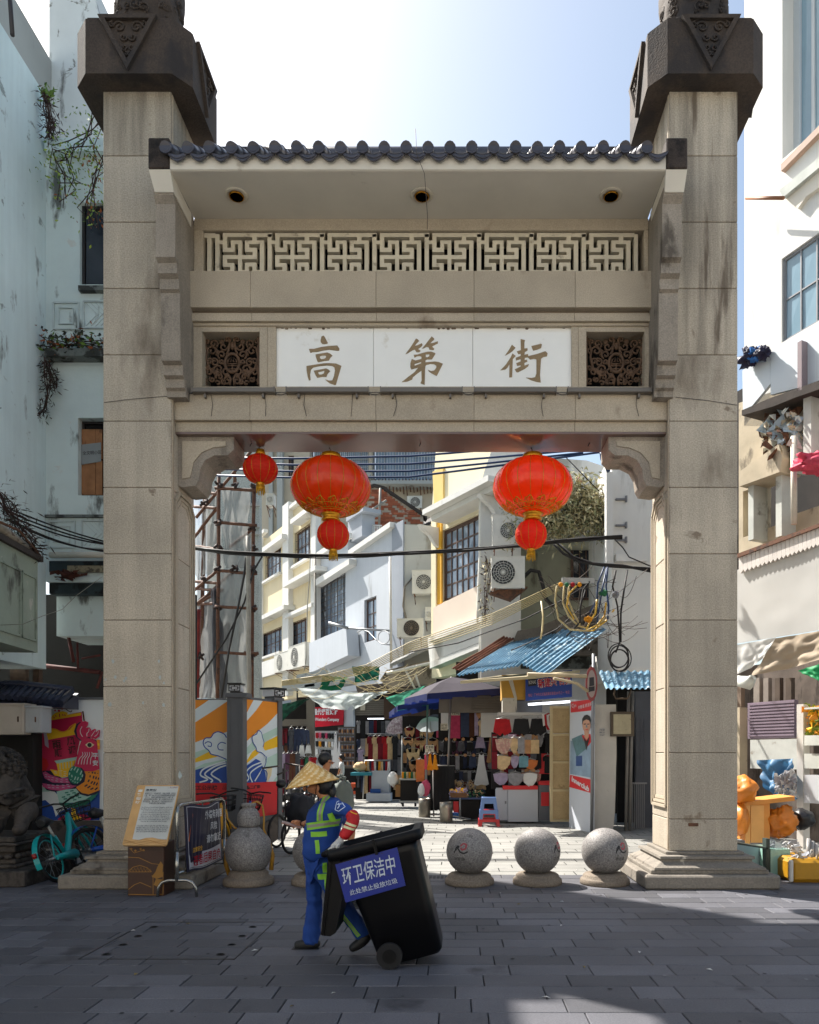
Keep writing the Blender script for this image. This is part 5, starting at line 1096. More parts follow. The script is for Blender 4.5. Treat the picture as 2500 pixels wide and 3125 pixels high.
for x0,x1,a,b in ((2368,2386,1440,1640),(2412,2432,1330,1440),(2284,2300,1480,1650),(2452,2476,1200,1400)): G.pbox(mb,x0,x1,a,b,.0,.35)
obj('posts',mb,M('worn_white','#bfc2bb'),bl2,kind='stuff')
tag(obj('drain_pipe',MB().tube([G.hit(2423,1332,.5),G.hit(2424,1600,.5)],.05,6),M('pipe_cream','#c8c2b4')),'thin grey downpipe crossing the dark opening on the far right','pipe')

# junk on the slab: crumpled plastic
def crumple(name,label,Fr,poly,mats,n,d0,d1,size,cat,grp=None):
    mb = MB(); xs = [p[0] for p in poly]; ys = [p[1] for p in poly]; k = 0
    while k < n:
        x,y = random.uniform(min(xs),max(xs)),random.uniform(min(ys),max(ys))
        if not inside((x,y),poly): continue
        c = Fr.hit(x,y,random.uniform(d0,d1)); s = size*random.uniform(.5,1.3)
        mb.add([(c[0]+random.uniform(-s,s),c[1]+random.uniform(-s,s)*.5,c[2]+random.uniform(-s,s)) for _ in range(5)],[(0,1,2),(0,2,3),(0,3,4),(1,4,2)],random.randrange(len(mats))); k += 1
    return tag(obj(name,mb,mats),label,cat,grp)
crumple('stored_junk','jumble of rusty pipes, plastic and rags stored under the upper balcony slab',G,[(2320,1290),(2400,1250),(2440,1240),(2440,1370),(2340,1385)],[M('worn_white','#bfc2bb'),RUSTM,BE2,M('plastic_clear','#9fb0bb',.3)],110,.1,.5,.12,'junk')
mb = MB()
for i in range(22):
    G.pp(mb,[(2255+i*13,1698-i*4.6),(2266+i*13,1694-i*4.6),(2268+i*13,1740-i*4.6),(2261+i*13,1750-i*4.6),(2255+i*13,1742-i*4.6)],.62,.66)
val = thing('scalloped_awning_edge','white scalloped trim hanging along the top of the big white awning','awning trim',G.hit(2400,1700))
obj('scallops',mb,M('scallop_white','#c9c2bb',.8,.1,3),val,kind='stuff')
mb = MB(); G.pp(mb,[(2250,1690),(2640,1545),(2640,1556),(2250,1702)],.3,.7); obj('trim_rail',mb,RUSTM,val)
WC = MT('white_canvas','#c9c8c4',.25,.8,var=.05,vs=1)
sheet('white_awning','large plain white canvas wall above the right-hand stall',G,[(2248,1740),(2640,1590),(2640,1900),(2248,1965)],WC,d=.6,fold=.008,fr=5,cat='awning')
sheet('white_awning','lower white awning flap sloping down over the right-hand stall',G,[(2248,1968),(2372,1946),(2330,2010),(2248,2062)],WC,d=.75,fold=.03,fr=5,cat='awning')
sheet('beige_awning','beige canvas awning stretched over the right-hand stall',G,[(2370,1948),(2560,1915),(2520,2010),(2300,2065)],MT('beige_canvas','#a59682',.2,.85,var=.15,vs=2),d=.7,fold=.06,fr=6,cat='awning')
mb = MB(); mb.tube([G.hit(2248,2078,.7),G.hit(2285,2085,.8),G.hit(2300,2066,.8)],[.1,.12,.06],7); tag(obj('rolled_awning_edge',mb,M('worn_white','#bfc2bb')),'rolled crumpled end of the awning beside the right pillar','awning')
# shop front below
sp = thing('right_shopfront','shaded shop front with boards and a mauve roller shutter right of the archway','shop',G.hit(2350,2500))
SB = M('shop_board','#6b6058',.9,.3,3,dirt='#3a332d',dt=.55,ds=4,dz=.3)
mb = MB(); G.pbox(mb,2225,2800,2040,2620,-1.0,-.9); obj('back_wall',mb,SB,sp)
for a,b in ((2235,2262),(2300,2318),(2330,2345),(2365,2380),(2398,2415)):
    mb = MB(); G.pbox(mb,a,b,2070,2160,-.5,-.4); obj('board',mb,M('board_'+str(a % 3),('#7a6a5c','#54483e','#8a8178')[a % 3],.9,.2,4),sp)
mb = MB(); G.pbox(mb,2238,2258,2160,2520,-.4,-.2); obj('pale_pillar',mb,BE2,sp)
mb = MB(); G.pbox(mb,2282,2425,2146,2255,-.3,-.2,ref=0); rs = obj('roller_shutter',mb,M('mauve_shutter','#7f707d',.7,.1,4),sp)
for i in range(11):
    mb = MB(); G.pbox(mb,2284,2424,2149+i*9.4,2154+i*9.4,-.2,-.17); obj('shutter_slat',mb,M('mauve_shutter',''),rs)
mb = MB(); G.pbox(mb,2290,2432,2258,2345,-.3,-.15); obj('white_board',mb,M('board_white','#b9bab4',.7,.12,3,dirt='#85796a',dt=.62,ds=4),sp)
WP = M('white_post','#c5c0b8',.6,.08,4)
st = thing('stall_post','white square stall post standing behind the yellow tub','post',G.hit(2450,2600,.8))
mb = MB(); G.pbox(mb,2432,2452,2150,2590,.6,.75); obj('post_shaft',mb,WP,st)
sheet('green_awning','small bright green awning flap at the right edge',G,[(2432,2048),(2520,2020),(2520,2085),(2500,2078)],MT('green_canvas','#1f9a5c',.4,.6,var=.1),d=.9,fold=.03,cat='awning')
crumple('yellow_flowers','mass of yellow and orange artificial flowers at the right edge',G,[(2452,2155),(2560,2150),(2560,2230),(2470,2240)],[PR['yellow'],M('olive','#6c7a1e',.7),PR['amber']],240,.3,.8,.07,'flowers')
mb = MB(); G.pbox(mb,2455,2620,2160,2165,.2,.9); G.pbox(mb,2455,2620,2245,2275,.2,.9); G.pbox(mb,2455,2620,2300,2345,.2,.85); tag(obj('stall_shelf',mb,M('worn_white','#bfc2bb')),'white stall shelves beside the post at the right edge','shelf')
mb = MB(); G.pbox(mb,2455,2620,2365,2450,.2,.9); tag(obj('white_counter',mb,M('counter_white','#c2c5c9',.5,.05)),'plain white counter panel at the right edge','counter')
BLUT = MT('blue_tarp','#3f6f96',.3,.5,var=.15,vs=4)
sheet('blue_tarpaulin','blue plastic sheet draped over goods above the orange crate',G,[(2312,2320),(2425,2315),(2428,2440),(2345,2440)],BLUT,d=.9,fold=.12,fr=11,cat='tarpaulin')
crumple('grey_rags','grey crumpled rags lying on the blue sheet',G,[(2365,2375),(2425,2350),(2428,2430),(2375,2430)],[M('rag_grey','#8f9096',.8,.2,6),M('rag_white','#c0c0be',.8)],120,1.0,1.15,.07,'rags')
def blob(name,label,Fr,cx,cy,rx,ry,rz,d,mat,cat,lump=.18,grp=None,sq=1.0,n=30,k=18):
    """a lumpy bag or bundle; cx, cy photo point of its centre, radii in metres"""
    c = Vector(Fr.hit(cx,cy,d)); ph = random.random()*50; mb = MB()
    def f(u,v):
        a,b = u*2*math.pi,(v-.5)*math.pi; x,y,z = math.cos(a)*math.cos(b),math.sin(a)*math.cos(b),math.sin(b)
        if sq != 1: x,y,z = [math.copysign(abs(q)**sq,q) for q in (x,y,z)]
        r = 1+lump*noise.noise(Vector((x*1.6+ph,y*1.6,z*1.6)))+lump*.8*noise.noise(Vector((x*4+ph,y*4,z*3)))+lump*.35*noise.noise(Vector((x*9,y*9+ph,z*9)))
        return (c.x+x*rx*r,c.y+y*ry*r,c.z+z*rz*r)
    mb.grid(f,n,k); o = obj(name,mb,mat); return tag(o,label,cat,grp) if label else o
for x,c,r,l in ((2290,'navy',.16,'left dark blue bundle of laundry on the upper balcony rail'),(2306,'skyb',.13,'small bright blue cloth on the upper balcony rail'),(2330,'navy',.12,'right purple-blue cloth on the upper balcony rail')): blob('laundry',l,G,x,1088-(x-2290)*.3,r,r,r*.8,.5,PR[c],'laundry',lump=.7)
blob('pink_bundle','folded bright pink cloth on the balcony at the right edge',G,2490,1412,.3,.25,.12,.6,M('pink_cloth','#c7405a',.7,.2,5),'cloth',lump=.5,sq=.6)
ORG = M('orange_plastic','#cf7a22',.45,.2,4,bump=.4,bs=12,dirt='#9c4f12',dt=.58,ds=4)
F13 = F(0,11.0)
blob('orange_sack','big orange sack bulging out behind the right pillar',F13,2262,2410,.22,.3,.20,0,ORG,'sack')
blob('orange_sack','lower orange sack squeezed between the right pillar and the crate',F13,2248,2500,.16,.28,.26,0,ORG,'sack')
cr = thing('orange_crate','orange wooden crate with an upright batten, left of the white stall post','crate',F13.hit(2330,2590))
OW = M('orange_wood','#d08a3c',.6,.12,3,dirt='#a35e22',dt=.6,ds=5)
mb = MB(); F13.pbox(mb,2272,2350,2445,2565,-.55,0); obj('crate_body',mb,OW,cr)
mb = MB(); F13.pbox(mb,2276,2290,2450,2578,0,.03); F13.pbox(mb,2292,2332,2458,2572,0,.015); obj('batten',mb,M('orange_wood_light','#dca35c',.6,.1,3),cr)
mb = MB(); F13.pp(mb,[(2270,2448),(2426,2430),(2426,2444),(2350,2452),(2270,2460)],-.5,.04); obj('crate_lid',mb,OW,cr)
blob('orange_sack','crumpled orange bundle at the right end of the crate',F13,2385,2505,.2,.25,.22,-.1,ORG,'sack',lump=.4)
blob('dark_bundle','dark rounded bundle hanging behind the white post',F13,2450,2500,.16,.16,.16,-.3,M('black_plastic','#141215',.4,.2,5),'bundle')
F14 = F(0,9.7)
gl = thing('glass_case','low pale green glass display case on a dark frame beside the plinth','display case',F14.hit(2330,2710))
GG = M('pale_green_glass','#8fb5a8',.15,.1,2); GF = M('dark_green_frame','#2d3b36',.5)
mb = MB(); F14.pbox(mb,2352,2412,2592,2708,-.5,0); obj('glass_panel',mb,GG,gl)
mb = MB(); F14.pp(mb,[(2240,2572),(2348,2592),(2348,2690),(2262,2640)],-.4,-.35); obj('glass_panel',mb,M('pale_sky_glass','#a9b9bd',.2,.1),gl)
mb = MB(); F14.pbox(mb,2339,2350,2560,2712,-.1,.02); F14.pbar(mb,[(2234,2572),(2345,2590)],5,-.2,.02); obj('case_frame',mb,GF,gl)
crumple('scrap_paper','scraps of pale wrapping paper lying on top of the glass case',F14,[(2345,2568),(2440,2572),(2440,2600),(2350,2594)],[M('rag_white','#c0c0be'),M('rag_grey','')],80,-.4,-.05,.05,'paper')
ORT = M('orange_translucent','#d0591a',.25,.2,5)
blob('orange_bag','small flat orange plastic bag lying on the pavement at the right',F(0,9.0),2346,2735,.23,.16,.095,0,ORT,'bag',lump=.3)
MUST = M('mustard_plastic','#a8790f',.45,.15,4,bump=.3,bs=10)
yt = thing('yellow_tub','big square mustard-yellow plastic tub with a white edge at the right edge','tub',F(0,9.3).hit(2460,2750))
Fy = F(0,9.3); mb = MB(); a0 = Fy.tz(2416,2752); a1 = Fy.tz(2600,2622)
mb.cbox(a0[0],a1[0],9.3,10.0,0,a1[1],.05); obj('tub_body',mb,MUST,yt)
mb = MB(); mb.cbox(a0[0]-.03,a0[0]+.01,9.26,9.32,.02,a1[1]-.01,.01); obj('white_edge',mb,WP,yt)
mb = MB()
for i in range(3): mb.tube([Fy.hit(2466+i*12,2622,-.2),Fy.hit(2468+i*12,2560+i*8,-.3)],.025,6)
tag(obj('bottle_row',mb,M('grey_bottle','#8d8a86',.4)),'row of grey bottles standing on the mustard-yellow tub','bottles')
crumple('packing_scraps','crumpled packing scraps heaped on the yellow tub',Fy,[(2415,2610),(2520,2600),(2520,2628),(2420,2626)],[M('rag_white',''),M('rag_grey',''),BE2],80,-.5,-.05,.06,'scraps')
# ================= people helper =================
def skin(name,chains,mat,parent,sub=2,root=None,label=None,smooth=True):
    """chains: lists of (x,y,z,r[,r2]); a point repeated in another chain is shared"""
    vs = []; rs = []; es = []; idx = {}
    for ch in chains:
        prev = None
        for p in ch:
            key = tuple(round(q,4) for q in p[:3])
            if key not in idx: idx[key] = len(vs); vs.append(p[:3]); rs.append((p[3],p[4] if len(p) > 4 else p[3]))
            i = idx[key]
            if prev is not None and prev != i: es.append((prev,i))
            prev = i
    off = Vector((0,0,0)); q = parent
    while q is not None: off += q.location; q = q.parent
    me = bpy.data.meshes.new(name); me.from_pydata([(v[0]-off.x,v[1]-off.y,v[2]-off.z) for v in vs],es,[])
    o = bpy.data.objects.new(name,me)
    m = o.modifiers.new('s','SKIN'); m.use_smooth_shade = True
    for i,r in enumerate(rs): me.skin_vertices[0].data[i].radius = r
    me.skin_vertices[0].data[root or 0].use_root = True
    ss = o.modifiers.new('d','SUBSURF'); ss.levels = ss.render_levels = sub
    nm = evaluated(o); o.modifiers.clear(); o.data = nm; COL.objects.link(o)
    bpy.data.meshes.remove(me); nm.materials.clear(); nm.materials.append(mat)
    for p in nm.polygons: p.use_smooth = True
    if parent is not None: o.parent = parent
    if label: o['label'] = label
    return o
def wrinkle(o,amp,sc):
    for v in o.data.vertices:
        p = v.co*sc; n = noise.noise(Vector((p.x,p.y,p.z*1.6))); m_ = 1-abs(noise.noise(Vector((p.x*1.7+3,p.y*1.7,p.z*.9+p.x)))*2); v.co += v.normal*amp*(n*.8+m_*.7-.3)
SKIN = M('skin','#b57a54',.55,.06,8); HAIR = M('hair_black','#120f0f',.5,.2,20); WHITEC = M('cloth_white','#cfcfcd',.85,.05,6); BLACKC = M('cloth_black','#131316',.85,.15,6); NAVYC = M('cloth_navy','#161c33',.85,.15,6)

# ================= stalls =================
COLS = dict(red='#a3161f',wine='#6d1020',black='#15151a',nude='#b98c63',pink='#c2506c',rose='#b23a5c',denim='#2d3650',grey='#4d4f55',lilac='#a295ad',white='#c9c8c6',yellow='#d8901a',beige='#c9ae86',floral='#b98d86',cyan='#6d9aa8',orange='#c2703c',brown='#5a3826',slate='#39435c',ash='#8d8d91',plum='#5b3a52',green='#2b6a48',blue='#2a4f8e')
CM = {k: MT('cloth_'+k,v,.15,.9,var=.2,vs=9,dirt=('#c7b49a' if k in ('floral',) else None),dt=.5,ds=22) for k,v in COLS.items()}
SH = {
 'rect': [(0,0),(1,0),(1,1),(0,1)],
 'towel': [(0,0),(1,0),(.98,.5),(1,1),(.5,.98),(.02,1)],
 'shorts': [(.12,0),(.88,0),(1,.75),(.62,1),(.5,.82),(.38,1),(0,.75)],
 'bra': [(0,.1),(.12,0),(.2,.3),(.42,.35),(.58,.35),(.8,.3),(.88,0),(1,.1),(.95,.6),(.75,1),(.55,.7),(.5,.62),(.45,.7),(.25,1),(.05,.6)],
 'top': [(.25,0),(.4,.06),(.6,.06),(.75,0),(1,.12),(.95,.35),(.82,.3),(.85,1),(.15,1),(.18,.3),(.05,.35),(0,.12)],
 'dress': [(.35,0),(.5,.06),(.65,0),(.72,.3),(1,.95),(.8,1),(.5,.96),(.2,1),(0,.95),(.28,.3)],
 'skirt': [(.2,0),(.8,0),(1,1),(.5,.95),(0,1)],
 'trousers': [(.1,0),(.9,0),(1,1),(.6,1),(.5,.35),(.4,1),(0,1)],
 'brief': [(0,.1),(.5,0),(1,.1),(.92,.6),(.7,.95),(.4,1),(.1,.7)],
}
HOOK = M('hanger_grey','#9a9a98',.4,0,metal=.3)
NAMES = {'rect': 'cloth','towel': 'towel','shorts': 'shorts','bra': 'bra','top': 'top','dress': 'dress','skirt': 'skirt','trousers': 'trousers','brief': 'underpants'}
random.seed(11)
def hang(Fr,kind,x0,x1,y0,y1,col,d,label,grp=None,hook=True):
    T = thing(NAMES[kind],label,NAMES[kind],Fr.hit((x0+x1)/2,y1,d),grp); mb = MB(); dd = random.uniform(0,.05)
    ring = [(x0+(x1-x0)*a,y0+(y1-y0)*b) for a,b in SH[kind]]
    tl = [Fr.tz(x,y,d) for x,y in ring]
    # gently folded cloth: subdivided outline, front and back bulged
    t0,t1 = min(p[0] for p in tl),max(p[0] for p in tl); ph = random.random()*9
    n = 9; w = (t1-t0)
    mb.prism([tl],lambda a,b,q: Fr.w(a,b,q+.02*math.sin((a-t0)/max(w,.01)*14+ph)),d-.02+dd,d+.02+dd,back=True)
    obj('fabric',mb,CM[col],T)
    if hook:
        h = MB(); cx = (x0+x1)/2; h.tube([Fr.hit(x0+(x1-x0)*.15,y0+1,d+dd),Fr.hit(cx,y0-3,d+dd),Fr.hit(x1-(x1-x0)*.15,y0+1,d+dd)],.01,4); h.tube([Fr.hit(cx,y0-3,d+dd),Fr.hit(cx,y0-8,d+dd)],.008,4)
        obj('hanger',h,HOOK,T)
    return T
CARD = M('price_card','#c4bda9',.8,.08,5)
def card(Fr,x0,x1,y0,y1,d,txt,label,px=None):
    T = thing('price_card',label,'price sign',Fr.hit(x0,y1,d)); mb = MB(); Fr.pbox(mb,x0,x1,y0,y1,d,d+.01); obj('card',mb,CARD,T)
    n = txt.count('\n')+1; Fr.text('card_lettering',txt,(x0+x1)/2,(y0+y1)/2,(y1-y0)*.78,INKD,T,d=d+.016,wpx=(x1-x0)*.86,bold=.02)
def boxthing(name,label,cat,Fr,x0,x1,y0,y1,d0,d1,mat,ref=0):
    mb = MB(); Fr.pbox(mb,x0,x1,y0,y1,d0,d1,ref=ref); return tag(obj(name,mb,mat),label,cat)
FA1 = F(0,17.6)
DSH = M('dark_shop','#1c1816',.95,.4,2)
shp = thing('shop_interior','dark shop interior behind the underwear display and the big umbrella','shop',FA1.hit(1500,2500))
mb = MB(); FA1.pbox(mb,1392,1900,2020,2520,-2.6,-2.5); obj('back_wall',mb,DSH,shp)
mb = MB(); FA1.pbox(mb,1340,1530,2095,2175,-1.6,-1.5)
sh_ = obj('rolled_shutter',mb,M('shutter_grey','#6f695f',.7,.1,3),shp)
for i in range(9):
    mb = MB(); FA1.pbox(mb,1440,1530,2100+i*8,2104+i*8,-1.5,-1.46); obj('shutter_slat',mb,M('shutter_grey',''),sh_)
# yellow pillar
yp = thing('yellow_pillar','yellow shop pillar with a white wrapped strip under the blue roof','pillar',FA1.hit(1570,2180))
mb = MB(); FA1.pbox(mb,1532,1606,2060,2135,-.6,0); obj('pillar_shaft',mb,M('pillar_yellow','#b48a3a',.8,.15,3),yp)
mb = MB(); FA1.pbox(mb,1534,1574,2130,2178,-.3,.01); FA1.pp(mb,[(1548,2062),(1562,2062),(1578,2130),(1578,2175),(1570,2130)],0,.02); obj('white_strip',mb,M('chipped_white','#b9b6ab',.85,.1,4,dirt='#7b705c',dt=.6,ds=6),yp)
mb = MB(); FA1.pbox(mb,1574,1655,2138,2178,-.4,-.1); obj('block_wall',mb,M('grey_block','#6b6f76',.9,.15,4),yp)
# blue sign
bs = thing('shop_sign','blue shop sign with red and white Chinese lettering under the blue tin roof','sign',FA1.hit(1680,2135))
FB = F(*FA1.hit(1675,0,.2)[:2],1,-.12)
mb = MB(); FB.pp(mb,[(1604,2066),(1746,2044),(1746,2126),(1604,2138)],-.1,0); obj('sign_board',mb,M('sign_blue','#123a8c',.5,.08,2),bs)
mb = MB(); FB.pp(mb,[(1612,2073),(1638,2070),(1638,2092),(1612,2095)],0,.006); obj('logo_block',mb,M('logo_black','#10131c',.5),bs)
WT = M('letter_white','#d2d4d6',.6); RT = M('letter_red','#b7202a',.6)
FB.text('sign_lettering','BONAS',1625,2082,11,WT,bs,d=.012,wpx=22,ang=.08)
FB.text('sign_lettering_outline','新建兴 百货',1692,2080,30,WT,bs,d=.008,wpx=104,ang=.12,bold=.055); FB.text('sign_lettering','新建兴 百货',1692,2080,28,RT,bs,d=.014,wpx=100,ang=.12,bold=.015)
FB.text('sign_small_lettering','地址：广州市北京路高第街首层209号之一  电话：',1676,2117,10,M('letter_pink','#c4788a',.6),bs,d=.012,wpx=128,ang=.07)
tl_ = thing('tube_light','lit white fluorescent tube fixed under the blue shop sign','light',FB.hit(1680,2142))
mb = MB(); mb.tube([FB.hit(1612,2150,.05),FB.hit(1745,2141,.05)],.03,6); obj('tube',mb,M('tube_glow','#dfe4ea',.4,0,emit=1.6),tl_)
# posters, panels, cabinets
pa,pc = Vector((350/FP*16.3,16.3)),Vector((418/FP*15.15,15.15)); FPo = F(pa.x,pa.y,pc.x-pa.x,pc.y-pa.y)
po = thing('standing_poster','tall red and white advertising panel with the portrait of a man in a red collar','poster',FPo.hit(1775,2540))
mb = MB(); FPo.pp(mb,[(1740,2134),(1808,2139),(1806,2545),(1737,2527)],-.06,0); obj('panel',mb,M('poster_white','#b9bdc4',.5,.03),po)
mb = MB(); FPo.pp(mb,[(1742,2142),(1807,2134),(1807,2168),(1742,2175)],0,.003); FPo.pp(mb,[(1740,2365),(1807,2380),(1806,2421),(1738,2402)],0,.003); obj('red_band',mb,PR['red'],po)
PB_ = [M('poster_haze','#7f95a8',.5,.3,2),M('poster_blue','#27477a',.5,.2,4),M('face','#b98a70',.6),HAIR,PR['red'],M('poster_teal','#4f7379',.5,.3,4)]
mb = MB(); FPo.pp(mb,[(1741,2260),(1806,2265),(1806,2374),(1740,2362)],0,.003,0); FPo.pp(mb,[(1745,2255),(1780,2240),(1790,2285),(1760,2310)],.004,.004,5)
FPo.pp(mb,[(1758,2308),(1777,2306),(1777,2338),(1758,2338)],.006,.006,1); FPo.pp(mb,[(1776,2245),(1802,2240),(1804,2265),(1794,2278),(1783,2262)],.006,.006,4)
FPo.pp(mb,[(1783,2222),(1797,2222),(1797,2250),(1790,2258),(1784,2250)],.008,.008,2)
FPo.pp(mb,[(1790+12.5*math.cos(a*.42),2212+24*math.sin(a*.42)) for a in range(15)],.010,.010,2)
FPo.pp(mb,[(1777,2212),(1777,2194),(1783,2184),(1792,2181),(1800,2186),(1803,2198),(1802,2210),(1799,2199),(1790,2196),(1781,2200)],.012,.012,3)
for x in (1785,1796): FPo.pp(mb,[(x-3.5,2209),(x+3.5,2208),(x+3,2211),(x-3,2212)],.012,.012,3)
FPo.pp(mb,[(1786,2226),(1796,2225),(1791,2229)],.012,.012,4); FPo.pp(mb,[(1789,2212),(1791.5,2212),(1793,2220),(1788,2220)],.0125,.0125,5)
FPo.pp(mb,[(1780,2248),(1790,2262),(1800,2246),(1797,2262),(1790,2290)],.012,.012,3)
obj('portrait_print',mb,PB_,po)
FPo.text('poster_lettering','Cyn',1752,2155,15,WT,po,d=.008,wpx=14); FPo.text('poster_lettering','创雅诺 舒适家',1785,2154,11,WT,po,d=.008,wpx=42,ang=.05)
FPo.text('poster_lettering','Innerclub',1771,2392,17,WT,po,d=.008,wpx=54,ang=-.2,bold=.03)
FTp = F(*F(0,16.6).hit(1682,0)[:2],1,.05)
tp_ = thing('folding_screen','tall tan wooden panel screen beside the advertising panel','screen',FTp.hit(1710,2508))
TAN = M('tan_board','#a58f68',.8,.12,3,spk=.1,bs=40,dirt='#7d6848',dt=.6,ds=3); TAN2 = M('tan_frame','#b3a27c',.7,.08,4)
for a,b in ((2162,2238),(2246,2322),(2330,2408),(2416,2500)):
    mb = MB(); FTp.pbox(mb,1688,1738,a,b,-.04,0); obj('screen_panel',mb,TAN,tp_)
mb = MB()
for y in (2155,2239,2323,2409,2501): FTp.pbox(mb,1688,1739,y,y+7,-.05,.03)
obj('cross_rail',mb,TAN2,tp_)
mb = MB(); FTp.pbox(mb,1680,1688,2155,2508,-.05,.04); FTp.pbox(mb,1739,1743,2160,2515,-.05,.04); obj('side_rail',mb,TAN2,tp_)
F21 = F(0,15.4)
pw = thing('peeling_pillar','white plastered pillar with peeling patches beside the meter box','pillar',F21.hit(1850,2550))
mb = MB(); F21.pp(mb,[(1812,2546),(1812,2150),(1880,2150),(1882,2300),(1877,2480),(1870,2548)],-.5,0); obj('pillar_shaft',mb,M('peeling_white','#aeaba4',.9,.08,2,bump=.3,bs=20,dirt='#6f675b',dt=.66,ds=3,dirt2='#8f8473',dt2=.68,ds2=5),pw)
F21.text('number_notice','开锁 通渠\n8888 2233\n020 6677',1838,2235,22,M('ink_blue','#31405e',.7),pw,d=.006,wpx=16)
al = thing('alley_wall','dark tiled alley with pipes and a locked gate right of the meter box','alley',(3.7,17.5,0))
mb = MB(); F21.pbox(mb,1885,2110,2060,2560,-2.2,-2.1); obj('alley_back',mb,DSH,al)
mb = MB(); F21.pbox(mb,1940,2100,2110,2540,-1.0,-.9); obj('tiled_wall',mb,M('slate_tile','#3a3f4a',.5,.15,3),al)
for i in range(13):
    for j in range(3):
        mb = MB(); F21.pbox(mb,1942+j*12,1953+j*12,2190+i*14,2202+i*14,-.9,-.885); obj('wall_tile',mb,M('slate_tile',''),al)
mb = MB()
for i in range(7): F21.pbox(mb,1930+i*6,1932+i*6,2390,2530,-.5,-.46)
F21.pbox(mb,1928,1975,2388,2393,-.5,-.44); obj('gate_bars',mb,FRAMEG,al)
mb = MB()
for x0 in (1912,1924): mb.tube([F21.hit(x0+8,2110,-.2),F21.hit(x0+4,2250,-.2),F21.hit(x0-2,2545,-.2)],.035,7)
tag(obj('grey_pipes',mb,M('pipe_grey','#6d6a66',.5,.15,5)),'pair of grey pipes running down the alley behind the right pillar','pipe')
mbx = thing('meter_box','rusty cream metal meter box hung beside the peeling pillar','meter box',F21.hit(1898,2245,.1))
mb = MB(); F21.pbox(mb,1866,1936,2172,2247,-.1,.12); obj('box_body',mb,M('meter_dark','#4c4133',.7,.2,5),mbx)
mb = MB(); F21.pbox(mb,1873,1926,2180,2240,.12,.14); obj('door',mb,M('meter_cream','#9b9378',.6,.15,6,dirt='#4d3a24',dt=.6,ds=9),mbx)
mb = MB(); mb.tube([F21.hit(x,y,.1) for x,y in ((1878,2100),(1874,2120),(1880,2132),(1915,2132),(1920,2125),(1926,2105))],.02,5); tag(obj('bent_pipe',mb,M('pipe_rust','#5b4a3a',.7)),'small bent rusty pipe above the meter box','pipe')
# round traffic sign
rs_ = thing('round_sign','round no-trucks traffic sign seen almost edge-on on its grey pole','traffic sign',F21.hit(1815,2545,.3))
FRs = F(*F21.hit(1806,0,.3)[:2],.42,.9)
def ell(cx,cy,rx,ry,n=24): return [(cx+rx*math.cos(2*math.pi*i/n),cy+ry*math.sin(2*math.pi*i/n)) for i in range(n)]
F21.pp(MB(),ell(1806,2087,18,52),0,0)
m1 = MB(); F21.pp(m1,ell(1806,2087,18,53),.26,.29); F21.pp(m1,ell(1806,2087,13,42),.291,.292,1); obj('sign_disc',m1,[M('sign_red_rim','#7b2a2c',.5),M('sign_face','#8d7f7b',.5)],rs_)
m1 = MB(); F21.pp(m1,[(1799,2068),(1813,2066),(1814,2092),(1799,2095)],.293,.295); F21.pp(m1,[(1797,2097),(1815,2094),(1815,2108),(1797,2112)],.293,.295); obj('truck_symbol',m1,M('sign_black','#1e1c22',.6),rs_)
obj('sign_pole',MB().tube([F21.hit(1812,1995,.24),F21.hit(1806,2545,.24)],.035,7),M('galvanised','#7b7d80',.45,.1,metal=.4),rs_)
ra = thing('flag_arm','cream metal pipe arm reaching left from the round sign pole','pipe arm',F21.hit(1700,2065,.2))
obj('pipe_arm',MB().tube([F21.hit(1790,2064,.3),F21.hit(1610,2058,.6)],.04,7).tube([F21.hit(1795,2110,.3),F21.hit(1760,2085,.4),F21.hit(1690,2070,.6)],.03,6),M('pipe_tan','#a99a7c',.6,.1,4),ra,kind='stuff')
# underwear display
F22 = F(0,17.3)
ud = thing('display_rack','wall rack of shorts and underwear above the white cabinet','display rack',F22.hit(1580,2410))
mb = MB(); F22.pbox(mb,1500,1650,2235,2408,-.2,-.1); obj('black_back_panel',mb,M('rack_black','#111013',.8),ud)
mb = MB(); F22.pbox(mb,1520,1668,2174,2184,-.05,.02)
for y in (2248,2304,2352): F22.pbox(mb,1505,1648,y,y+3,-.05,.0)
obj('rail',mb,HOOK,ud,kind='stuff')
for x0,x1,c,l in ((1505,1562,'red','red shorts with black trim hanging first on the top rail'),(1564,1618,'black','black shorts hanging second on the top rail'),(1616,1668,'black','black shorts hanging last on the top rail beside the striped cloths')):
    hang(F22,'shorts',x0,x1,2194,2246,c,.06,l,'shorts on the top rail')
for x0,x1,y0,y1,c,k,l in ((1512,1562,2252,2302,'floral','brief','pink floral underpants on the second row, far left'),(1556,1583,2252,2300,'beige','brief','small cream underpants second on the second row'),(1580,1602,2252,2300,'ash','rect','grey pack third on the second row'),(1600,1622,2258,2300,'nude','rect','nude-coloured pack fourth on the second row'),(1620,1645,2258,2300,'beige','rect','beige pack last on the second row'),
        (1503,1560,2306,2350,'beige','brief','yellow flowered underpants on the third row, far left'),(1558,1584,2306,2345,'lilac','brief','lilac underpants second on the third row'),(1584,1612,2308,2342,'cyan','rect','light blue pack on the third row'),(1596,1642,2318,2348,'orange','brief','orange patterned underpants on the third row, right'),
        (1505,1553,2358,2396,'lilac','brief','lilac underpants on the lowest row, far left'),(1548,1598,2358,2398,'ash','brief','grey spotted underpants in the middle of the lowest row'),(1594,1640,2358,2400,'white','brief','pale grey underpants at the right of the lowest row')):
    hang(F22,k,x0,x1,y0,y1,c,.04+random.random()*.05,l,'underwear on the wall rack')
for i in range(4): hang(F22,'brief',1654+i*7,1682+i*5,2174+i*2,2232-i*3,'white' if i % 2 == 0 else 'red',.05+i*.04,'striped white and red cloth fanned at the end of the top rail','striped cloths fanned beside the tan screen',hook=False)
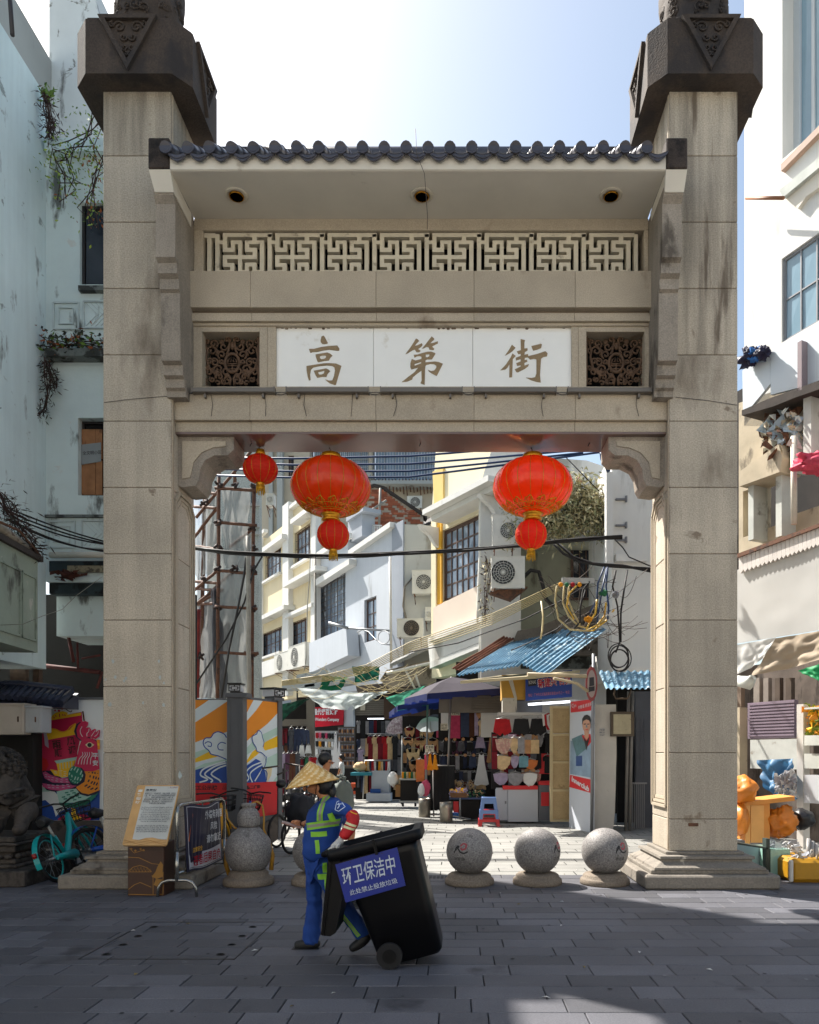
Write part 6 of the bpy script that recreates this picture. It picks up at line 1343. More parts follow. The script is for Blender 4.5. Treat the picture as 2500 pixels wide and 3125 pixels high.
cb = thing('white_cabinet','plain white shop cabinet on wheels under the underwear rack','cabinet',F22.hit(1596,2512))
mb = MB(); F22.pbox(mb,1551,1642,2410,2508,-.4,.1); obj('cabinet_body',mb,M('cabinet_clean','#aeb2b9',.5,.05),cb)
mb = MB(); F22.pbox(mb,1535,1642,2398,2410,-.4,.12); obj('red_top',mb,PR['red'],cb)
for x in (1556,1636):
    c = F22.hit(x,2517,0); obj('castor',MB().tube([(c[0]-.02,c[1],c[2]),(c[0]+.02,c[1],c[2])],.035,9),BLACK,cb)
cb2 = thing('white_cabinet','narrow white locker with a lock left of the plain white cabinet','cabinet',F22.hit(1532,2505))
mb = MB(); F22.pbox(mb,1515,1550,2405,2503,-.4,.05); obj('cabinet_body',mb,M('cabinet_clean',''),cb2); mb = MB(); F22.pbox(mb,1541,1546,2445,2453,.05,.07); obj('lock',mb,FRAMEG,cb2)
bn = thing('red_grey_bin','grey and red display bin with black tops between the cabinet and the tan screen','bin',F22.hit(1665,2505))
mb = MB(); F22.pbox(mb,1644,1684,2395,2504,-.3,.06); obj('bin_body',mb,M('bin_grey','#5d6067',.5),bn); mb = MB(); F22.pbox(mb,1652,1676,2418,2460,.06,.08); F22.pbox(mb,1644,1684,2384,2396,-.3,.08); F22.pbox(mb,1646,1684,2300,2362,-.2,-.05); obj('red_panel',mb,PR['red'],bn)
hang(F22,'top',1660,1690,2235,2300,'black',.0,'black top hanging above the red bin, upper one'); hang(F22,'top',1656,1688,2305,2360,'black',.0,'black top hanging above the red bin, lower one')
# plastic stools
def stool(name,label,X,Y,s,mat,h=.46,z0=0.0,grp=None):
    T = thing(name,label,'stool',(X,Y,z0),grp); t = .13*s; b = .18*s; mb = MB(); mb.cbox(X-t,X+t,Y-t,Y+t,z0+h-.03,z0+h,.01); obj('seat',mb,mat,T)
    for sx in (-1,1):
        for sy in (-1,1):
            mb = MB(); w = .028*s; x0,y0,x1,y1 = X+sx*(t-w),Y+sy*(t-w),X+sx*(b-w),Y+sy*(b-w)
            mb.hexa([(x1-w,y1-w,z0),(x1+w,y1-w,z0),(x1+w,y1+w,z0),(x1-w,y1+w,z0),(x0-w,y0-w,z0+h-.03),(x0+w,y0-w,z0+h-.03),(x0+w,y0+w,z0+h-.03),(x0-w,y0+w,z0+h-.03)]); obj('leg',mb,mat,T)
    for sy in (-1,1):
        mb = MB(); k = b*.5+t*.5; mb.box(X-k,X+k,Y+sy*(b-.02)-.008,Y+sy*(b-.02)+.008,z0+h*.28,z0+h*.45); mb.box(X-t,X+t,Y+sy*(t+.008)-.006,Y+sy*(t+.008)+.006,z0+h*.72,z0+h-.02); obj('stretcher',mb,mat,T,kind='stuff')
    for sx in (-1,1):
        mb = MB(); mb.box(X+sx*(b-.02)-.008,X+sx*(b-.02)+.008,Y-b*.8,Y+b*.8,z0+h*.28,z0+h*.45); obj('side_stretcher',mb,mat,T)
    return T
SX,SY = 102/FP*16.7,16.7
stool('plastic_stool','red plastic stool underneath the blue stool',SX,SY,1.35,M('stool_red','#b3141c',.4,.05),h=.36,grp='stacked plastic stools')
stool('plastic_stool','blue plastic stool stacked on the red one in front of the stall',SX,SY,1.2,M('stool_blue','#5b78a8',.4,.05),h=.50,z0=.14,grp='stacked plastic stools')
stool('plastic_stool','orange plastic stool beside the teal table, left of the stalls',(1086-CX)/FP*27,27,1.25,M('stool_orange','#c8542a',.45,.05),h=.55)
# centre stall
F23 = F(0,19.6)
ct = thing('clothes_stall','dark stall backdrop with rows of shorts and jeans under the big umbrella','stall',F23.hit(1400,2480))
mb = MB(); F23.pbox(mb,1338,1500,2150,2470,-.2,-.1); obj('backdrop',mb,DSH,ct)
mb = MB()
for y in (2168,2262,2304,2352): F23.pbox(mb,1340,1500,y,y+2,-.05,-.02)
obj('rail',mb,HOOK,ct,kind='stuff')
hang(F23,'towel',1346,1369,2172,2226,'white',.1,'white towel hanging first on the stall rail beside the umbrella pole','towels on the stall rail'); hang(F23,'towel',1370,1405,2170,2254,'rose',.12,'bright pink towel behind the umbrella pole','towels on the stall rail')
hang(F23,'towel',1406,1432,2166,2250,'slate',.1,'blue-grey towel right of the pink one','towels on the stall rail'); hang(F23,'towel',1432,1448,2166,2250,'brown',.08,'narrow brown towel right of the blue-grey one','towels on the stall rail'); hang(F23,'towel',1448,1460,2168,2246,'lilac',.06,'narrow striped pale towel last on the stall rail','towels on the stall rail')
k = 0
for y0,y1,cs in ((2266,2296,('grey','black','grey','black')),(2308,2348,('denim','slate','plum','denim','slate')),(2358,2390,('black','grey','black'))):
    x = 1342 if y0 < 2350 else 1385
    for c in cs:
        w = 108/len(cs) if y0 < 2350 else 26; k += 1
        hang(F23,'shorts',x,x+w-3,y0,y1,c,.03,f'{c} shorts on the {("upper","middle","lowest")[(y0 > 2300)+(y0 > 2350)]} dark row of the stall under the umbrella','dark shorts in rows under the big umbrella'); x += w
for i in range(9): 
    r = MB(); F23.pp(r,ell(1362+(i % 4)*26+(i//4)*6,(2256,2305,2356)[i//4 if i < 8 else 2],5,5,12),.1,.12); tag(obj('hanger_disc',r,CM['nude']),'tan round size tag clipped to the dark rails','tag','round size tags on the stall rails')
hang(F23,'bra',1452,1490,2160,2195,'nude',.15,'nude bra at the top right of the stall, left of two'); hang(F23,'bra',1492,1530,2160,2195,'nude',.15,'nude bra at the top right of the stall, right of two')
hang(F23,'top',1458,1482,2198,2248,'beige',.15,'beige camisole under the nude bras, left one'); hang(F23,'top',1480,1508,2198,2248,'orange',.13,'orange patterned camisole under the nude bras, right one')
hang(F23,'skirt',1450,1482,2250,2284,'lilac',.2,'lilac shower cap bundle hanging beside the white dress'); hang(F23,'dress',1447,1492,2300,2398,'white',.5,'long white dress blowing out in front of the stall')
hang(F23,'dress',1485,1515,2235,2330,'nude',.1,'long nude slip hanging behind the white dress'); hang(F23,'dress',1452,1484,2345,2412,'beige',.3,'cream lace skirt under the white dress')
card(F23,1377,1404,2165,2183,.2,'浴巾\n12元','price card reading twelve on the pink towel'); card(F23,1345,1366,2208,2229,.3,'大汗巾\n3元2条','small price card beside the umbrella pole'); card(F23,1298,1325,2274,2296,.6,'抹手布\n1元','price card above the yellow dress')
bk_ = thing('stall_table','low black stall table with goods in front of the dark shorts','table',F23.hit(1440,2490,1.6)); Fk = offF(F23,1.8)
mb = MB(); Fk.pbox(mb,1372,1480,2434,2440,-.6,0); obj('table_top',mb,M('table_blue','#2a3a5c',.6),bk_)
mb = MB(); Fk.pbox(mb,1408,1462,2442,2500,-.5,-.05); obj('table_base',mb,DSH,bk_)
mb = MB(); c = Fk.hit(1398,2500,0); mb.tube([(c[0]-.3,c[1],.05),(c[0]-.1,c[1],.12),(c[0]+.3,c[1],.05)],.02,5); mb.tube([(c[0]+.05,c[1],.1),(c[0]+.05,c[1],.55)],.02,5); obj('table_leg',mb,HOOK,bk_)
bt_ = thing('brown_basket','shallow brown basket of purple and yellow packets on the stall table','basket',Fk.hit(1398,2436))
mb = MB(); Fk.pbox(mb,1374,1425,2420,2434,-.4,.02); obj('basket_body',mb,M('basket_brown','#6b4a2e',.8,.2,9),bt_)
crumple('goods','purple and yellow packets heaped in the brown basket',Fk,[(1374,2408),(1424,2408),(1424,2422),(1374,2422)],[CM['lilac'],PR['yellow'],CM['lilac']],90,-.3,0,.05,'packets')
crumple('goods','green and dark shoes and gloves heaped on the right half of the stall table',Fk,[(1428,2414),(1478,2412),(1478,2434),(1428,2434)],[CM['green'],CM['black'],CM['beige'],CM['denim']],110,-.3,0,.05,'goods')
crumple('goods','clear bags of goods piled behind the stall table',F23,[(1385,2385),(1460,2385),(1460,2412),(1390,2412)],[CM['ash'],CM['beige'],CM['brown']],120,.1,.4,.06,'goods')
boxthing('blue_box','small blue box standing under the stall table','box',Fk,1381,1400,2482,2498,-.2,0,M('box_blue','#1f5a9a',.6,.1)); boxthing('red_folding_stand','folded red stand under the stall table','stand',Fk,1384,1400,2446,2480,-.15,-.08,PR['red'])
# trousers rack
for i in range(7): hang(F23,'trousers',1312+i*9,1336+i*9,2338+i % 2*3,2474-(i % 3)*4,'black',.5+i*.05,'long black trousers packed on the low rack between the umbrella poles','black trousers on the low rack',hook=False)
obj_ = thing('trouser_rack','low chrome rail on wheels carrying long black trousers','clothes rack',F23.hit(1350,2490,.6)); mb = MB(); mb.tube([F23.hit(1308,2336,.6),F23.hit(1388,2338,.6)],.02,6); mb.tube([F23.hit(1322,2336,.6),F23.hit(1324,2492,.6)],.02,5); mb.tube([F23.hit(1368,2336,.6),F23.hit(1368,2492,.6)],.02,5); mb.tube([F23.hit(1312,2485,.6),F23.hit(1372,2485,.6)],.025,5); obj('rack_frame',mb,HOOK,obj_,kind='stuff')
hang(F23,'dress',1303,1322,2300,2352,'yellow',.7,'yellow child dress on the low rack, left of two','yellow dresses'); hang(F23,'dress',1318,1338,2302,2350,'yellow',.72,'yellow child dress on the low rack, right of two','yellow dresses'); hang(F23,'dress',1292,1306,2302,2350,'pink',.66,'pink child dress left of the yellow dresses')
hang(F23,'towel',1270,1296,2318,2386,'orange',.9,'pale orange cloth draped at the left end of the low rack')
blob('pink_bag','pink and white cloth bag hanging from the nearer umbrella pole',F23,1299,2406,.12,.1,.2,1.2,CM['pink'],'bag'); blob('white_bag','white net bag beside the pink bag on the umbrella pole',F23,1286,2412,.08,.08,.16,1.3,CM['white'],'bag')
# bra stand further back
F24 = F(0,22.5)
br = thing('bra_stand','stand of nude bras with boxes below, left of the umbrella','display stand',F24.hit(1260,2450))
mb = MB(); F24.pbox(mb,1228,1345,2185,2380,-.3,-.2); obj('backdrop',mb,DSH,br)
mb = MB(); mb.tube([F24.hit(1228,2245),F24.hit(1226,2455)],.03,5); mb.tube([F24.hit(1300,2240),F24.hit(1300,2400)],.03,5); obj('upright',mb,HOOK,br)
for x0,x1,y0,y1,l in ((1235,1266,2220,2250,'top row left'),(1290,1325,2222,2250,'top row right'),(1228,1262,2252,2276,'second row left'),(1264,1302,2252,2278,'second row right'),(1240,1282,2284,2322,'third row'),(1248,1284,2322,2356,'lowest row'),(1304,1336,2254,2278,'second row behind the pole')):
    hang(F24,'bra',x0,x1,y0,y1,'nude' if 'third' not in l else 'beige',.1,'nude bra on the stand left of the umbrella, '+l,'bras on the stand')
for i in range(7):
    boxthing('goods_box','thin yellow and green packet standing in the row on the black trolley','box',F24,1226+i*7,1232+i*7,2357,2378,.3,.6,CM[('yellow','green','beige')[i % 3]])['group'] = 'packets on the black trolley'
tr = thing('black_trolley','black shop trolley on wheels under the bra stand','trolley',F24.hit(1250,2455,.6)); mb = MB(); F24.pbox(mb,1222,1275,2380,2446,.1,.6); obj('trolley_box',mb,DSH,tr); mb = MB(); F24.pbox(mb,1218,1277,2376,2381,.1,.65); F24.pbox(mb,1218,1277,2444,2449,.1,.65); obj('trolley_shelf',mb,HOOK,tr)
for x in (1230,1268):
    c = F24.hit(x,2456,.5); obj('castor',MB().tube([(c[0]-.03,c[1],c[2]),(c[0]+.03,c[1],c[2])],.05,8),BLACK,tr)
blob('plastic_bag','white plastic bag hanging left of the black trolley',F24,1200,2378,.16,.12,.22,.3,CM['white'],'bag'); boxthing('cardboard_box','brown cardboard box on the ground left of the trolley','box',F24,1207,1226,2395,2432,.1,.5,M('cardboard','#8a6238',.8,.1,4))
def fill(Fr,x0,x1,y0,y1,cols,w,h,kinds,pal,d,what,grp):
    for r in range(cols[1]):
        for c in range(cols[0]):
            k = random.choice(kinds); cc = random.choice(pal); x = x0+(x1-x0)*c/cols[0]+random.uniform(-1.5,1.5); y = y0+(y1-y0)*r/cols[1]+random.uniform(-1.5,1.5)
            hang(Fr,k,x,x+w*random.uniform(.8,1.2),y,y+h*random.uniform(.8,1.25),cc,d+random.uniform(-.05,.1),f'{cc} {NAMES[k]} {what}',grp,hook=False)
# umbrellas
def parasol(label,cx,cz_py,Y,R_,hgt,mats,pole_px,base_py,tilt=(0,0),n=8,droop=.25,polem=None,phase=0):
    ap = Vector(F(0,Y).hit(cx,cz_py)); T = thing('market_umbrella',label,'umbrella',(ap.x,ap.y,0),'market umbrellas over the stalls'); mb = MB()
    rim = []
    for i in range(n):
        a = 2*math.pi*(i+.5)/n+phase; rr = R_*(1.25 if n == 4 else 1)
        rim.append(ap+Vector((rr*math.cos(a),rr*math.sin(a),-hgt+tilt[0]*math.cos(a)+tilt[1]*math.sin(a))))
    for i in range(n):
        p,q = rim[i],rim[(i+1) % n]
        for k in range(6):
            a0,a1 = p.lerp(q,k/6),p.lerp(q,(k+1)/6); s0 = Vector((0,0,-.06*math.sin(math.pi*k/6))); s1 = Vector((0,0,-.06*math.sin(math.pi*(k+1)/6)))
            m0,m1 = ap.lerp(a0,.5)+Vector((0,0,.05))+s0*.5,ap.lerp(a1,.5)+Vector((0,0,.05))+s1*.5
            mb.add([ap,m0,m1],[(0,1,2)],0,True); mb.add([m0,a0+s0*0,a1+s1*0,m1],[(0,1,2,3)],0,True)
            v = Vector((0,0,-.13-.03*(k % 2))); mb.add([a0,a0+v,a1+v*1.1,a1],[(0,1,2,3)],1 if len(mats) > 1 else 0)
    obj('canopy',mb,mats,T)
    pm = polem or M('umbrella_pole','#7d7a78',.4,.1,metal=.5)
    for i in range(n):
        rb = MB(); rb.tube([ap-Vector((0,0,.04)),rim[i]-Vector((0,0,.02))],.012,4); mid = ap.lerp(rim[i],.5); rb.tube([mid-Vector((0,0,.02)),ap-Vector((0,0,hgt*.9))],.01,4); obj('rib',rb,pm,T)
    bz = H-(base_py-CY)/FP*Y
    obj('pole',MB().tube([ap,(ap.x+(pole_px-cx)/FP*Y,ap.y,max(bz,.02))],.026,7),pm,T); return T
MAUVE = MT('umbrella_mauve','#453f4a',.35,.8,var=.12,vs=2); UBLUE = MT('umbrella_blue','#1c2a66',.4,.7)
parasol('large faded mauve and blue market umbrella over the middle stall',1378,2066,19.0,1.08,.42,[MAUVE,UBLUE],1364,2450,(.12,.05),4,phase=.35)
parasol('green and blue market umbrella partly hidden behind the big mauve one',1306,2098,21.0,1.1,.42,[MT('umbrella_green','#2c6e58',.4),UBLUE],1300,2440,(.28,0),4,phase=.2)
TIN = M('tin_can','#8d867a',.35,.2,6,metal=.8,bump=.2,bs=8)
for px,py,w,Y,l in ((1362,2510,40,17.6,'dented tin can weighting the nearer umbrella pole'),(1296,2494,37,19.0,'dented tin can weighting the farther umbrella pole')):
    c = F(0,Y).hit(px,py); r = w/2*Y/FP; T = thing('tin_can',l,'can',(c[0],c[1],0),'tin cans at the umbrella poles')
    h = .47; obj('can_body',MB().lathe([(r*.96,0),(r,.02),(r*.97,.15),(r,.17),(r*.98,.32),(r,.34),(r,h),(r*.93,h),(r*.93,h-.06),(.001,h-.06)],c[0],c[1],18),TIN,T)
def small_umb(label,cx,cy,Y,r,mat,tx=0,ty=0):
    ap = Vector(F(0,Y).hit(cx,cy)); T = thing('small_umbrella',label,'umbrella',tuple(ap),'open rain umbrellas shown above the stalls'); mb = MB()
    q = Matrix.Rotation(tx,3,'Y') @ Matrix.Rotation(ty,3,'X')
    def f(u,v):
        a = u*2*math.pi; b = v*1.25; rr = r*math.sin(b)/math.sin(1.25)*(1-.07*v*abs(math.sin(a*4))); return ap+q @ Vector((rr*math.cos(a),rr*math.sin(a),-r*.62*(1-math.cos(b))/(1-math.cos(1.25))))
    mb.grid(f,32,6); obj('canopy',mb,mat,T); obj('shaft',MB().tube([ap+q @ Vector((0,0,.06)),ap-q @ Vector((0,0,r*1.1))],.01,5),HOOK,T)
PLAID = MT('plaid','#a08f96',.4,.7,var=.3,vs=14,dirt='#cfc9cc',dt=.48,ds=16); SILV = MT('silver_cloth','#b9c2c4',.4,.6,var=.08)
small_umb('open pink and white plaid umbrella hung above the tops',1222,2190,23.5,.55,PLAID,-.25,-.3); small_umb('open pale silver umbrella left of the big mauve umbrella',1312,2192,21.5,.42,SILV,-.1,-.35); small_umb('open grey umbrella behind the pale silver one',1338,2184,22.5,.38,CM['grey'],.2,-.3)
# red and beige tops, white cabinet
F25 = F(0,25.5)
tk = thing('tops_stall','stall of wine-red and beige tops with a striped rail, left of the plaid umbrella','stall',F25.hit(1160,2450)); mb = MB(); F25.pbox(mb,1085,1228,2195,2440,-.5,-.4); obj('backdrop',mb,DSH,tk)
mb = MB(); mb.tube([F25.hit(1112,2322,.3),F25.hit(1192,2320,.3)],.025,5); mb.tube([F25.hit(1114,2322,.3),F25.hit(1108,2438,.3)],.022,5); mb.tube([F25.hit(1190,2322,.3),F25.hit(1192,2440,.3)],.022,5); mb.tube([F25.hit(1120,2240,0),F25.hit(1210,2240,0)],.02,5); obj('rail',mb,HOOK,tk,kind='stuff')
for i,c in enumerate(('wine','beige','wine','red','beige','black')): hang(F25,'top',1120+i*15,1142+i*15,2246,2318,c,.05+i*.03,f'{c} top, number {"one two three four five six".split()[i]} from the left on the stall rail','tops on the stall rail')
for i in range(11): hang(F25,'trousers',1113+i*7,1121+i*7,2324,2352,('yellow','beige','denim','red','white','black')[i % 6],.32,'tiny coloured sock or tie on the low striped rail','small socks on the low rail',hook=False)
wc = thing('glass_counter','white display plinth below the low striped rail','counter',F25.hit(1160,2450)); mb = MB(); F25.pbox(mb,1134,1188,2352,2420,.0,.4); obj('counter_body',mb,M('cabinet_clean',''),wc); mb = MB(); F25.pbox(mb,1118,1192,2422,2446,.1,.8); obj('counter_base',mb,M('cabinet_clean',''),wc)
boxthing('teal_table','narrow teal table between the orange stool and the white plinth','table',F25,1070,1134,2358,2367,0,.6,M('teal_top','#1d7c8c',.5)); blob('cloth_bag','beige and dark cloth bag lying on the teal table',F25,1100,2340,.22,.2,.16,.3,CM['beige'],'bag'); boxthing('blue_carton','two small blue cartons on the white base','box',F25,1130,1160,2408,2420,.5,.7,CM['blue'])
hang(F25,'top',1090,1112,2285,2322,'lilac',.4,'lilac cloth hanging at the left end of the tops stall')
# red banner, shoe boards
F26 = F(*F(0,29).hit(940,0)[:2],1,-.25)
ban = thing('red_banner','red shop banner with white Chinese and English lettering over the slipper boards','sign',F26.hit(990,2215)); mb = MB(); F26.pp(mb,[(937,2159),(1049,2155),(1047,2212),(946,2220)],-.05,0); obj('banner_cloth',mb,MT('banner_red','#b3142a',.2),ban)
F26.text('banner_lettering','温代诗百货行',993,2172,20,WT,ban,d=.01,wpx=74,bold=.04); F26.text('banner_lettering','Wonders Company',998,2197,13,WT,ban,d=.01,wpx=74,ang=-.02,bold=.03)
bd = thing('slipper_board','white pegboard of slippers and socks in rows below the red banner','display board',F26.hit(990,2340)); mb = MB(); F26.pbox(mb,959,1030,2231,2345,-.1,-.05); obj('pegboard',mb,M('pegboard','#a9a9a6',.7,.05),bd)
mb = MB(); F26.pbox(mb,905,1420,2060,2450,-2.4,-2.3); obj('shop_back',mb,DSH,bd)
sp_ = None
for r,cs in enumerate((('red','pink','black','rose','black','black','ash'),('black','yellow','black','white','beige','white','black'),('white','ash','black','black','black','white','ash'),('ash','white','grey','ash','white','ash','white'))):
    for c,cc in enumerate(cs):
        mb = MB(); x,y = 963+c*9.6,2236+r*25.5+c*.4; F26.pp(mb,[(x,y+1),(x+3.4,y),(x+6.6,y+1),(x+7,y+14),(x+4,y+18),(x,y+14)],-.04,.03); tag(obj('slipper',mb,CM[cc]),f'{cc} slipper in row {"one two three four".split()[r]} of the white pegboard','slipper','slippers on the white pegboard')
bd2 = thing('slipper_board','grey board of brown sandals right of the white pegboard','display board',F26.hit(1058,2340)); mb = MB(); F26.pbox(mb,1031,1083,2218,2345,-.1,-.05); obj('pegboard',mb,M('pegboard_brown','#5a5148',.7,.1),bd2)
for r in range(5):
    for c in range(6):
        mb = MB(); x,y = 1033+c*8.2,2222+r*24.5; F26.pbox(mb,x,x+6.6,y,y+19,-.05,-.03,1); F26.pp(mb,[(x+1,y+4),(x+5,y+4),(x+5.5,y+12),(x+3.3,y+16),(x+.8,y+12)],-.02,.02); tag(obj('sandal',mb,[CM[('brown','nude')[(r+c) % 2]],CM['ash']]),f'{("brown", "tan")[(r+c) % 2]} sandal on its card, row {"one two three four five".split()[r]} of the grey board','sandal','sandals on the grey board')
for i,(x,y0,y1,w) in enumerate(((1016,2240,2345,20),(1030,2262,2342,14))): hang(F26,'dress',x,x+w,y0,y1,'white',.3,('long white dress hung in front of the slipper boards','shorter white dress hung just right of the long one')[i])
for i in range(4):
    for j in range(3): 
        if i+j < 6: hang(F26,'rect',1090+i*9,1097+i*9,2240+j*26,2258+j*26,('grey','wine','ash')[j],-.8,'small grey packet on the dark board beside the sandals','packets on the dark board',hook=False)
shx = thing('shop_shutter','half-raised grey roller shutter with a paper notice above the sandals','shutter',F26.hit(1120,2185))
for i in range(8):
    mb = MB(); F26.pbox(mb,1078,1172,2136+i*6,2141+i*6,-.3,-.25); obj('shutter_slat',mb,M('shutter_grey',''),shx)
mb = MB(); F26.pbox(mb,1100,1114,2142,2168,-.24,-.2); obj('paper_notice',mb,CARD,shx)
mb = MB(); F26.pbox(mb,1050,1078,2130,2232,-.3,-.1); obj('pale_pier',mb,GREYW,shx)
mb = MB(); F26.pbox(mb,1172,1310,2120,2200,-.3,-.2); obj('brown_fascia',mb,M('fascia_brown','#4d392c',.8,.15,3),shx)
boxthing('tube_light','lit fluorescent tube in the shop behind the sandals','light',F26,1122,1175,2192,2196,-.6,-.5,M('tube_glow',''))
# dark stall at the left with jeans and skirts
F27 = F(0,24)
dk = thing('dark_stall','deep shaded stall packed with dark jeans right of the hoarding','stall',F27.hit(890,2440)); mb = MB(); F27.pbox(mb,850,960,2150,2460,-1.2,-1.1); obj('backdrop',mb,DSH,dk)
mb = MB(); F27.pbox(mb,856,940,2195,2215,-.6,-.2); F27.pbox(mb,935,958,2130,2420,-.3,-.1); obj('shutter_box',mb,M('shutter_grey',''),dk)
for i,(x,y0,y1,c,k) in enumerate(((880,2222,2290,'grey','top'),(898,2225,2292,'denim','trousers'),(912,2225,2290,'denim','trousers'),(926,2228,2270,'slate','trousers'),(912,2275,2310,'white','skirt'),(932,2275,2300,'white','skirt'),(858,2300,2345,'lilac','rect'),(870,2300,2390,'plum','trousers'),(884,2300,2395,'brown','trousers'),(898,2300,2395,'grey','trousers'),(912,2315,2390,'wine','dress'),(926,2310,2370,'green','dress'),(938,2310,2345,'rose','dress'),(948,2310,2340,'red','top'))):
    hang(F27,k,x,x+20,y0,y1,c,.1+i*.03,f'{c} {NAMES[k]} hanging in the shaded stall, {"upper row" if y0 < 2260 else "middle row" if y0 < 2290 else "lower row"}','clothes in the shaded stall')
fill(F23,1340,1500,2262,2400,(13,3),13,34,('rect','shorts','towel','trousers'),('grey','denim','black','slate','ash','plum'),-.03,'packed behind the dark shorts rows','clothes packed behind the shorts rows')
fill(F22,1502,1650,2240,2400,(9,3),20,44,('rect','brief','rect'),('black','wine','lilac','grey','floral','nude','ash'),-.04,'in the back layer of the underwear rack','back layer of the underwear rack')
fill(F24,1230,1345,2222,2372,(9,4),13,32,('rect','bra','towel'),('nude','grey','wine','beige','black','pink'),-.05,'behind the nude bras','goods behind the bras')
fill(F27,857,958,2222,2440,(10,4),11,50,('trousers','top','rect','dress'),('grey','denim','plum','black','ash','wine','brown'),-.5,'crammed at the back of the shaded stall','clothes crammed in the shaded stall')
fill(F25,1088,1225,2200,2420,(11,4),13,46,('rect','top','towel'),('grey','wine','black','beige','denim','ash'),-.3,'at the back of the tops stall','goods at the back of the tops stall')
# tarpaulins over the street
GT = MT('tarp_green','#0e6a48',.45,.7,var=.1); GT2 = MT('tarp_dark_green','#12382b',.3,.8,var=.15); WTp = cloth_mat('tarp_clear','#c3cccc',.85,.5)
F28 = F(0,24)
sheet('green_tarpaulin','bright green tarpaulin hanging above the red banner',F28,[(985,2062),(1062,2068),(1042,2106),(974,2110)],GT,d=.3,fold=.06,cat='tarpaulin')
sheet('green_tarpaulin','darker green square tarpaulin hung higher and further right',F28,[(1075,2034),(1160,2034),(1156,2074),(1084,2086)],GT2 if False else MT('tarp_green2','#135040',.3,.8,var=.12),d=.3,fold=.06,cat='tarpaulin')
sheet('green_tarpaulin','dark green triangular tarpaulin shading the stall beside the hoarding',F(0,20),[(856,2150),(950,2130),(905,2160),(858,2205)],GT2,d=.2,fold=.05,cat='tarpaulin')
sheet('clear_tarpaulin','sagging white and clear plastic sheeting above the red banner',F28,[(900,2098),(1118,2117),(1062,2168),(985,2160)],WTp,d=1.2,fold=.14,cat='tarpaulin')
sheet('clear_tarpaulin','torn greyish plastic sheeting drooping right of the red banner',F28,[(1060,2118),(1190,2110),(1150,2128),(1075,2170)],WTp,d=.8,fold=.14,cat='tarpaulin')
sheet('green_tarpaulin','pale green striped tarpaulin edge left of the big umbrella',F(0,22),[(1175,2130),(1300,2092),(1232,2160),(1215,2165)],MT('tarp_mint','#4b8f78',.5,.7,var=.15),d=.3,fold=.05,cat='tarpaulin')
mb = MB(); F28.pp(mb,[(1086,2094),(1312,2070),(1330,2080),(1310,2095),(1090,2110)],-.6,.5); tag(obj('metal_canopy',mb,M('canopy_brown','#5b5049',.7,.15,3)),'long brown metal canopy over the shutters in the middle of the street','canopy')
F29 = F(0,23)
mb = MB(); F29.pp(mb,[(1160,2075),(1180,2045),(1330,2010),(1330,2085),(1180,2095)],-.3,.2); tag(obj('concrete_lintel',mb,M('stained_concrete','#94897a',.9,.2,2,bump=.3,bs=15,dirt='#4b4237',dt=.56,ds=3)),'stained concrete beam above the brown canopy','beam')
for a,b,l in (((1238,2045),(1268,2105),'left of two short pale tubes sticking up from the canopy'),((1268,2058),(1282,2100),'right of two short pale tubes sticking up from the canopy')): tag(obj('pale_tube',MB().tube([F29.hit(*a,.5),F29.hit(*b,.5)],.035,6),M('pipe_white','')),l,'pipe')
mb = MB(); mb.tube([F29.hit(1180,2055,.6),F29.hit(1462,1990,1.0)],.05,5); tag(obj('white_gutter',mb,M('pipe_white','')),'long white gutter sloping across the street front above the canopy','gutter')
sr = thing('slatted_roof','rough grey corrugated roof edges over the shops left of the blue roof','roof',F29.hit(1250,2010))
for i in range(15):
    obj('roof_slat',MB().tube([F29.hit(1195+i*9,2030-i*4.2,.6),F29.hit(1215+i*9,2010-i*4.2,-1.5)],.06,5),M('roof_grey_light','#8f8f8c',.7,.2,4),sr)
for i,(x0,y0,x1,y1) in enumerate(((905,2060,1000,2040),(930,2090,1080,2068),(860,2090,960,2080))):
    mb = MB(); F28.pp(mb,[(x0,y0),(x1,y1),(x1,y1+14),(x0,y0+14)],-.6,.3); tag(obj('white_awning_board',mb,M('awning_pale','#a9b0b2',.7,.1,3,dirt='#7a7a74',dt=.6,ds=4)),('highest','middle','lowest')[i]+' of three pale awning boards above the left stalls','awning')
# cream vendor shading: rusty and blue corrugated roof
BLR = M('blue_tin','#557f98',.55,.25,2,dirt='#b7c4c8',dt=.57,ds=4,dirt2='#4a2d20',dt2=.66,ds2=4); RST = M('rust_tin','#6b3c24',.8,.25,4,dirt='#2e1a12',dt=.55,ds=5)
def corr(name,label,pts4,mat,n=26,amp=.035,parent=None,cat='roof'):
    """corrugated sheet between four world points: eave-left, eave-right, back-right, back-left; ribs run eave to back"""
    A_,B_,C_,D_ = [Vector(p) for p in pts4]; nrm = (B_-A_).cross(D_-A_).normalized(); mb = MB(); N_ = n*4
    def f(u,v):
        k = (u*n) % 1; h_ = amp*(1 if .15 < k < .5 else (k/.15 if k <= .15 else max(0,1-(k-.5)/.15))); p = A_.lerp(B_,u).lerp(D_.lerp(C_,u),v); return p+nrm*h_+Vector((0,0,.03*noise.noise(Vector((u*6,v*4,n)))))
    mb.grid(f,N_,6,sm=False)
    o = obj(name,mb,mat,parent)
    return o if parent else tag(o,label,cat)
h16 = F(0,16.2).hit; h19 = F(0,19).hit
corr('blue_tin_roof','long blue corrugated tin roof over the underwear shop',(h16(1392,2064),h16(1580,2036),h19(1712,1930),h19(1560,1962)),BLR,16)
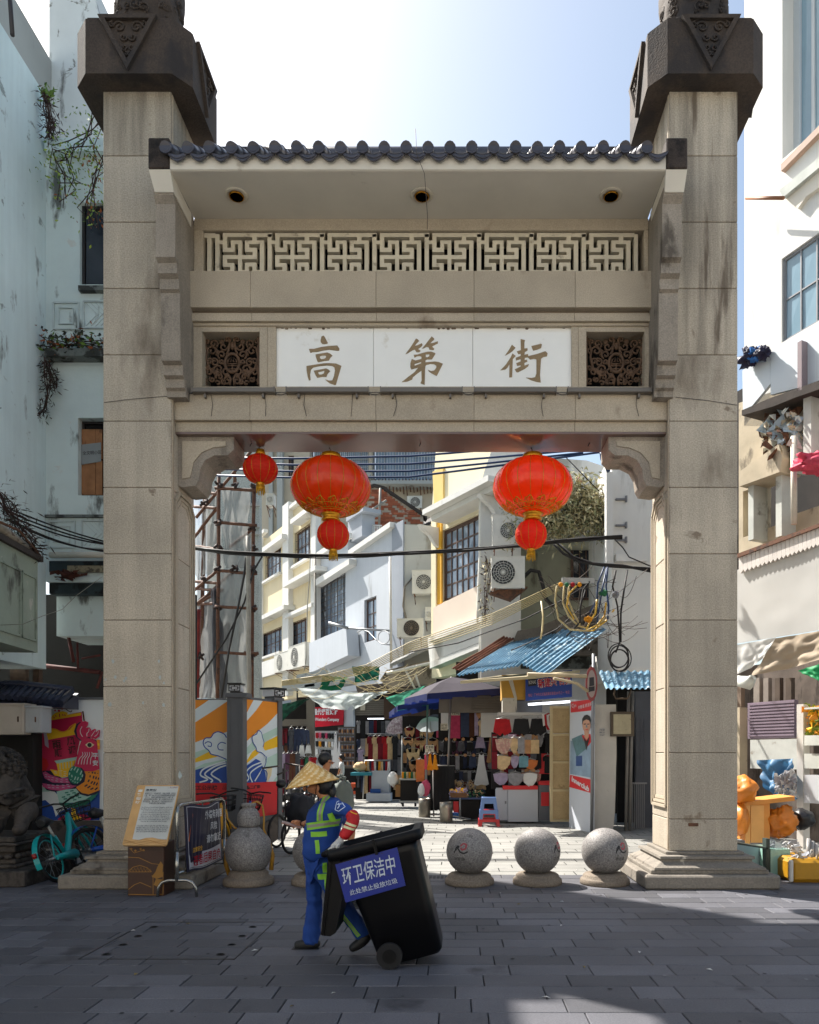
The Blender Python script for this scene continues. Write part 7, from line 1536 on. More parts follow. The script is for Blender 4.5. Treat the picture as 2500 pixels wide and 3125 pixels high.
corr('blue_tin_roof','nearer bent blue tin roof sheet tilted up at the right',(F(0,15.6).hit(1580,2022),F(0,14.9).hit(1660,2066),F(0,16.5).hit(1852,1920),F(0,18).hit(1712,1925)),BLR,8)
corr('rusty_tin_roof','rusty corrugated sheets at the left end of the blue tin roof',(F(0,17).hit(1376,2042),F(0,16.9).hit(1412,2052),h19(1572,1950),h19(1535,1945)),RST,4)
corr('small_blue_roof','small blue tin roof above the meter box',(F(0,14.6).hit(1850,2104),F(0,14.4).hit(1990,2104),F(0,15.6).hit(1990,2050),F(0,15.6).hit(1828,2052)),BLR,8)
mb = MB(); q = [F(0,16.1).hit(1405,2078),F(0,15.6).hit(1640,2062),F(0,17.5).hit(1770,2045),F(0,18.6).hit(1540,2060)]; mb.hexa([(*p[:2],p[2]-.06) for p in q]+[(*p[:2],p[2]) for p in q]); tag(obj('cream_ceiling_board',mb,M('cream_board','#b5a888',.8,.08,2)),'cream board ceiling under the long blue tin roof','ceiling board')
mb = MB(); q = [F(0,17.9).hit(1880,2060),F(0,17.9).hit(2110,2060)]; F21.pbox(mb,1885,2120,2040,2062,-2.0,-.5); tag(obj('alley_lintel',mb,WHITEW),'white lintel over the alley above the small blue roof','lintel')
# lower wall behind the cables
F30 = F(0,18.9)
lw = thing('broken_parapet','broken mouldy parapet with weeds behind the tangle of yellow cables','wall',F30.hit(1650,1960)); mb = MB(); F30.pp(mb,[(1565,1960),(1580,1925),(1640,1915),(1720,1880),(1850,1830),(1990,1800),(1990,2000),(1565,2000)],-.2,0); obj('wall',mb,M('mould_wall','#6f675c',.95,.25,3,bump=.6,bs=12,dirt='#2a2621',dt=.52,ds=3),lw)
# ================= foreground objects =================
def text3(name,body,o,U,V,w,h,mat,parent,bold=0.,align='CENTER'):
    c = bpy.data.curves.new('t','FONT'); c.body = body; c.size = 1; c.offset = bold; c.resolution_u = 1; c.align_x = align
    to = bpy.data.objects.new('t',c); me = evaluated(to); bpy.data.objects.remove(to)
    vs = [v.co.copy() for v in me.vertices]; fs = [tuple(p.vertices) for p in me.polygons]; bpy.data.meshes.remove(me)
    x0,x1 = min(v.x for v in vs),max(v.x for v in vs); y0,y1 = min(v.y for v in vs),max(v.y for v in vs)
    o,U,V = Vector(o),Vector(U),Vector(V)
    mb = MB(); mb.add([o+U*((v.x-(x0+x1)/2)/(x1-x0)*w)+V*((v.y-(y0+y1)/2)/(y1-y0)*h) for v in vs],fs); return obj(name,mb,mat,parent)
BALLG = M('bollard_granite','#7a7673',.6,.14,4,bump=.25,bs=62,spk=.5,dirt='#45413d',dt=.6,ds=4)
BASEG = M('bollard_base','#74685a',.8,.15,4,bump=.3,bs=60,spk=.3,dirt='#4b433a',dt=.6,ds=5)
def bollard(px,label,art=1,pyb=2700,part='b'):
    Y = 9.28; X = (px-CX)/FP*Y; T = thing('ball_bollard',label,'bollard',(X,Y,0),'granite ball bollards across the archway')
    obj('round_base',MB().lathe([(.3,0),(.305,.02),(.3,.06),(.285,.075),(.27,.08),(.265,.11),(.24,.13),(.2,.14)],X,Y,32),BASEG,T)
    r = .285; c = Vector((X,Y,.135+r*.93)); obj('granite_ball',MB().ball(c,r,n=36,k=22),BALLG,T)
    def on(u,v,k=1.004): a = u; return c+Vector((math.sin(a)*math.cos(v),-math.cos(a)*math.cos(v),math.sin(v)))*r*k
    if art is not None:
        m = MB()
        for k,(pts,w,mi) in enumerate((([(.02,.32),(.14,.44),(.3,.40),(.26,.22),(.1,.16),(.05,.26)],.07,1),([(.36,.10),(.2,.02),(.04,.06),(-.08,.2),(-.06,.34)],.06,0),([(-.26,.02),(-.2,.22),(-.1,.34),(-.14,.2),(-.24,.1)],.05,0))):
            for (a,b),(a2,b2) in zip(pts,pts[1:]):
                q = Vector((a2-a,b2-b)).normalized(); n = Vector((-q.y,q.x))*w/2; m.add([on(art+a+n.x,b+n.y),on(art+a-n.x,b-n.y),on(art+a2-n.x,b2-n.y),on(art+a2+n.x,b2+n.y)],[(3,2,1,0)],mi)
        obj('painted_bird',m,[M('paint_black','#1a1718',.6),M('paint_red','#9d3a45',.6)],T)
        t = text3('painted_lettering','北京路',(0,0,0),(1,0,0),(0,1,0),.5,.15,M('paint_black',''),T); t.location = (0,0,0)
        off = Vector(T.location)
        for v in t.data.vertices:
            w_ = v.co+off; v.co = on(art+w_.x-.02,-.22+w_.y,1.004)-off
bollard(1433,'granite ball bollard nearest the black bin, red and black bird painted on its left',-.45)
bollard(1640,'middle granite ball bollard with the painted bird turned to its right edge',.95)
bollard(1846,'granite ball bollard nearest the right pillar, small red swirl on its right',.55)
bollard(965,'granite ball bollard mostly hidden behind the walking worker',None)
# gourd shaped bollard
X,Y = (759-CX)/FP*9.25,9.25
T = thing('gourd_bollard','gourd-shaped granite bollard with a cracked neck beside the barrier','bollard',(X,Y,0))
obj('round_base',MB().lathe([(.3,0),(.31,.02),(.305,.07),(.28,.09),(.24,.1),(.24,.14),(.2,.18)],X,Y,32),BASEG,T)
obj('gourd_body',MB().lathe([(.14,.15),(.22,.21),(.27,.31),(.285,.42),(.265,.53),(.21,.62),(.15,.67),(.125,.70)],X,Y,36),BALLG,T)
obj('gourd_neck',MB().lathe([(.12,.705),(.135,.74),(.135,.80),(.13,.86),(.10,.91),(.075,.93),(.08,.95),(.09,.96),(.088,.99),(.001,.99)],X,Y,30),BALLG,T)
YS = M('yellow_strap','#9c7220',.5,.15,6)
F31 = F(0,9.05)
for pts,l in (([(690,2470),(695,2500),(715,2525),(735,2535)],'thin yellow tube curving down to the left side of the gourd bollard'),([(705,2555),(692,2590),(690,2640),(700,2670)],'yellow strip hugging the lower left of the gourd bollard'),([(765,2478),(768,2452),(785,2446),(801,2458),(806,2490),(805,2530),(812,2548)],'yellow tube arching over the right side of the gourd bollard'),([(802,2545),(820,2570),(832,2610),(828,2655)],'yellow strip hugging the lower right of the gourd bollard')):
    mb = MB(); d = -.2 if 'thin' in l or 'arching' in l else -.22; mb.tube([F31.hit(*p,d) for p in pts],.012 if 'tube' in l else .028,6); tag(obj('yellow_tube',mb,YS),l,'tube')
# information stand
ist = thing('information_stand','brown information stand with a slanted board of text about the street','information stand',(-3.45,8.5,0))
BRN = M('stand_brown','#3b2012',.45,.12,3); GLD = M('stand_gold','#8f6420',.5,.1); BTAN = M('board_tan','#c49a62',.6,.08,3,streak=.1); BWHT = M('board_white','#b9c6cc',.4,.03)
obj('stand_box',MB().cbox(-3.68,-3.27,8.46,8.78,0,.60,.006),BRN,ist)
FI = F(0,8.46); mb = MB()
k3 = 620/1725; I = lambda x,y: (x*k3,2050+y*k3)
for pts in ([(1090,1575),(1180,1580),(1290,1630),(1385,1640)],[(1090,1700),(1285,1700)],[(1090,1695),(1130,1660),(1190,1645),(1250,1665),(1285,1700)],[(1090,1850),(1140,1810),(1190,1790),(1285,1830)],[(1090,1890),(1290,1895),(1385,1890)],[(1100,1500),(1140,1540),(1200,1520),(1230,1520)],[(1300,1895),(1300,1750),(1290,1730)],[(1385,1700),(1385,1890)]): FI.pbar(mb,[I(*p) for p in pts],2,.002,.002)
for i in range(7): FI.pbar(mb,[I(1105+i*26,1700),I(1118+i*26,1655+abs(i-3)*6),I(1131+i*26,1700)],1.3,.003,.003)
FI.pp(mb,[I(*p) for p in [(1340,1650),(1365,1610),(1385,1640),(1380,1700),(1385,1740),(1330,1760),(1290,1740),(1320,1700)]],.0035,.0035); FI.pp(mb,[I(*p) for p in [(1325,1760),(1380,1765),(1385,1800),(1345,1830),(1305,1810)]],.0035,.0035)
for x,y in ((1115,1505),(1150,1520),(1195,1505),(1220,1515)): FI.pp(mb,[(I(x,y)[0]+4*math.cos(a),I(x,y)[1]+4*math.sin(a)) for a in (0,1.2,2.4,3.6,4.8)],.003,.003)
obj('gold_line_drawing',mb,GLD,ist)
o = Vector((-3.67,8.3,.586)); U = Vector((1,0,0)); V = Vector((0,.4,.647)).normalized(); N = Vector((0,-.85,.526)).normalized(); BW,BH = .49,.76
def bp(a,b,d=0): return o+U*a*BW+V*b*BH+N*d
mb = MB(); rr = [(.03,0),(.97,0),(1,.02),(1,.98),(.97,1),(.03,1),(0,.98),(0,.02)]; mb.prism([rr],lambda a,b,d: bp(a,b,d),-.02,.006,back=True); brd = obj('slanted_board',mb,BTAN,ist)
mb = MB(); mb.prism([[(.2,.1),(.35,.085),(.5,.12),(.65,.125),(.8,.1),(.98,.09),(.98,.98),(.2,.98)]],lambda a,b,d: bp(a,b,d),.008,.008); obj('text_panel',mb,BWHT,brd)
mb = MB()
for k in range(3):
    pts = [bp(.02+.96*i/16,.03+k*.025+.018*math.sin(i*.7+k*1.3),.0085) for i in range(17)]; mb.tube(pts,.0015,3,cap=False)
obj('wave_lines',mb,GLD,brd)
IN = M('ink_blue_dark','#1e2a3a',.7); BT3 = lambda n,s,a,b,w,h,bold=.0,m=IN: text3(n,s,bp(a,b,.0105),U,V,w*BW,h*BH,m,brd,bold)
BT3('board_title','高第街',.36,.915,.25,.035,.02); BT3('board_subtitle','GAODI STREET',.36,.885,.25,.01)
BT3('board_paragraph','高第街位于广州市越秀区，东起北京路，西至起\n义路，是广州人文历史与岭南建筑集聚的古老街\n区之一。高第街曾是著名的近代广州第一家\n族许氏家族的发祥地，第一大服装专业批发市\n场也设于此。鲁迅夫人许广平童年曾在此生活，\n许地也是许氏家族的故居。',.59,.77,.72,.20)
BT3('board_paragraph','Gaodi Street in Yuexiu District, Guangzhou, which spans\nfrom Beijing Road in the east to Qiyi Road in the west, is\none of the ancient commercial streets integrating\nCantonese cultural history and Lingnan architecture.\nGaodi Street is the place of origin of the renowned Xu\nfamily, known as the "First Family of Guangzhou". In\nmodern times, the former residence of Xu Guangping,\nwife of Lu Xun, and her childhood home. Xudi in Gaodi\nStreet was the residential area of the Xu family.',.59,.50,.72,.26)
BT3('board_paragraph','가오디제는 광저우시 웨슈구에 위치하며, 동쪽으로는\n베이징루, 서쪽으로는 치이루에 이르며, 광저우의 인문\n역사와 링난 건축이 모인 오래된 거리 중의 하나이다.\n쉬씨 가문의 발상지이며 첫 번째 의류 도매시장이다.',.59,.265,.72,.12)
for i,ch in enumerate('高第街坊'): BT3('board_side_lettering',ch,.11+.0*i,.90-i*.065,.11,.05,.03,M('white_ink','#d8d6cc',.6))
mb = MB()
for i in range(9): mb.add([bp(.80+.02*i+(q-.5)*.018,.955+random.uniform(-.02,.015)+(.01 if q else 0),.0108) for q in (0,.5,1)],[(0,1,2)])
mb.tube([bp(.74,.95,.011),bp(.86,.945,.011),bp(.97,.965,.011)],.001,3); obj('blossom_drawing',mb,M('blossom','#7c2a4c',.6),brd)
# crowd barrier with warning banner
STEEL = M('stainless','#9a9994',.25,.1,6,metal=.9)
ba = thing('crowd_barrier','stainless steel crowd barrier set end-on beside the information stand','barrier',(-3.1,8.45,0))
FN = F(-3.11,8.42,.12,1.34); L_ = 1.34; mb = MB()
def fw(t,z,d=0): return FN.w(t,z,d)
obj('barrier_frame',MB().tube([fw(0,.3),fw(0,.92),fw(.02,.99),fw(.09,1.02),fw(L_-.09,1.02),fw(L_-.02,.99),fw(L_,.92),fw(L_,.3),fw(L_,.22)],.019,8).tube([fw(0,.26),fw(L_,.26)],.015,7),STEEL,ba)
for t in (0,L_):
    f0 = Vector(fw(t,0)); obj('barrier_foot',MB().tube([f0+Vector((x,0,z)) for x,z in ((-.22,.0),(-.21,.10),(-.17,.16),(-.10,.185),(.10,.185),(.17,.16),(.21,.10),(.22,.0))],.017,8).tube([f0+Vector((0,0,.18)),f0+Vector((0,0,.5))],.023,8),STEEL,ba)
for i in range(1,6): obj('barrier_bar',MB().tube([fw(L_*i/6,.26),fw(L_*i/6,1.01)],.008,6),STEEL,ba)
wb_ = thing('warning_banner','navy warning banner with white and red characters tied to the crowd barrier','banner',fw(.5,.3,.05))
mb = MB(); cr = lambda a,b,d: fw(a,b+.02*math.sin(a*7),d+.02*math.sin(a*6+b*4))
NV = M('banner_navy','#0e1030',.5,.1,4); BL_ = [NV,M('banner_white','#c3c2c8',.5,.05),M('banner_orange','#c9621a',.5),M('banner_red','#a3191d',.5)]
def bq(t0,t1,z0,z1,d,mi):
    n = 10; vs = []
    for i in range(n+1):
        t = t0+(t1-t0)*i/n; vs += [cr(t,z0,d),cr(t,z1,d)]
    mb.add(vs,[(2*i,2*i+2,2*i+3,2*i+1) for i in range(n)],mi)
bq(.14,1.16,.23,1.0,.03,0); bq(.22,1.08,.27,.45,.036,1); bq(.22,.52,.45,.535,.036,3)
for q in ((.2,1.1,.965,.972),(.2,1.1,.255,.262),(.2,.212,.262,.965),(1.088,1.1,.262,.965)): bq(*q,.036,1)
mb.add([cr(.2,.55,.038),cr(.52,.55,.038),cr(.53,.60,.038),cr(.38,.90,.038),cr(.35,.90,.038)],[(0,1,2,3,4)],2); mb.add([cr(.35,.67,.041),cr(.38,.67,.041),cr(.39,.80,.041),cr(.34,.80,.041)],[(0,1,2,3)],0); mb.add([cr(.35,.60,.041),cr(.385,.60,.041),cr(.385,.64,.041),cr(.35,.64,.041)],[(0,1,2,3)],0)
obj('banner_print',mb,BL_,wb_)
uu = Vector((FN.ux,FN.uy,0)); zz_ = Vector((0,0,1))
for s,a,z,w,h,m in (('外墙有剥落',.83,.865,.5,.105,WT),('风险',.83,.72,.2,.10,WT),('请勿靠近',.83,.575,.42,.10,WT),('违者后果自负',.65,.36,.78,.13,M('banner_red','')),('注意安全',.37,.49,.26,.06,M('banner_yellow','#d8a020',.5))): text3('banner_lettering',s,fw(a,z,.075),uu,zz_,w,h,m,wb_,.012)
# bicycles
TYRE = M('tyre','#121214',.8,.1,6); SPOKE = M('spoke','#7d8286',.4,0,metal=.7)
def bike(label,loc,ang,lean,col,col2,grp='parked shared bicycles',basket=True):
    T = thing('bicycle',label,'bicycle',loc,grp); q = Matrix.Rotation(ang,3,'Z') @ Matrix.Rotation(lean,3,'X'); lo = Vector(loc)
    P_ = lambda x,y,z: lo+q @ Vector((x,y,z)); R0 = .30
    def circ(cx,r,cz=R0,y=0,n=26,a0=0,a1=2*math.pi): return [P_(cx+r*math.cos(a0+(a1-a0)*i/n),y,cz+r*math.sin(a0+(a1-a0)*i/n)) for i in range(n+1)]
    for cx in (0,1.02):
        w = obj('wheel',MB().tube(circ(cx,R0-.022),.022,7,cap=False),TYRE,T); obj('rim',MB().tube(circ(cx,R0-.048),.011,5,cap=False),col2,w); s = MB()
        for i in range(14): s.tube([P_(cx,(-1)**i*.03,R0),P_(cx+(R0-.05)*math.cos(i*.449),0,R0+(R0-.05)*math.sin(i*.449))],.0025,3,cap=False)
        s.tube([P_(cx,-.06,R0),P_(cx,.06,R0)],.022,7); obj('spokes',s,SPOKE,w,kind='stuff'); mb = MB()
        a0,a1 = (R(15),R(195)) if cx == 0 else (R(20),R(150)); pts = [(math.cos(a0+(a1-a0)*i/14),math.sin(a0+(a1-a0)*i/14)) for i in range(15)]
        for (c0,s0),(c1,s1) in zip(pts,pts[1:]): mb.add([P_(cx+(R0+.03)*c0,-.035,R0+(R0+.03)*s0),P_(cx+(R0+.03)*c1,-.035,R0+(R0+.03)*s1),P_(cx+(R0+.03)*c1,.035,R0+(R0+.03)*s1),P_(cx+(R0+.03)*c0,.035,R0+(R0+.03)*s0)],[(0,1,2,3)],0,True)
        obj('mudguard',mb,col,T)
    obj('frame',MB().tube([P_(.80,0,.82),P_(.72,0,.62),P_(.42,0,.30),P_(.40,0,.27)],[.035,.04,.042,.04],8).tube([P_(0,.05,R0),P_(.42,.03,.29)],.018,6).tube([P_(0,-.05,R0),P_(.42,-.03,.29)],.018,6).tube([P_(.40,0,.28),P_(.27,0,.58)],.026,7).tube([P_(.82,0,.86),P_(.88,0,.66),P_(.96,.05,.45),P_(1.02,.05,R0)],.02,6).tube([P_(.88,0,.66),P_(.96,-.05,.45),P_(1.02,-.05,R0)],.02,6).tube([P_(0,-.05,R0),P_(.12,-.04,.60)],.012,5),col,T)
    obj('chain_guard',MB().tube([P_(.02,-.07,.30),P_(.2,-.07,.30),P_(.46,-.07,.28)],[.03,.045,.075],8),col,T)
    obj('seat_post',MB().tube([P_(.27,0,.56),P_(.21,0,.74)],.018,6),M('seat_post_grey','#a9aba6',.4,.05),T)
    obj('saddle',MB().tube([P_(.06,0,.77),P_(.12,0,.785),P_(.24,0,.78),P_(.36,0,.77)],[.05,.085,.05,.022],8),M('saddle_black','#17181a',.5),T)
    obj('rear_lamp',MB().tube([P_(-.335,0,.36),P_(-.335,0,.42)],.026,7),M('lamp_red','#8a1a16',.3),T)
    obj('handlebar',MB().tube([P_(.82,0,.86),P_(.79,0,.98),P_(.80,.12,1.02),P_(.74,.27,1.03),P_(.66,.30,1.03)],.013,6).tube([P_(.79,0,.98),P_(.80,-.12,1.02),P_(.74,-.27,1.03),P_(.66,-.30,1.03)],.013,6),M('saddle_black',''),T)
    obj('pedal',MB().tube([P_(.42,-.1,.27),P_(.36,-.1,.14),P_(.36,-.19,.14)],.014,5),M('saddle_black',''),T)
    if basket:
        b = MB()
        for i in range(7):
            for (xa,ya,xb,yb) in ((.92,-.15,.92,.15),(1.18,-.17,1.18,.17)): y = ya+(yb-ya)*i/6; b.tube([P_(xa,y*.8,.72),P_(xa+(.03 if xa > 1 else -.01),y,.95)],.005,3)
            x = .92+.26*i/6
            for sy in (-1,1): b.tube([P_(x,sy*.13,.72),P_(x,sy*.17,.95)],.005,3)
        for z,k in ((.72,.8),(.80,.87),(.88,.94),(.95,1)): b.tube([P_(.91,-.17*k,z),P_(1.2,-.17*k,z),P_(1.2,.17*k,z),P_(.91,.17*k,z),P_(.91,-.17*k,z)],.007,4)
        obj('basket',b,M('saddle_black',''),T)
    return T
TEAL = M('bike_teal','#0e8f92',.35,.08,5); BBLUE = M('bike_blue','#1748a0',.4,.08,5); BYEL = M('bike_yellow','#c98f14',.4,.08,5)
bike('teal shared bicycle leaning beside the stone lion',(-4.93,9.38,0),R(92),R(-20),TEAL,TEAL)
bike('blue shared bicycle half hidden behind the teal one',(-4.95,10.2,0),R(60),R(-6),BBLUE,TYRE)
bike('blue shared bicycle between the warning banner and the gourd bollard',(-3.22,11.1,0),R(100),R(8),BBLUE,TYRE)
bike('yellow shared bicycle standing end-on behind the warning banner',(-3.38,10.55,0),R(96),R(-5),BYEL,TYRE)
bike('dark bicycle with a basket parked right of the hoarding',(-3.3,14.3,0),R(70),R(3),M('bike_black','#1c1d20',.4),TYRE)
bike('black bicycle parked furthest back beside the dark stall',(-3.5,16.3,0),R(60),R(-4),M('bike_black',''),TYRE)
# stone lion on its pedestal
LION = M('lion_stone','#453f3a',.85,.3,4,bump=.7,bs=28,spk=.2,dirt='#1c1917',dt=.5,ds=4)
pl = thing('stone_pedestal','tiered dark stone pedestal on a broad slab at the lower left corner','pedestal',(-6,9.6,0))
for z0,z1,e,n in ((0,.19,.32,'base_slab'),(.19,.235,.1,'pedestal_step'),(.235,.30,.05,'pedestal_step'),(.30,.38,-.03,'pedestal_waist'),(.38,.46,.04,'pedestal_step'),(.46,.50,.08,'pedestal_step'),(.50,.575,.05,'pedestal_top')):
    obj(n,MB().cbox(-7.2,-5.47+e,9.32-e,10.1+max(e,0)*.3,z0+.001,z1,.014),LION,pl)
mb = MB()
for i in range(9): mb.ball((-5.50-i*.11,9.26,.33),.05,.04,.035,8,5)
for i in range(6): mb.ball((-5.43,9.36+i*.11,.33),.04,.05,.035,8,5)
obj('lotus_petals',mb,LION,pl,kind='stuff')
li = thing('stone_lion','dark carved stone guardian lion with a curly mane sitting on the pedestal','statue',(-5.75,9.65,.575))
lx,ly = -5.78,9.65
skin('lion_body',[[(lx+.18,ly+.12,.80,.20),(lx+.14,ly+.05,1.0,.24),(lx+.04,ly-.02,1.2,.22),(lx-.02,ly-.1,1.40,.24),(lx-.10,ly-.22,1.40,.20),(lx-.22,ly-.34,1.34,.13)],
 [(lx+.04,ly-.02,1.2,.22),(lx+.10,ly-.24,1.02,.12),(lx+.11,ly-.27,.82,.09),(lx+.08,ly-.26,.66,.10),(lx-.0,ly-.34,.63,.09)],[(lx+.04,ly-.02,1.2,.22),(lx-.22,ly-.22,1.0,.12),(lx-.25,ly-.25,.8,.09),(lx-.28,ly-.25,.66,.10),(lx-.36,ly-.3,.63,.09)],
 [(lx+.18,ly+.12,.80,.20),(lx+.30,ly-.05,.86,.13),(lx+.31,ly-.16,.72,.09),(lx+.33,ly-.2,.64,.09),(lx+.30,ly-.3,.63,.07)]],LION,li,2)
mb = MB()
for i in range(150):
    a = random.uniform(-.9,2.6); b = random.uniform(-.9,1.35); rr = .27
    p = Vector((lx-.01+rr*math.cos(b)*math.sin(a)*1.0,ly-.06-rr*math.cos(b)*math.cos(a)*.85,1.38+rr*math.sin(b))); s = random.uniform(.03,.05)
    if a < -.1 and b < .35: continue
    mb.ball(p,s,s,s,7,5); n_ = (p-Vector((lx-.01,ly-.06,1.38))).normalized(); u_ = n_.orthogonal().normalized(); v_ = n_.cross(u_); mb.tube([p+n_*s*.8+(u_*math.cos(t*.9)+v_*math.sin(t*.9))*s*(1-t*.12) for t in range(7)],.007,3)
obj('mane_curls',mb,LION,li,kind='stuff')
mb = MB(); mb.ball((lx-.28,ly-.38,1.30),.06,.05,.045,8,6); mb.ball((lx-.13,ly-.38,1.43),.045,.04,.04,8,6); mb.ball((lx-.25,ly-.36,1.43),.045,.04,.04,8,6); mb.ball((lx+.04,ly-.25,1.55),.05,.04,.09,8,6)
for i in range(5): mb.ball((lx-.09+i*.05,ly-.44,.635),.03,.05,.045,7,5)
for i in range(5): mb.ball((lx-.44+i*.05,ly-.4,.635),.03,.05,.045,7,5)
obj('lion_face_and_claws',mb,LION,li,kind='stuff')
mb = MB(); mb.tube([(lx+.30*math.cos(a),ly-.06+.30*math.sin(a),1.12+.03*math.cos(a*2)) for a in [i*.35-.2 for i in range(19)]],.03,6)
for i in range(18): a = i*.35-.2; mb.ball((lx+.31*math.cos(a),ly-.06+.31*math.sin(a),1.07),.03,n=7,k=5)
obj('lion_collar',mb,LION,li)
# cargo tricycle, bags behind the worker
tcy = thing('cargo_tricycle','dark cargo tricycle with a steel frame standing behind the worker','tricycle',(-2.4,12,0)); FT = F(0,12)
for px,d in ((888,0),(846,-.8)):
    c = Vector(FT.hit(px,2520,d)); r = .27; pts = [c+Vector((.08*math.cos(a),r*math.cos(a),r*math.sin(a)-.0)) for a in [i*math.pi/10 for i in range(21)]]; c.z = r+.02; w = obj('wheel',MB().tube([Vector((p.x,p.y,p.z-pts[0].z+c.z)) for p in pts],.022,6,cap=False),TYRE,tcy)
mb = MB()
for a,b in (((868,2330),(872,2520)),((872,2330),(960,2345)),((868,2440),(960,2450)),((872,2520),(960,2525)),((846,2365),(880,2350)),((800,2345),(850,2338)),((915,2335),(918,2525))): mb.tube([FT.hit(*a),FT.hit(*b)],.016,6)
obj('tricycle_frame',mb,M('trike_steel','#5a5450',.5,.1,metal=.5),tcy,kind='stuff')
BPL = M('black_plastic','')
blob('black_bag','large black cloth bag on the tricycle, left of the worker',FT,918,2472,.22,.25,.27,.15,M('black_cloth','#15161d',.75,.2,5),'bag')
blob('black_helmet','round black helmet hanging on the tricycle frame',FT,858,2392,.08,.08,.075,.2,BPL,'helmet',lump=.05)
blob('grey_sack','tied grey-green sack standing on the street behind the worker',F(0,13.5),1042,2440,.23,.2,.34,0,M('sack_green','#5f6660',.8,.12,5),'sack',lump=.22)
blob('sack_knot',None,F(0,13.5),1040,2376,.08,.07,.06,0,M('sack_green',''),'',lump=.5) and None
bpy.data.objects['sack_knot'].parent = bpy.data.objects['grey_sack']
# ================= people =================
UNI = M('uniform_blue','#113c86',.8,.14,7,bump=.5,bs=9); LIME = M('lime_band','#86c43a',.6,.05,5); REFL = M('reflective_grey','#8c8982',.5,.05); REDS = M('sleeve_red','#b5121a',.7,.15,8,bump=.4,bs=12); GLOVE = M('glove_white','#b9b7b2',.9,.12,10,bump=.3,bs=60); SHOE = M('shoe_black','#0e0e10',.6,.1)
from mathutils.bvhtree import BVHTree
def pz(px,py,Y): return ((px-CX)/FP*Y,Y,H+(CY-py)/FP*Y)
def J(px,py,Y,r,r2=None): return (*pz(px,py,Y),r,r2 or r)
wk = thing('person','street cleaner in blue uniform and conical straw hat pulling a black bin','person',(-1.12,6.1,0))
sh_c = [[J(972,2638,6.1,.10,.145),J(976,2580,6.1,.105,.15),J(985,2520,6.1,.105,.155),J(996,2465,6.1,.09,.15),J(1000,2440,6.1,.06,.08),J(992,2425,6.1,.045,.05)],
        [J(996,2465,6.1,.09,.15),J(1026,2462,5.96,.062),J(1048,2472,5.90,.056),J(1070,2483,5.86,.052)],
        [J(996,2465,6.1,.09,.15),J(975,2472,6.25,.06),J(955,2500,6.3,.05),J(941,2513,6.26,.038)]]
jk = skin('jacket',sh_c,UNI,wk,3); wrinkle(jk,.010,10)
tr_c = [[J(973,2628,6.1,.09,.135),J(966,2650,6.17,.085),J(960,2700,6.19,.078),J(961,2760,6.2,.066),J(954,2820,6.2,.070),J(949,2866,6.2,.074),J(948,2884,6.2,.070)],
        [J(973,2628,6.1,.09,.135),J(990,2655,6.03,.086),J(1015,2710,6.02,.078),J(1046,2762,6.01,.074),J(1080,2810,6.0,.068),J(1106,2848,6.0,.066),J(1114,2862,6.0,.06)]]
ts = skin('trousers',tr_c,UNI,wk,3); wrinkle(ts,.011,11)
# body: head, neck, arms and hands in one skin surface
skin('body',[[J(996,2448,6.1,.05),J(990,2428,6.1,.046),J(978,2415,6.1,.058),J(966,2400,6.1,.080),J(962,2385,6.1,.085)],[J(966,2400,6.1,.08),J(950,2410,6.1,.048),J(946,2419,6.1,.03)],
     [J(996,2448,6.1,.05),J(975,2474,6.25,.03),J(955,2502,6.3,.03),J(932,2515,6.28,.027),J(918,2517,6.28,.030,.02)]],SKIN,wk,2)
mb = MB(); hd = Vector(pz(948,2405,6.1)); mb.ball(hd+Vector((-.048,0,-.004)),.016,.014,.02,8,6); mb.ball(hd+Vector((-.035,-.0,-.05)),.013,.022,.006,8,5,1); mb.ball(Vector(pz(975,2404,6.1))+Vector((0,-.078,0)),.014,.008,.028,8,6)
mb.ball(hd+Vector((-.022,-.035,.018)),.008,.008,.004,6,4,2); obj('face_features',mb,[SKIN,M('lips','#7a3a30',.6),HAIR],wk,kind='stuff')
mb = MB(); mb.ball(pz(990,2398,6.1),.075,.085,.085,12,8); mb.ball(pz(1002,2408,6.1),.05,.055,.05,10,7); mb.tube([pz(1008,2400,6.1),pz(1015,2418,6.08),pz(1014,2436,6.06)],[.04,.035,.015],8); obj('hair',mb,HAIR,wk)
# far hand fingers round the phone
for i,(a,b) in enumerate((((918,2508),(892,2507)),((918,2513),(890,2513)),((918,2518),(893,2519)),((918,2522),(898,2524)))):
    skin('finger',[[J(*a,6.28-.012*i,.011),J((a[0]+b[0])/2,(a[1]+b[1])/2-2,6.27-.014*i,.010),J(b[0],b[1],6.27-.014*i,.0085),J(b[0]-3,b[1]+5,6.25,.008)]],SKIN,wk,1)
skin('thumb',[[J(918,2512,6.2,.013),J(905,2508,6.17,.011),J(896,2512,6.17,.009)]],SKIN,wk,1)
ph = MB(); a,b = Vector(pz(862,2509,6.22)),Vector(pz(922,2526,6.22)); u = (b-a).normalized(); v = Vector((0,1,.1)).normalized(); n = u.cross(v)
ph.hexa([a-v*.035-n*.005,b-v*.035-n*.005,b+v*.035-n*.005,a+v*.035-n*.005,a-v*.035+n*.005,b-v*.035+n*.005,b+v*.035+n*.005,a+v*.035+n*.005]); tag(obj('mobile_phone',ph,M('phone_case','#8c6a60',.4)),'mobile phone held flat in the right hand of the street cleaner','phone')
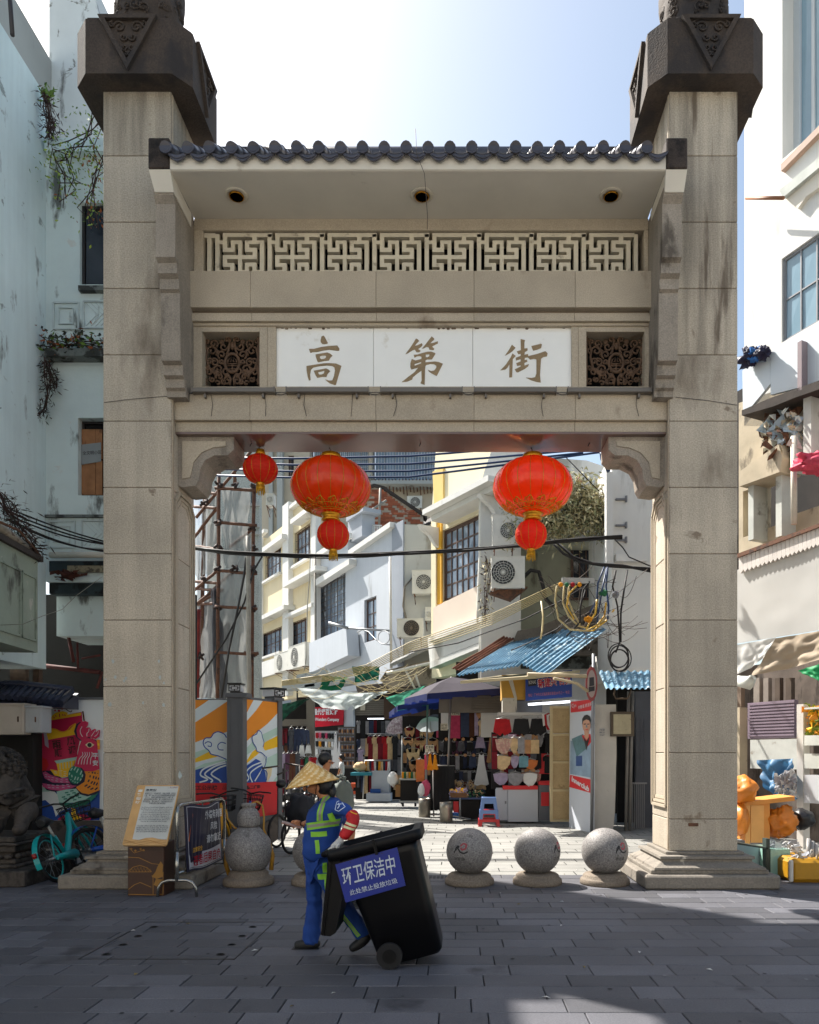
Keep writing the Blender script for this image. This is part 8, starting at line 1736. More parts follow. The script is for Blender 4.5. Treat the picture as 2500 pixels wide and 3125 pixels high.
# near arm sleeve and gloved hand gripping the bin handle
skin('sleeve_guard',[[J(1066,2478,5.87,.053),J(1078,2490,5.85,.056),J(1079,2506,5.84,.056),J(1066,2530,5.82,.05),J(1052,2548,5.80,.046),J(1044,2562,5.79,.038)]],REDS,wk,3)
skin('gloved_hand',[[J(1046,2558,5.79,.033),J(1034,2572,5.79,.042,.03),J(1020,2584,5.78,.042,.03),J(1012,2590,5.78,.03,.026)]],GLOVE,wk,2)
for i,(x,y,yy) in enumerate(((1016,2584,5.73),(1011,2588,5.76),(1008,2592,5.79),(1010,2594,5.82))):
    skin('gloved_finger',[[J(x+6,y,yy,.015),J(x-7,y+6,yy,.0145),J(x-12,y+16,yy,.013),J(x-9,y+25-i,yy,.011)]],GLOVE,wk,1)
skin('gloved_thumb',[[J(1036,2572,5.74,.017),J(1030,2585,5.72,.015),J(1024,2597,5.72,.013)]],GLOVE,wk,1)
for nm,ch in (('front',[J(964,2868,6.2,.052),J(964,2882,6.2,.055,.046),J(936,2882,6.2,.050,.040),J(910,2886,6.2,.046,.028),J(898,2888,6.2,.038,.02)]),('rear',[J(1112,2850,6.0,.056),J(1118,2862,6.0,.058),J(1100,2878,6.0,.056,.05),J(1080,2891,6.0,.052,.04),J(1066,2897,6.0,.044,.03)])):
    skin('shoe',[ch],SHOE,wk,2)
obj('shoe_sole',MB().prism([[pz(x,y,6.2)[::2] for x,y in ((893,2893),(975,2893),(976,2898),(893,2898))]],lambda a,b,d: (a,6.2+d,b),.05,-.05,back=True),M('sole_grey','#1c1c1e',.7),wk)
def bvh(o):
    off = Vector(o.parent.location); return BVHTree.FromPolygons([v.co+off for v in o.data.vertices],[tuple(p.vertices) for p in o.data.polygons])
def decal(name,pts,w,tree,mat,parent,Y=6.0,off=.005,n=10):
    """band following the cloth: px points, width in px"""
    P2 = [Vector(p) for p in pts]; L = []
    for a,b in zip(P2,P2[1:]): L += [a.lerp(b,i/n) for i in range(n)]
    L.append(P2[-1]); mb = MB(); vs = []; m = 4
    for i,p in enumerate(L):
        d = (L[min(i+1,len(L)-1)]-L[max(i-1,0)]).normalized(); q = Vector((-d.y,d.x))*w/2
        for k in range(m+1):
            c = p+q*(1-2*k/m); x,_,z = pz(c.x,c.y,Y); h = tree.ray_cast(Vector((x,Y-1.2,z)),Vector((0,1,0)))[0]
            vs.append((x,(h.y if h else Y)-off,z) if h else None)
    fs = [(i*(m+1)+k,i*(m+1)+k+1,(i+1)*(m+1)+k+1,(i+1)*(m+1)+k) for i in range(len(L)-1) for k in range(m)]
    fs = [f for f in fs if all(vs[j] for j in f)]; fs = [f for f in fs if max(vs[j][1] for j in f)-min(vs[j][1] for j in f) < .07]; vs = [v or (0,6,0) for v in vs]; mb.add(vs,fs,0,True); return obj(name,mb,mat,parent)
tj,tt = bvh(jk),bvh(ts)
for pts,w in (([(1006,2412),(990,2440),(980,2480),(978,2506)],19),([(934,2524),(970,2518),(1010,2512),(1050,2508)],22),([(1012,2480),(1018,2500),(1010,2518)],18),([(948,2547),(972,2546),(998,2544)],16),([(967,2564),(969,2585),(970,2606)],13)): decal('lime_band',pts,w,tj,LIME,wk)
for pts,w in (([(1000,2425),(988,2445),(980,2480),(979,2504)],8),([(936,2523),(970,2518),(1010,2512),(1048,2508)],9)): decal('reflective_band',pts,w,tj,REFL,wk,off=.008)
for pts,w in (([(994,2631),(996,2660)],12),([(972,2674),(1004,2671)],18),([(998,2680),(999,2718)],9),([(1030,2764),(1062,2806),(1099,2852)],13),([(975,2700),(977,2724)],3)): decal('lime_band',pts,w,tt,LIME,wk)
decal('reflective_band',[(1032,2766),(1062,2806),(1097,2849)],4,tt,REFL,wk,off=.009)
ts2 = bvh([o for o in wk.children if o.name.startswith('sleeve_guard')][0])
for y in (2512,2524): decal('sleeve_stripe',[(1042,y-6),(1062,y-2),(1090,y+8)],7,ts2,M('stripe_cream','#c9c69a',.6),wk,Y=5.85)
decal('armband_print',[(1058,2466),(1076,2478),(1092,2484)],3,ts2,M('gold_print','#c98a1c',.6),wk,Y=5.85)
bt = MB(); F32 = F(0,5.83); ring = [(1028,2470),(1030,2445),(1040,2436),(1050,2440),(1066,2460),(1040,2475)]
decal('shoulder_badge',[(1030,2468),(1034,2445),(1044,2440),(1062,2458),(1042,2472),(1030,2468)],2.2,tj,M('badge_white','#b9c6d8',.6),wk)
decal('shoulder_badge_figure',[(1040,2448),(1044,2456),(1038,2464)],3,tj,M('badge_white',''),wk); decal('shoulder_badge_figure',[(1036,2452),(1050,2450)],2.4,tj,M('badge_white',''),wk)
# conical hat
HATM = M('straw_hat','#d3a65c',.6,.12,14,bump=.3,bs=50,spk=.1); HATM2 = M('straw_light','#e6cb96',.6,.1,9)
ap = Vector(pz(945,2323,6.1)); hc = Vector(pz(954,2392,6.1)); ax = (ap-hc); hh = ax.length; az = ax.normalized()
hr = .212; up2 = (Vector((0,0,1))+Vector((-.16,0,0))).normalized(); e1 = Vector((1,0,.19)).normalized(); e2 = up2.cross(e1).normalized()
hat = thing('conical_hat','woven bamboo conical hat worn by the street cleaner','hat',tuple(hc)); mb = MB()
NU,NV = 48,16
def hp(i,j,d=0): a = 2*math.pi*i/NU; r = j/NV; return ap.lerp(hc+(e1*math.cos(a)+e2*math.sin(a))*hr,r)+az*(.010*math.sin(r*math.pi))+az*d
for j in range(NV):
    for i in range(NU):
        k = (i+j) % 4 < 2; d = .003 if k else 0
        mb.add([hp(i,j,d),hp(i+1,j,d),hp(i+1,j+1,d),hp(i,j+1,d)],[(3,2,1,0)],1 if k and (i//2+j) % 3 else 0)
mb.add([hp(i,NV,-.002) for i in range(NU)]+[ap-az*.012],[(i,(i+1) % NU,NU) for i in range(NU)],0)
obj('woven_cone',mb,[HATM,HATM2],hat); obj('brim_rim',MB().tube([hp(i,NV) for i in range(NU+1)],.006,5,cap=False),HATM,hat)
obj('chin_cord',MB().tube([pz(964,2385,6.0),pz(966,2405,6.01),pz(962,2428,6.05)],.003,4),M('cord_dark','#2a1a14',.8),hat)
# bin
BINM = M('bin_black','#070709',.33,.2,3,bump=.1,bs=14,dirt2='#3a3c40',dt2=.70,ds2=5); BR = M('bin_rim','#09090b',.5,.1,5)
for q in (BINM,BR): q.node_tree.nodes['Principled BSDF'].inputs['Specular IOR Level'].default_value = .22
bi = thing('wheelie_bin','big black wheeled bin tilted on its wheels, lid hanging open towards the cleaner','bin',(-.33,5.85,0))
bo = Vector(pz(1262,2908,5.85)); ua = Vector((.97,0,.243)); uw = Vector((-.243,0,.97)); uy = Vector((0,1,0))
def rr4(cx,ha,hy,w,r=.06,n=5):
    out = []
    for sa,sy,a0 in ((1,1,0),(-1,1,90),(-1,-1,180),(1,-1,270)):
        for i in range(n+1):
            t = R(a0+90*i/n); out.append(bo+ua*(cx+sa*(ha-r)+r*math.cos(t))+uy*(sy*(hy-r)+r*math.sin(t))+uw*w)
    return out
def loft(rings,mi=0,cap0=True,cap1=False):
    mb = MB(); n = len(rings[0]); vs = [p for r_ in rings for p in r_]
    mb.add(vs,[(i*n+k,i*n+(k+1) % n,(i+1)*n+(k+1) % n,(i+1)*n+k) for i in range(len(rings)-1) for k in range(n)],mi,True)
    if cap0: mb.add(rings[0],[tuple(range(n))[::-1]],mi)
    if cap1: mb.add(rings[-1],[tuple(range(n))],mi)
    return mb
obj('bin_body',loft([rr4(.0,.215,.20,0),rr4(-.0,.24,.225,.03),rr4(-.02,.265,.245,.4),rr4(-.045,.295,.262,.80),rr4(-.055,.31,.268,.885),rr4(-.055,.29,.25,.885),rr4(-.03,.25,.23,.4),rr4(0,.2,.2,.1)],cap1=True),BINM,bi)
obj('bin_rim',loft([rr4(-.06,.315,.275,.865),rr4(-.06,.36,.295,.87),rr4(-.06,.365,.30,.945),rr4(-.06,.35,.285,.95),rr4(-.06,.30,.255,.95),rr4(-.06,.29,.25,.88)],cap0=False),BR,bi)
for d in (-.255,.255): obj('rim_lug',MB().hexa([bo+ua*(-.05+s)+uy*(d*1.18+t)+uw*w for w in (.84,.955) for s,t in ((-.01,-.008),(.01,-.008),(.01,.008),(-.01,.008))]),BR,bi)
hb = bo+ua*-.44+uw*.93; obj('bin_handle',MB().tube([bo+ua*-.36+uy*-.25+uw*.92,hb+uy*-.25,hb+uy*.25,bo+ua*-.36+uy*.25+uw*.92],.022,8),BR,bi)
lp = [pz(x,y,5.6)[::2] for x,y in ((1006,2600),(1040,2604),(1052,2625),(1050,2700),(1038,2780),(1024,2848),(1008,2858),(984,2856),(981,2842),(990,2780),(1000,2700))]
obj('open_lid',MB().prism([lp[::-1]],lambda a,b,d: (a,d,b),6.16,5.6,back=True),BR,bi)
obj('lid_edge',MB().prism([[pz(x,y,5.59)[::2] for x,y in ((1004,2604),(1014,2604),(1006,2700),(988,2856),(980,2852),(994,2700))][::-1]],lambda a,b,d: (a,d,b),6.18,5.585,back=True),BINM,bi)
for yy in (5.60,6.08):
    c = Vector(pz(1190,2925,5.62)); c.y = yy; c.z = .098; w = obj('wheel',MB().tube([c-uy*.028,c+uy*.028],.096,24),TYRE,bi); obj('hub',MB().tube([c-uy*.034,c+uy*.034],.052,18).tube([c-uy*.04,c+uy*.04],.018,12),BR,w)
obj('axle',MB().tube([(c.x,5.6,.098),(c.x,6.08,.098)],.014,7),BR,bi)
sg = thing('bin_sign','blue sign with white Chinese lettering fixed to the side of the black bin','sign',pz(1130,2670,5.57)); FS2 = F(0,5.575)
FS2.pp(mb2 := MB(),[(1023,2639),(1212,2586),(1238,2703),(1055,2755)],-.006,0); obj('sign_plate',mb2,M('sign_navy','#0b2482',.4,.06,4),sg)
SW = M('sign_lettering_white','#b9c2cc',.7,.12,14,dirt='#33447e',dt=.62,ds=30)
FS2.text('sign_lettering','环卫保洁中',1125,2656,57,SW,sg,d=.004,wpx=166,ang=.26,bold=.006,shear=.1); FS2.text('sign_lettering','此处禁止投放垃圾',1140,2706,17,SW,sg,d=.004,wpx=150,ang=.26,bold=.005)
for x,y in ((1069,2632),(1166,2605),(1184,2671),(1086,2698)): obj('bolt',MB().ball(FS2.hit(x,y,.002),.004,n=6,k=4),STEEL,sg)
mb = MB()
for _ in range(70):
    x,y = random.choice(((1215,2650),(1245,2640),(1265,2720),(1230,2700),(1200,2740),(1180,2790),(1290,2690))); x += random.gauss(0,9); y += random.gauss(0,12)
    s = random.uniform(.8,3.2); c = Vector(pz(x,y,5.61)); mb.add([c+Vector((random.uniform(-s,s)*.002,-.002,random.uniform(-s,s)*.002)) for _ in range(4)],[(0,1,2),(0,2,3)])
tb_ = BVHTree.FromPolygons([v.co+Vector(bi.location) for v in bpy.data.objects['bin_body'].data.vertices],[tuple(p.vertices) for p in bpy.data.objects['bin_body'].data.polygons])
mb.v = [(v[0],((tb_.ray_cast(Vector((v[0],5,v[2])),Vector((0,1,0)))[0] or Vector((0,5.8,0))).y-.0015),v[2]) for v in mb.v]
obj('scuff_marks',mb,M('scuff','#8a9098',.6,.1),bi,kind='stuff')
# man on the tricycle, half hidden; woman at the stalls; far shoppers
def person(label,x,Y,h,shirt,trs,chains=None,hairlong=.0,face=-1,knee=False):
    T = thing('person',label,'person',(x,Y,0)); s = h/1.7
    def q(a,b,z,r,r2=None): return (x+a*s,Y+b*s,z*s,r*s,(r2 or r)*s)
    hip = q(0,0,.92,.12,.15)
    if knee: legs = [[hip,q(.25,-.08,.86,.085),q(.40,-.1,.66,.07)],[hip,q(.1,.1,.6,.08),q(.05,.1,.45,.07)]]; low = [[q(.40,-.1,.68,.055),q(.36,-.1,.4,.05),q(.3,-.1,.12,.04)],[q(.05,.1,.5,.055),q(.02,.1,.1,.04)]]
    else: legs = [[hip,q(.02,-.1,.75,.09),q(.03,-.1,.48,.07),q(0,-.1,.12,.06)],[hip,q(-.02,.1,.75,.09),q(-.03,.1,.48,.07),q(-.06,.1,.12,.06)]]; low = []
    skin('trousers',legs,trs,T,2)
    skin('shirt',[[q(0,0,.9,.11,.16),q(0,0,1.15,.11,.16),q(0,0,1.36,.09,.17),q(0,0,1.44,.06)],[q(0,0,1.36,.09,.17),q(0,-.2,1.36,.055),q(.03*face,-.24,1.18,.05)],[q(0,0,1.36,.09,.17),q(0,.2,1.36,.055),q(.03*face,.24,1.18,.05)]],shirt,T,2)
    skin('body',[[q(0,0,1.4,.05),q(.02*face,0,1.5,.048),q(.03*face,0,1.58,.085,.075),q(.03*face,0,1.66,.075,.07)],[q(0,0,1.4,.05),q(.0,-.2,1.34,.035),q(.04*face,-.25,1.14,.034),q(.10*face,-.24,.95,.028),q(.11*face,-.23,.86,.03,.018)],[q(0,0,1.4,.05),q(0,.2,1.34,.035),q(.04*face,.25,1.14,.034),q(.15*face,.2,1.0,.03)]],SKIN,T,2)
    for ch in low: skin('lower_leg',[ch],SKIN,T,1)
    m = MB(); c = Vector((x,Y,0))+Vector((-.0*s,0,1.625*s)); m.ball(c,.098*s,.09*s,.105*s,12,8)
    if hairlong: m.tube([c-Vector((.05*face*s,0,0)),c+Vector((-.06*face*s,0,-hairlong*s))],[.08*s,.06*s],8)
    obj('hair',m,HAIR,T); m = MB(); fc = Vector((x+.105*face*s,Y,1.57*s)); m.ball(fc,.016*s,.014*s,.022*s,7,5); obj('nose',m,SKIN,T)
    for sy in (-.08,.08): m = MB(); m.ball((x+.04*face*s,Y+sy*s,.05*s),.12*s,.045*s,.045*s,8,5); obj('shoe',m,SHOE,T)
    return T
mn = person('man with short dark hair and glasses behind the straw hat, in dark clothes',(992-CX)/FP*9.9,9.9,1.60,NAVYC,M('shorts_blue','#1c2f5e',.8),face=1,knee=True)
obj('glasses',MB().tube([(mn.location.x+.06,9.82,1.49),(mn.location.x+.12,9.83,1.485),(mn.location.x+.125,9.9,1.485)],.006,4),M('glass_frame','#7b4a3a',.4),mn)
person('woman in a white T-shirt and black trousers walking at the slipper stall',(1043-CX)/FP*25,25,1.56,WHITEC,BLACKC,hairlong=.12,face=-1)
person('shopper in dark clothes standing in the shade near the brown sandals',(925-CX)/FP*26,26,1.6,CM['plum'],BLACKC,face=1)
# ================= lanterns =================
SILK = MT('lantern_silk','#f64e0a',.5,.22,var=.06,vs=3); SILK.node_tree.nodes['Principled BSDF'].inputs['Coat Weight'].default_value = .5; SILK.node_tree.nodes['Principled BSDF'].inputs['Coat Roughness'].default_value = .25; SILK2 = MT('lantern_gauze','#ee3a1e',.6,.6,var=.05); GOLD = M('gold_trim','#c98f1d',.35,.15,20,metal=.6); TASS = M('tassel','#c79a1a',.8,.2,30)
def lantern(label,px,py,Y,rx,rz,mat,n,hook=None,small=False,grp=None):
    c = Vector(F(0,Y).hit(px,py)); T = thing('lantern',label,'lantern',tuple(c),'red lanterns hanging in the archway'); m = MB()
    def pr(v): b = (v-.5)*math.pi*.94; return rx*math.copysign(abs(math.cos(b))**(.97 if not small else .93),1),rz*math.sin(b)/math.sin(math.pi*.47)
    def f(u,v): r,z = pr(v); k = 1-.012*abs(math.sin(u*n*math.pi)) if not small else 1+.008*math.sin(v*90); return (c.x+r*k*math.cos(u*2*math.pi),c.y+r*k*math.sin(u*2*math.pi),c.z+z)
    m.grid(f,n*4,26 if not small else 60); obj('silk_body',m,mat,T)
    rb = MB(); rb.tube([(c.x+pr(v/16)[0]*1.004,c.y,c.z+pr(v/16)[1]) for v in range(17)],.0035 if not small else .003,4,cap=False); p = obj('gold_rib',rb,GOLD,T)
    for i in range(1,n): q = p.copy(); COL.objects.link(q); q.parent = T; q.rotation_euler = (0,0,2*math.pi*(i+.5)/n)
    p.rotation_euler = (0,0,math.pi/n)
    obj('top_collar',MB().lathe([(rx*.26,-.0),(rx*.30,.02),(rx*.25,.05),(rx*.24,.07)],c.x,c.y,20,z0=c.z+rz*.97),GOLD,T); obj('bottom_collar',MB().lathe([(rx*.2,-.09),(rx*.24,-.07),(rx*.2,-.05),(rx*.22,-.02),(rx*.28,.01)],c.x,c.y,20,z0=c.z-rz*.97),GOLD,T)
    if not small:
        g = MB()
        def sp(a,b): r,z = pr(b); return (c.x+r*1.006*math.cos(a),c.y+r*1.006*math.sin(a),c.z+z)
        for v in (.10,.125,.19): g.tube([sp(i*math.pi/30,v) for i in range(61)],.006,4,cap=False)
        for i in range(14):
            a = i*2*math.pi/14; g.tube([sp(a-.17+.34*t/12,.205+.05*math.sin(math.pi*t/12)+.01*math.sin(math.pi*t/3)) for t in range(13)],.008,4)
            for s in (-1,1): g.tube([sp(a+s*.07+.04*math.cos(t),.215+.014*math.sin(t)) for t in [q*.8 for q in range(8)]],.005,3)
            g.tube([sp(a+x,y) for x,y in ((-.15,.135),(-.15,.175),(.06,.175),(.06,.15),(-.06,.15),(-.06,.162))],.007,4); g.tube([sp(a+x,y) for x,y in ((.15,.175),(.15,.135),(-.02,.135))],.007,4)
        obj('gold_pattern',g,GOLD,T)
    if small:
        t = MB()
        for i in range(22): a = i*.285; t.tube([(c.x+.05*math.cos(a),c.y+.05*math.sin(a),c.z-rz-.02),(c.x+.052*math.cos(a)+random.uniform(-.01,.01),c.y+.052*math.sin(a),c.z-rz-.12-random.random()*.03)],.005,3)
        obj('tassel',t,TASS,T,kind='stuff')
    if hook: obj('hanging_wire',MB().tube([(c.x,c.y,c.z+rz),(c.x+.01,c.y,(c.z+rz+hook)/2),(c.x-.02,c.y,hook)],.006,5),M('wire_rust','#4a2418',.8),T)
lantern('big oval red lantern with gold pattern, left of the two big ones',1010,1487 ,9.76,.515,.365,SILK,20,5.56); lantern('big oval red lantern with gold pattern, right of the two big ones',1626,1486,9.76,.515,.36,SILK,20,5.56)
lantern('small round red lantern hanging under the left big lantern',1017,1633,9.76,.205,.19,SILK2,12,small=True); lantern('small round red lantern hanging under the right big lantern',1621,1632,9.76,.205,.19,SILK2,12,small=True)
lantern('small red lantern hanging alone near the left corbel',795,1432,9.75,.22,.185,SILK2,12,5.56,small=True)
for px in (1282,1797,765): tag(obj('ceiling_hook',MB().tube([F(0,9.6).hit(px,1340),F(0,9.6).hit(px+2,1352),F(0,9.6).hit(px-2,1362)],.006,4),WIRE),{1282: 'iron hook in the soffit between the two big lanterns',1797: 'iron hook in the soffit right of the right big lantern',765: 'iron hook in the soffit above the lone small lantern'}[px],'hook')
# ================= cables =================
CBL = M('cable_blue','#16335c',.5,.05); CYE = M('cable_cream','#b9a878',.5,.08); CYL = M('cable_yellow','#c9a23c',.4,.1)
h15 = F(0,15).hit
for k,(a,m_,b) in enumerate((((560,1395),(1250,1392),(1500,1372)),((560,1410),(1250,1416),(1740,1376)),((560,1428),(1250,1438),(1780,1382)),((560,1448),(1250,1456),(1850,1378)))):
    pts = [h15(*a),h15((a[0]+m_[0])/2,(a[1]+m_[1])/2+6),h15(*m_),h15((m_[0]+b[0])/2,(m_[1]+b[1])/2+1),h15(*b)]; tag(obj('blue_cable',MB().tube(pts,.022,5),CBL),('topmost','second','third','lowest')[k]+' of four blue cables spanning the opening behind the lanterns','cable')
tag(obj('blue_cable',MB().tube([h15(x,y) for x,y in ((1835,1376),(1838,1400),(1850,1420),(1858,1440))],.04,6).tube([h15(x,y) for x,y in ((1850,1378),(1848,1400),(1856,1440))],.03,5),CBL),'blue cable loops dropping beside the right corbel','cable')
main = [(590,1672),(700,1686),(780,1692),(900,1697),(1010,1698),(1120,1696),(1250,1690),(1400,1682),(1500,1674),(1600,1664),(1700,1652),(1800,1645),(1900,1640)]
for k in range(7):
    o1,o2 = random.uniform(-6,6),random.uniform(-5,5); pts = [h15(x,y+o1*math.sin(i*.7+k)+o2*.4,random.uniform(-.03,.03)) for i,(x,y) in enumerate(main)]; tag(obj('black_cable',MB().tube(pts,random.choice((.012,.018,.022)),5),WIRE),'black cable in the bundle crossing the opening below the big lanterns','cable','strands of the black cable bundle')
for l,pts,r in (('black cable dropping steeply through the scaffold, left one',[(752,1696),(745,1760),(728,1850),(700,1980),(676,2130)],.03),('black cable slanting down to the left across the scaffold',[(800,1698),(775,1740),(745,1840),(690,1950),(590,2100)],.025),('black cable looping right to the junction of wires',[(1690,1660),(1720,1690),(1770,1715),(1850,1728),(1990,1736)],.03),('second black cable looping right above the parapet',[(1700,1656),(1750,1700),(1810,1720),(1900,1726),(1990,1745)],.03),('thin black wire rising to the roof at the right',[(1870,1640),(1900,1670),(1920,1700),(1990,1730)],.015),
    ('thin dark wire sagging over the stall roofs',[(1250,1990),(1400,1962),(1500,1925),(1600,1890),(1720,1830),(1800,1780)],.014),('thin dark wire hanging to the blue roof',[(1560,1985),(1620,1960),(1700,1920),(1770,1860),(1790,1790)],.014),('dark wire rising up past the plant',[(1722,1390),(1790,1460),(1830,1500)],.012)):
    tag(obj('black_cable',MB().tube([h15(x,y,-1.2 if 'scaffold' not in l else -4) for x,y in pts],r,5),WIRE),l,'cable')
for k in range(6):
    pts = [F(0,17).hit(x,y+(k-2.5)*7*(1-abs(x-1400)/900),0) for x,y in ((860,2085),(1000,2068),(1120,2040),(1250,1975),(1400,1925),(1500,1890),(1600,1842),(1712,1788))]; tag(obj('cream_cable',MB().tube(pts,.010,5),CYE),'cream cable strand sweeping down the street from the junction bracket','cable','cream cables sweeping down the street')
for k,(pts,c) in enumerate((([(1700,1788),(1694,1830),(1705,1890),(1740,1922),(1790,1925),(1830,1905),(1855,1880)],CYE),([(1722,1788),(1718,1840),(1735,1880),(1765,1910),(1800,1920)],CYE),([(1738,1786),(1732,1825),(1750,1870),(1770,1905)],CYE),([(1760,1788),(1738,1810),(1730,1850),(1752,1890)],CYL),([(1822,1830),(1818,1870),(1800,1900),(1790,1920)],CYL),([(1850,1840),(1845,1880),(1822,1908),(1795,1922)],CYL),([(1875,1860),(1850,1895),(1810,1925),(1770,1925)],CYL),([(1845,1730),(1825,1780),(1822,1830),(1800,1870)],CBL),([(1855,1730),(1850,1790),(1858,1850),(1855,1890)],CBL),([(1852,1735),(1838,1800),(1828,1860),(1822,1910)],CBL),([(1880,1740),(1870,1790),(1885,1850),(1890,1920),(1892,1960),(1880,1990)],WIRE),([(1915,1740),(1905,1800),(1895,1870),(1895,1960)],WIRE),([(1800,1775),(1780,1800),(1772,1850),(1770,1900),(1730,1940)],WIRE),([(1652,1835),(1658,1880),(1655,1925),(1650,1950)],CYE))):
    tag(obj('looping_cable',MB().tube([F(0,15.6).hit(x,y,random.uniform(-.2,.2)) for x,y in pts],.02,6),c),f'{"cream yellow blue black".split()[[CYE, CYL, CBL, WIRE].index(c)]} cable loop in the tangle above the blue roof','cable','looping cables in the tangle')
FJ = F(0,15.5)
jb = thing('junction_bracket','white metal bracket with coloured clamps holding the cream cables','bracket',FJ.hit(1760,1775)); mb = MB(); FJ.pp(mb,[(1716,1762),(1815,1764),(1815,1780),(1716,1778)],0,.06); obj('bracket_plate',mb,M('bracket_white','#a5a8a6',.5,.1,5),jb)
for x,c in ((1712,'yellow'),(1730,'green'),(1748,'red'),(1769,'yellow')): mb = MB(); mb.ball(FJ.hit(x,1784,.1),.05,n=8,k=5); obj('clamp',mb,CM[c],jb)
for x,y,c,l in ((1795,1890,'yellow','yellow plastic clamp low in the cable tangle'),(1842,1810,'green','green plastic clamp in the middle of the cable tangle'),(1862,1880,'white','white plastic clamp at the right of the cable tangle'),(1880,1815,'ash','grey wrapped joint at the right of the cable tangle')): blob('cable_clamp',l,FJ,x,y,.07,.07,.06,0,CM[c],'clamp',lump=.5)
for k in range(6):
    c = FJ.hit(1893+random.uniform(-6,6),2008+random.uniform(-8,8),-.1+k*.03); r = random.uniform(.19,.27); tag(obj('cable_coil',MB().tube([(c[0]+r*.85*math.cos(a),c[1],c[2]+r*math.sin(a)) for a in [i*math.pi/12 for i in range(25)]],.013,5,cap=False),WIRE),'loop of the black cable coil hanging beside the blue roof','cable coil','loops of the hanging black cable coil')
mb = MB()
for k in range(34):
    a = FJ.hit(random.uniform(1640,1900),random.uniform(1750,1950),random.uniform(-.5,0)); b = FJ.hit(random.uniform(1640,1990),random.uniform(1720,1940),random.uniform(-.5,0)); mb.tube(catenary(a,b,random.uniform(.05,.4),7),.007,3,cap=False)
tag(obj('fine_wires',mb,WIREB),'haze of fine loose wires tangled above the blue tin roof','wires').__setitem__('kind','stuff')
mb = MB()
for k in range(26):
    x = random.uniform(860,1200); a = F(0,22).hit(x,random.uniform(2030,2120)); b = F(0,22).hit(x+random.uniform(60,200),random.uniform(2020,2110)); mb.tube(catenary(a,b,random.uniform(.05,.5),7),.006,3,cap=False)
tag(obj('fine_wires',mb,CYE),'web of thin pale wires over the left stalls','wires').__setitem__('kind','stuff')
dt_ = MB()
for x,y,r in ((345,2018,5),(352,2066,5),(322,2074,4),(384,2070,5),(378,2078,4),(488,2068,5),(500,2085,4),(335,2150,6),(437,2146,4),(500,2152,5),(485,2018,4),(550,2365,8)):
    FA.pp(dt_,[(x+r*random.uniform(.6,1.2)*math.cos(a),y+r*random.uniform(.6,1.8)*math.sin(a)) for a in [i*.9 for i in range(7)]],.002,.002)
obj('paint_spots',dt_,M('paint_spot','#a9b3b3',.8),ARCH,kind='stuff')
mb = MB(); mb.tube([FA.hit(x,y,.01) for x,y in ((318,1228),(400,1218),(470,1212),(522,1208))],.003,4); mb.tube([FA.hit(x,y,.01) for x,y in ((2062,1212),(2160,1222),(2250,1236))],.003,4); obj('stray_wire',mb,WIREB,ARCH)
mb = MB(); F(0,9.195).pbox(mb,2102,2132,2512,2522,-.01,.006); obj('socket',mb,RUSTM,ARCH)
# small litter and stains on the paving
mb = MB()
for _ in range(90):
    x,y = random.uniform(-4,4.5),random.uniform(4.2,9.2); s = random.uniform(.006,.02); a0 = random.random()*6
    mb.add([(x+s*math.cos(a0+a)*random.uniform(.6,1.2),y+s*math.sin(a0+a),.004) for a in (0,1.2,2.5,3.7,5)],[(0,1,2,3,4)],random.choice((0,0,1)))
obj('gum_spots',mb,[M('gum_dark','#232226',.8),M('gum_pale','#77757a',.8)],GP,kind='stuff')
mb = MB()
for _ in range(46):
    x,y = random.uniform(-5,5),random.uniform(4.6,12); s = random.uniform(.015,.035); u = random.random()*6
    mb.add([(x-s*math.cos(u),y-s*math.sin(u),.006),(x+s*.4*math.sin(u),y-s*.4*math.cos(u),.012),(x+s*math.cos(u),y+s*math.sin(u),.007),(x-s*.4*math.sin(u),y+s*.4*math.cos(u),.016)],[(0,1,2,3)],random.randrange(2))
tag(obj('fallen_leaves',mb,[M('leaf_litter','#7a6a3c',.8),M('rag_white','')]),'scattered dry leaves and paper scraps on the paving','litter')['kind'] = 'stuff'
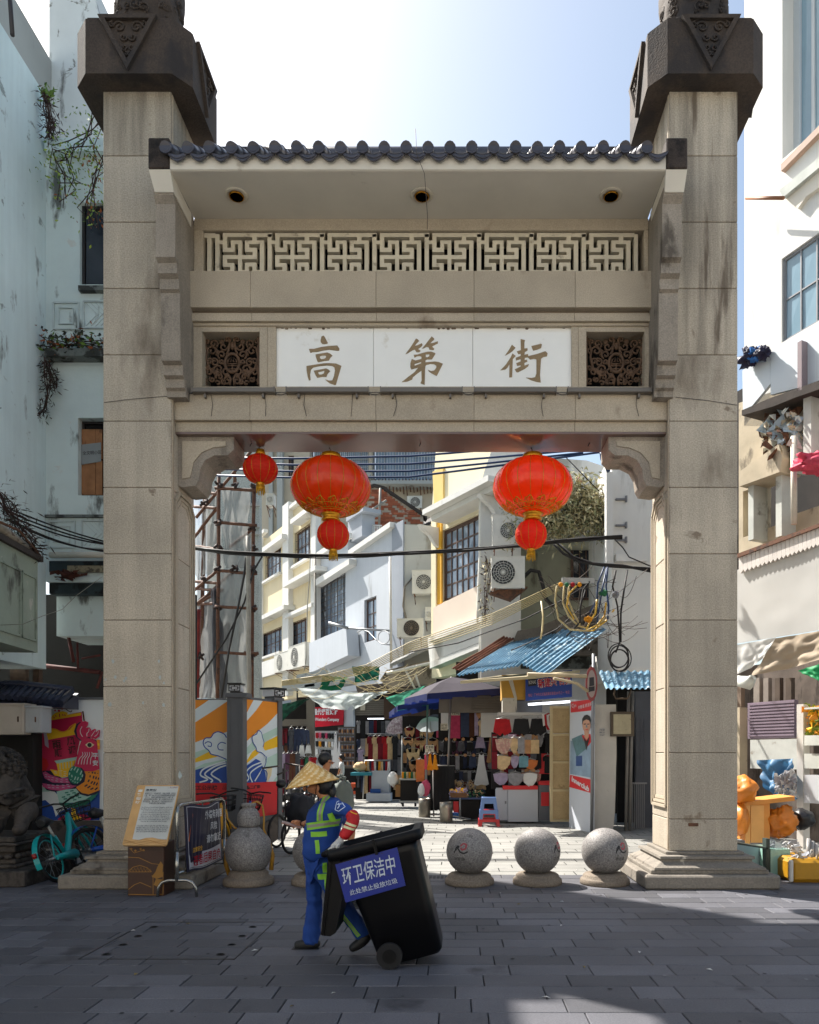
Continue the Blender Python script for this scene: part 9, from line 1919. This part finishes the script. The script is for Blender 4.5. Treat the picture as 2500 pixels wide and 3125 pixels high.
# metal grate slots between bollards, splash of drips on the stone
mb = MB()
for i in range(10): mb.box((1310+i*12-CX)/FP*9.75,(1318+i*12-CX)/FP*9.75,9.66,9.84,-.01,.0052)
tag(obj('drain_grate',mb,IRON),'row of iron drain slots in the paving between the bin and the first ball bollard','drain')['kind'] = 'stuff'
for x0,x1,lab in ((962,964,'thin grey pipe running down the corner of the pale grey house'),(1191,1194,'white pipe down the grey corner band of the pale grey house')):
    tag(obj('drain_pipe',MB().tube([FR.hit(x0,1700,.3),FR.hit(x1,2040,.3)],.045,6),POLEG if x0 < 1000 else M('pipe_white','')),lab,'pipe')
def split(o):
    me = o.data; key = {}; par = list(range(len(me.vertices)))
    def fd(i):
        while par[i] != i: par[i] = par[par[i]]; i = par[i]
        return i
    for v in me.vertices:
        k = tuple(round(c,4) for c in v.co)
        if k in key: par[fd(v.index)] = fd(key[k])
        else: key[k] = v.index
    for p in me.polygons:
        a = fd(p.vertices[0])
        for v in p.vertices[1:]: par[fd(v)] = a
    gr = {}
    for p in me.polygons: gr.setdefault(fd(p.vertices[0]),[]).append(p)
    if len(gr) < 2: return [o]
    out = []
    for ps in gr.values():
        ids = sorted({v for p in ps for v in p.vertices}); m = {v: i for i,v in enumerate(ids)}
        n = bpy.data.meshes.new(me.name); n.from_pydata([tuple(me.vertices[i].co) for i in ids],[],[tuple(m[v] for v in p.vertices) for p in ps])
        for q in me.materials: n.materials.append(q)
        n.polygons.foreach_set('material_index',[p.material_index for p in ps]); n.polygons.foreach_set('use_smooth',[p.use_smooth for p in ps]); n.update()
        c = o.copy(); c.data = n; COL.objects.link(c); out.append(c)
    bpy.data.objects.remove(o); return out
SPLIT = 'trolley_shelf red_band cross_rail side_rail lime_band post_rib table_leg panel_rib sleeve_stripe reflective_band string_course vertical_fin batten beam red_panel balcony_front white_strip broken_pier canopy_slab slab_edge rib capital_relief glass_panel shutter_box'.split()
for o in [o for o in bpy.data.objects if o.type == 'MESH' and o.parent and o.name.split('.')[0] in SPLIT]: split(o)
for nm,labs in (('grey_pipes',['left one of two grey pipes running down the alley','right one of two grey pipes running down the alley']),('bottle_row',['first grey bottle from the left on the yellow tub','second grey bottle from the left on the yellow tub','third grey bottle from the left on the yellow tub']),('stall_shelf',['upper white stall shelf at the right edge','middle white stall shelf at the right edge','lower white stall shelf at the right edge']),('leaning_pole',['upright grey pole in front of the brick gable','slanting grey pole in front of the brick gable'])):
    for q,l in zip(split(bpy.data.objects[nm]),labs): q['label'] = l; q.name = {'grey_pipes': 'grey_pipe','bottle_row': 'bottle'}.get(nm,nm)
# tell repeats apart by their order across the street
from collections import defaultdict
dd = defaultdict(list)
for o in bpy.data.objects:
    if o.parent is None and 'label' in o and 'group' in o and 'strands' not in o['group'] and 'sweeping' not in o['group'] and 'loops of' not in o['group']: dd[o['label']].append(o)
def sx(o):
    c = [o.matrix_world.to_translation() if not o.data else Vector(o.bound_box[0]).lerp(Vector(o.bound_box[6]),.5)][0]; q = o.location if not o.data else c; return (q.x/max(q.y,.1),-q.z)
NM = 'first second third fourth fifth sixth seventh eighth ninth tenth eleventh twelfth'.split()
for l,L in dd.items():
    if 1 < len(L) <= 12:
        for i,o in enumerate(sorted(L,key=sx)): o['label'] = ' '.join(l.split()[:12])+', '+NM[i]+' from the left'
# drop helper leftovers
for o in list(bpy.data.objects):
    if o.type == 'MESH' and not o.data.polygons: bpy.data.objects.remove(o)
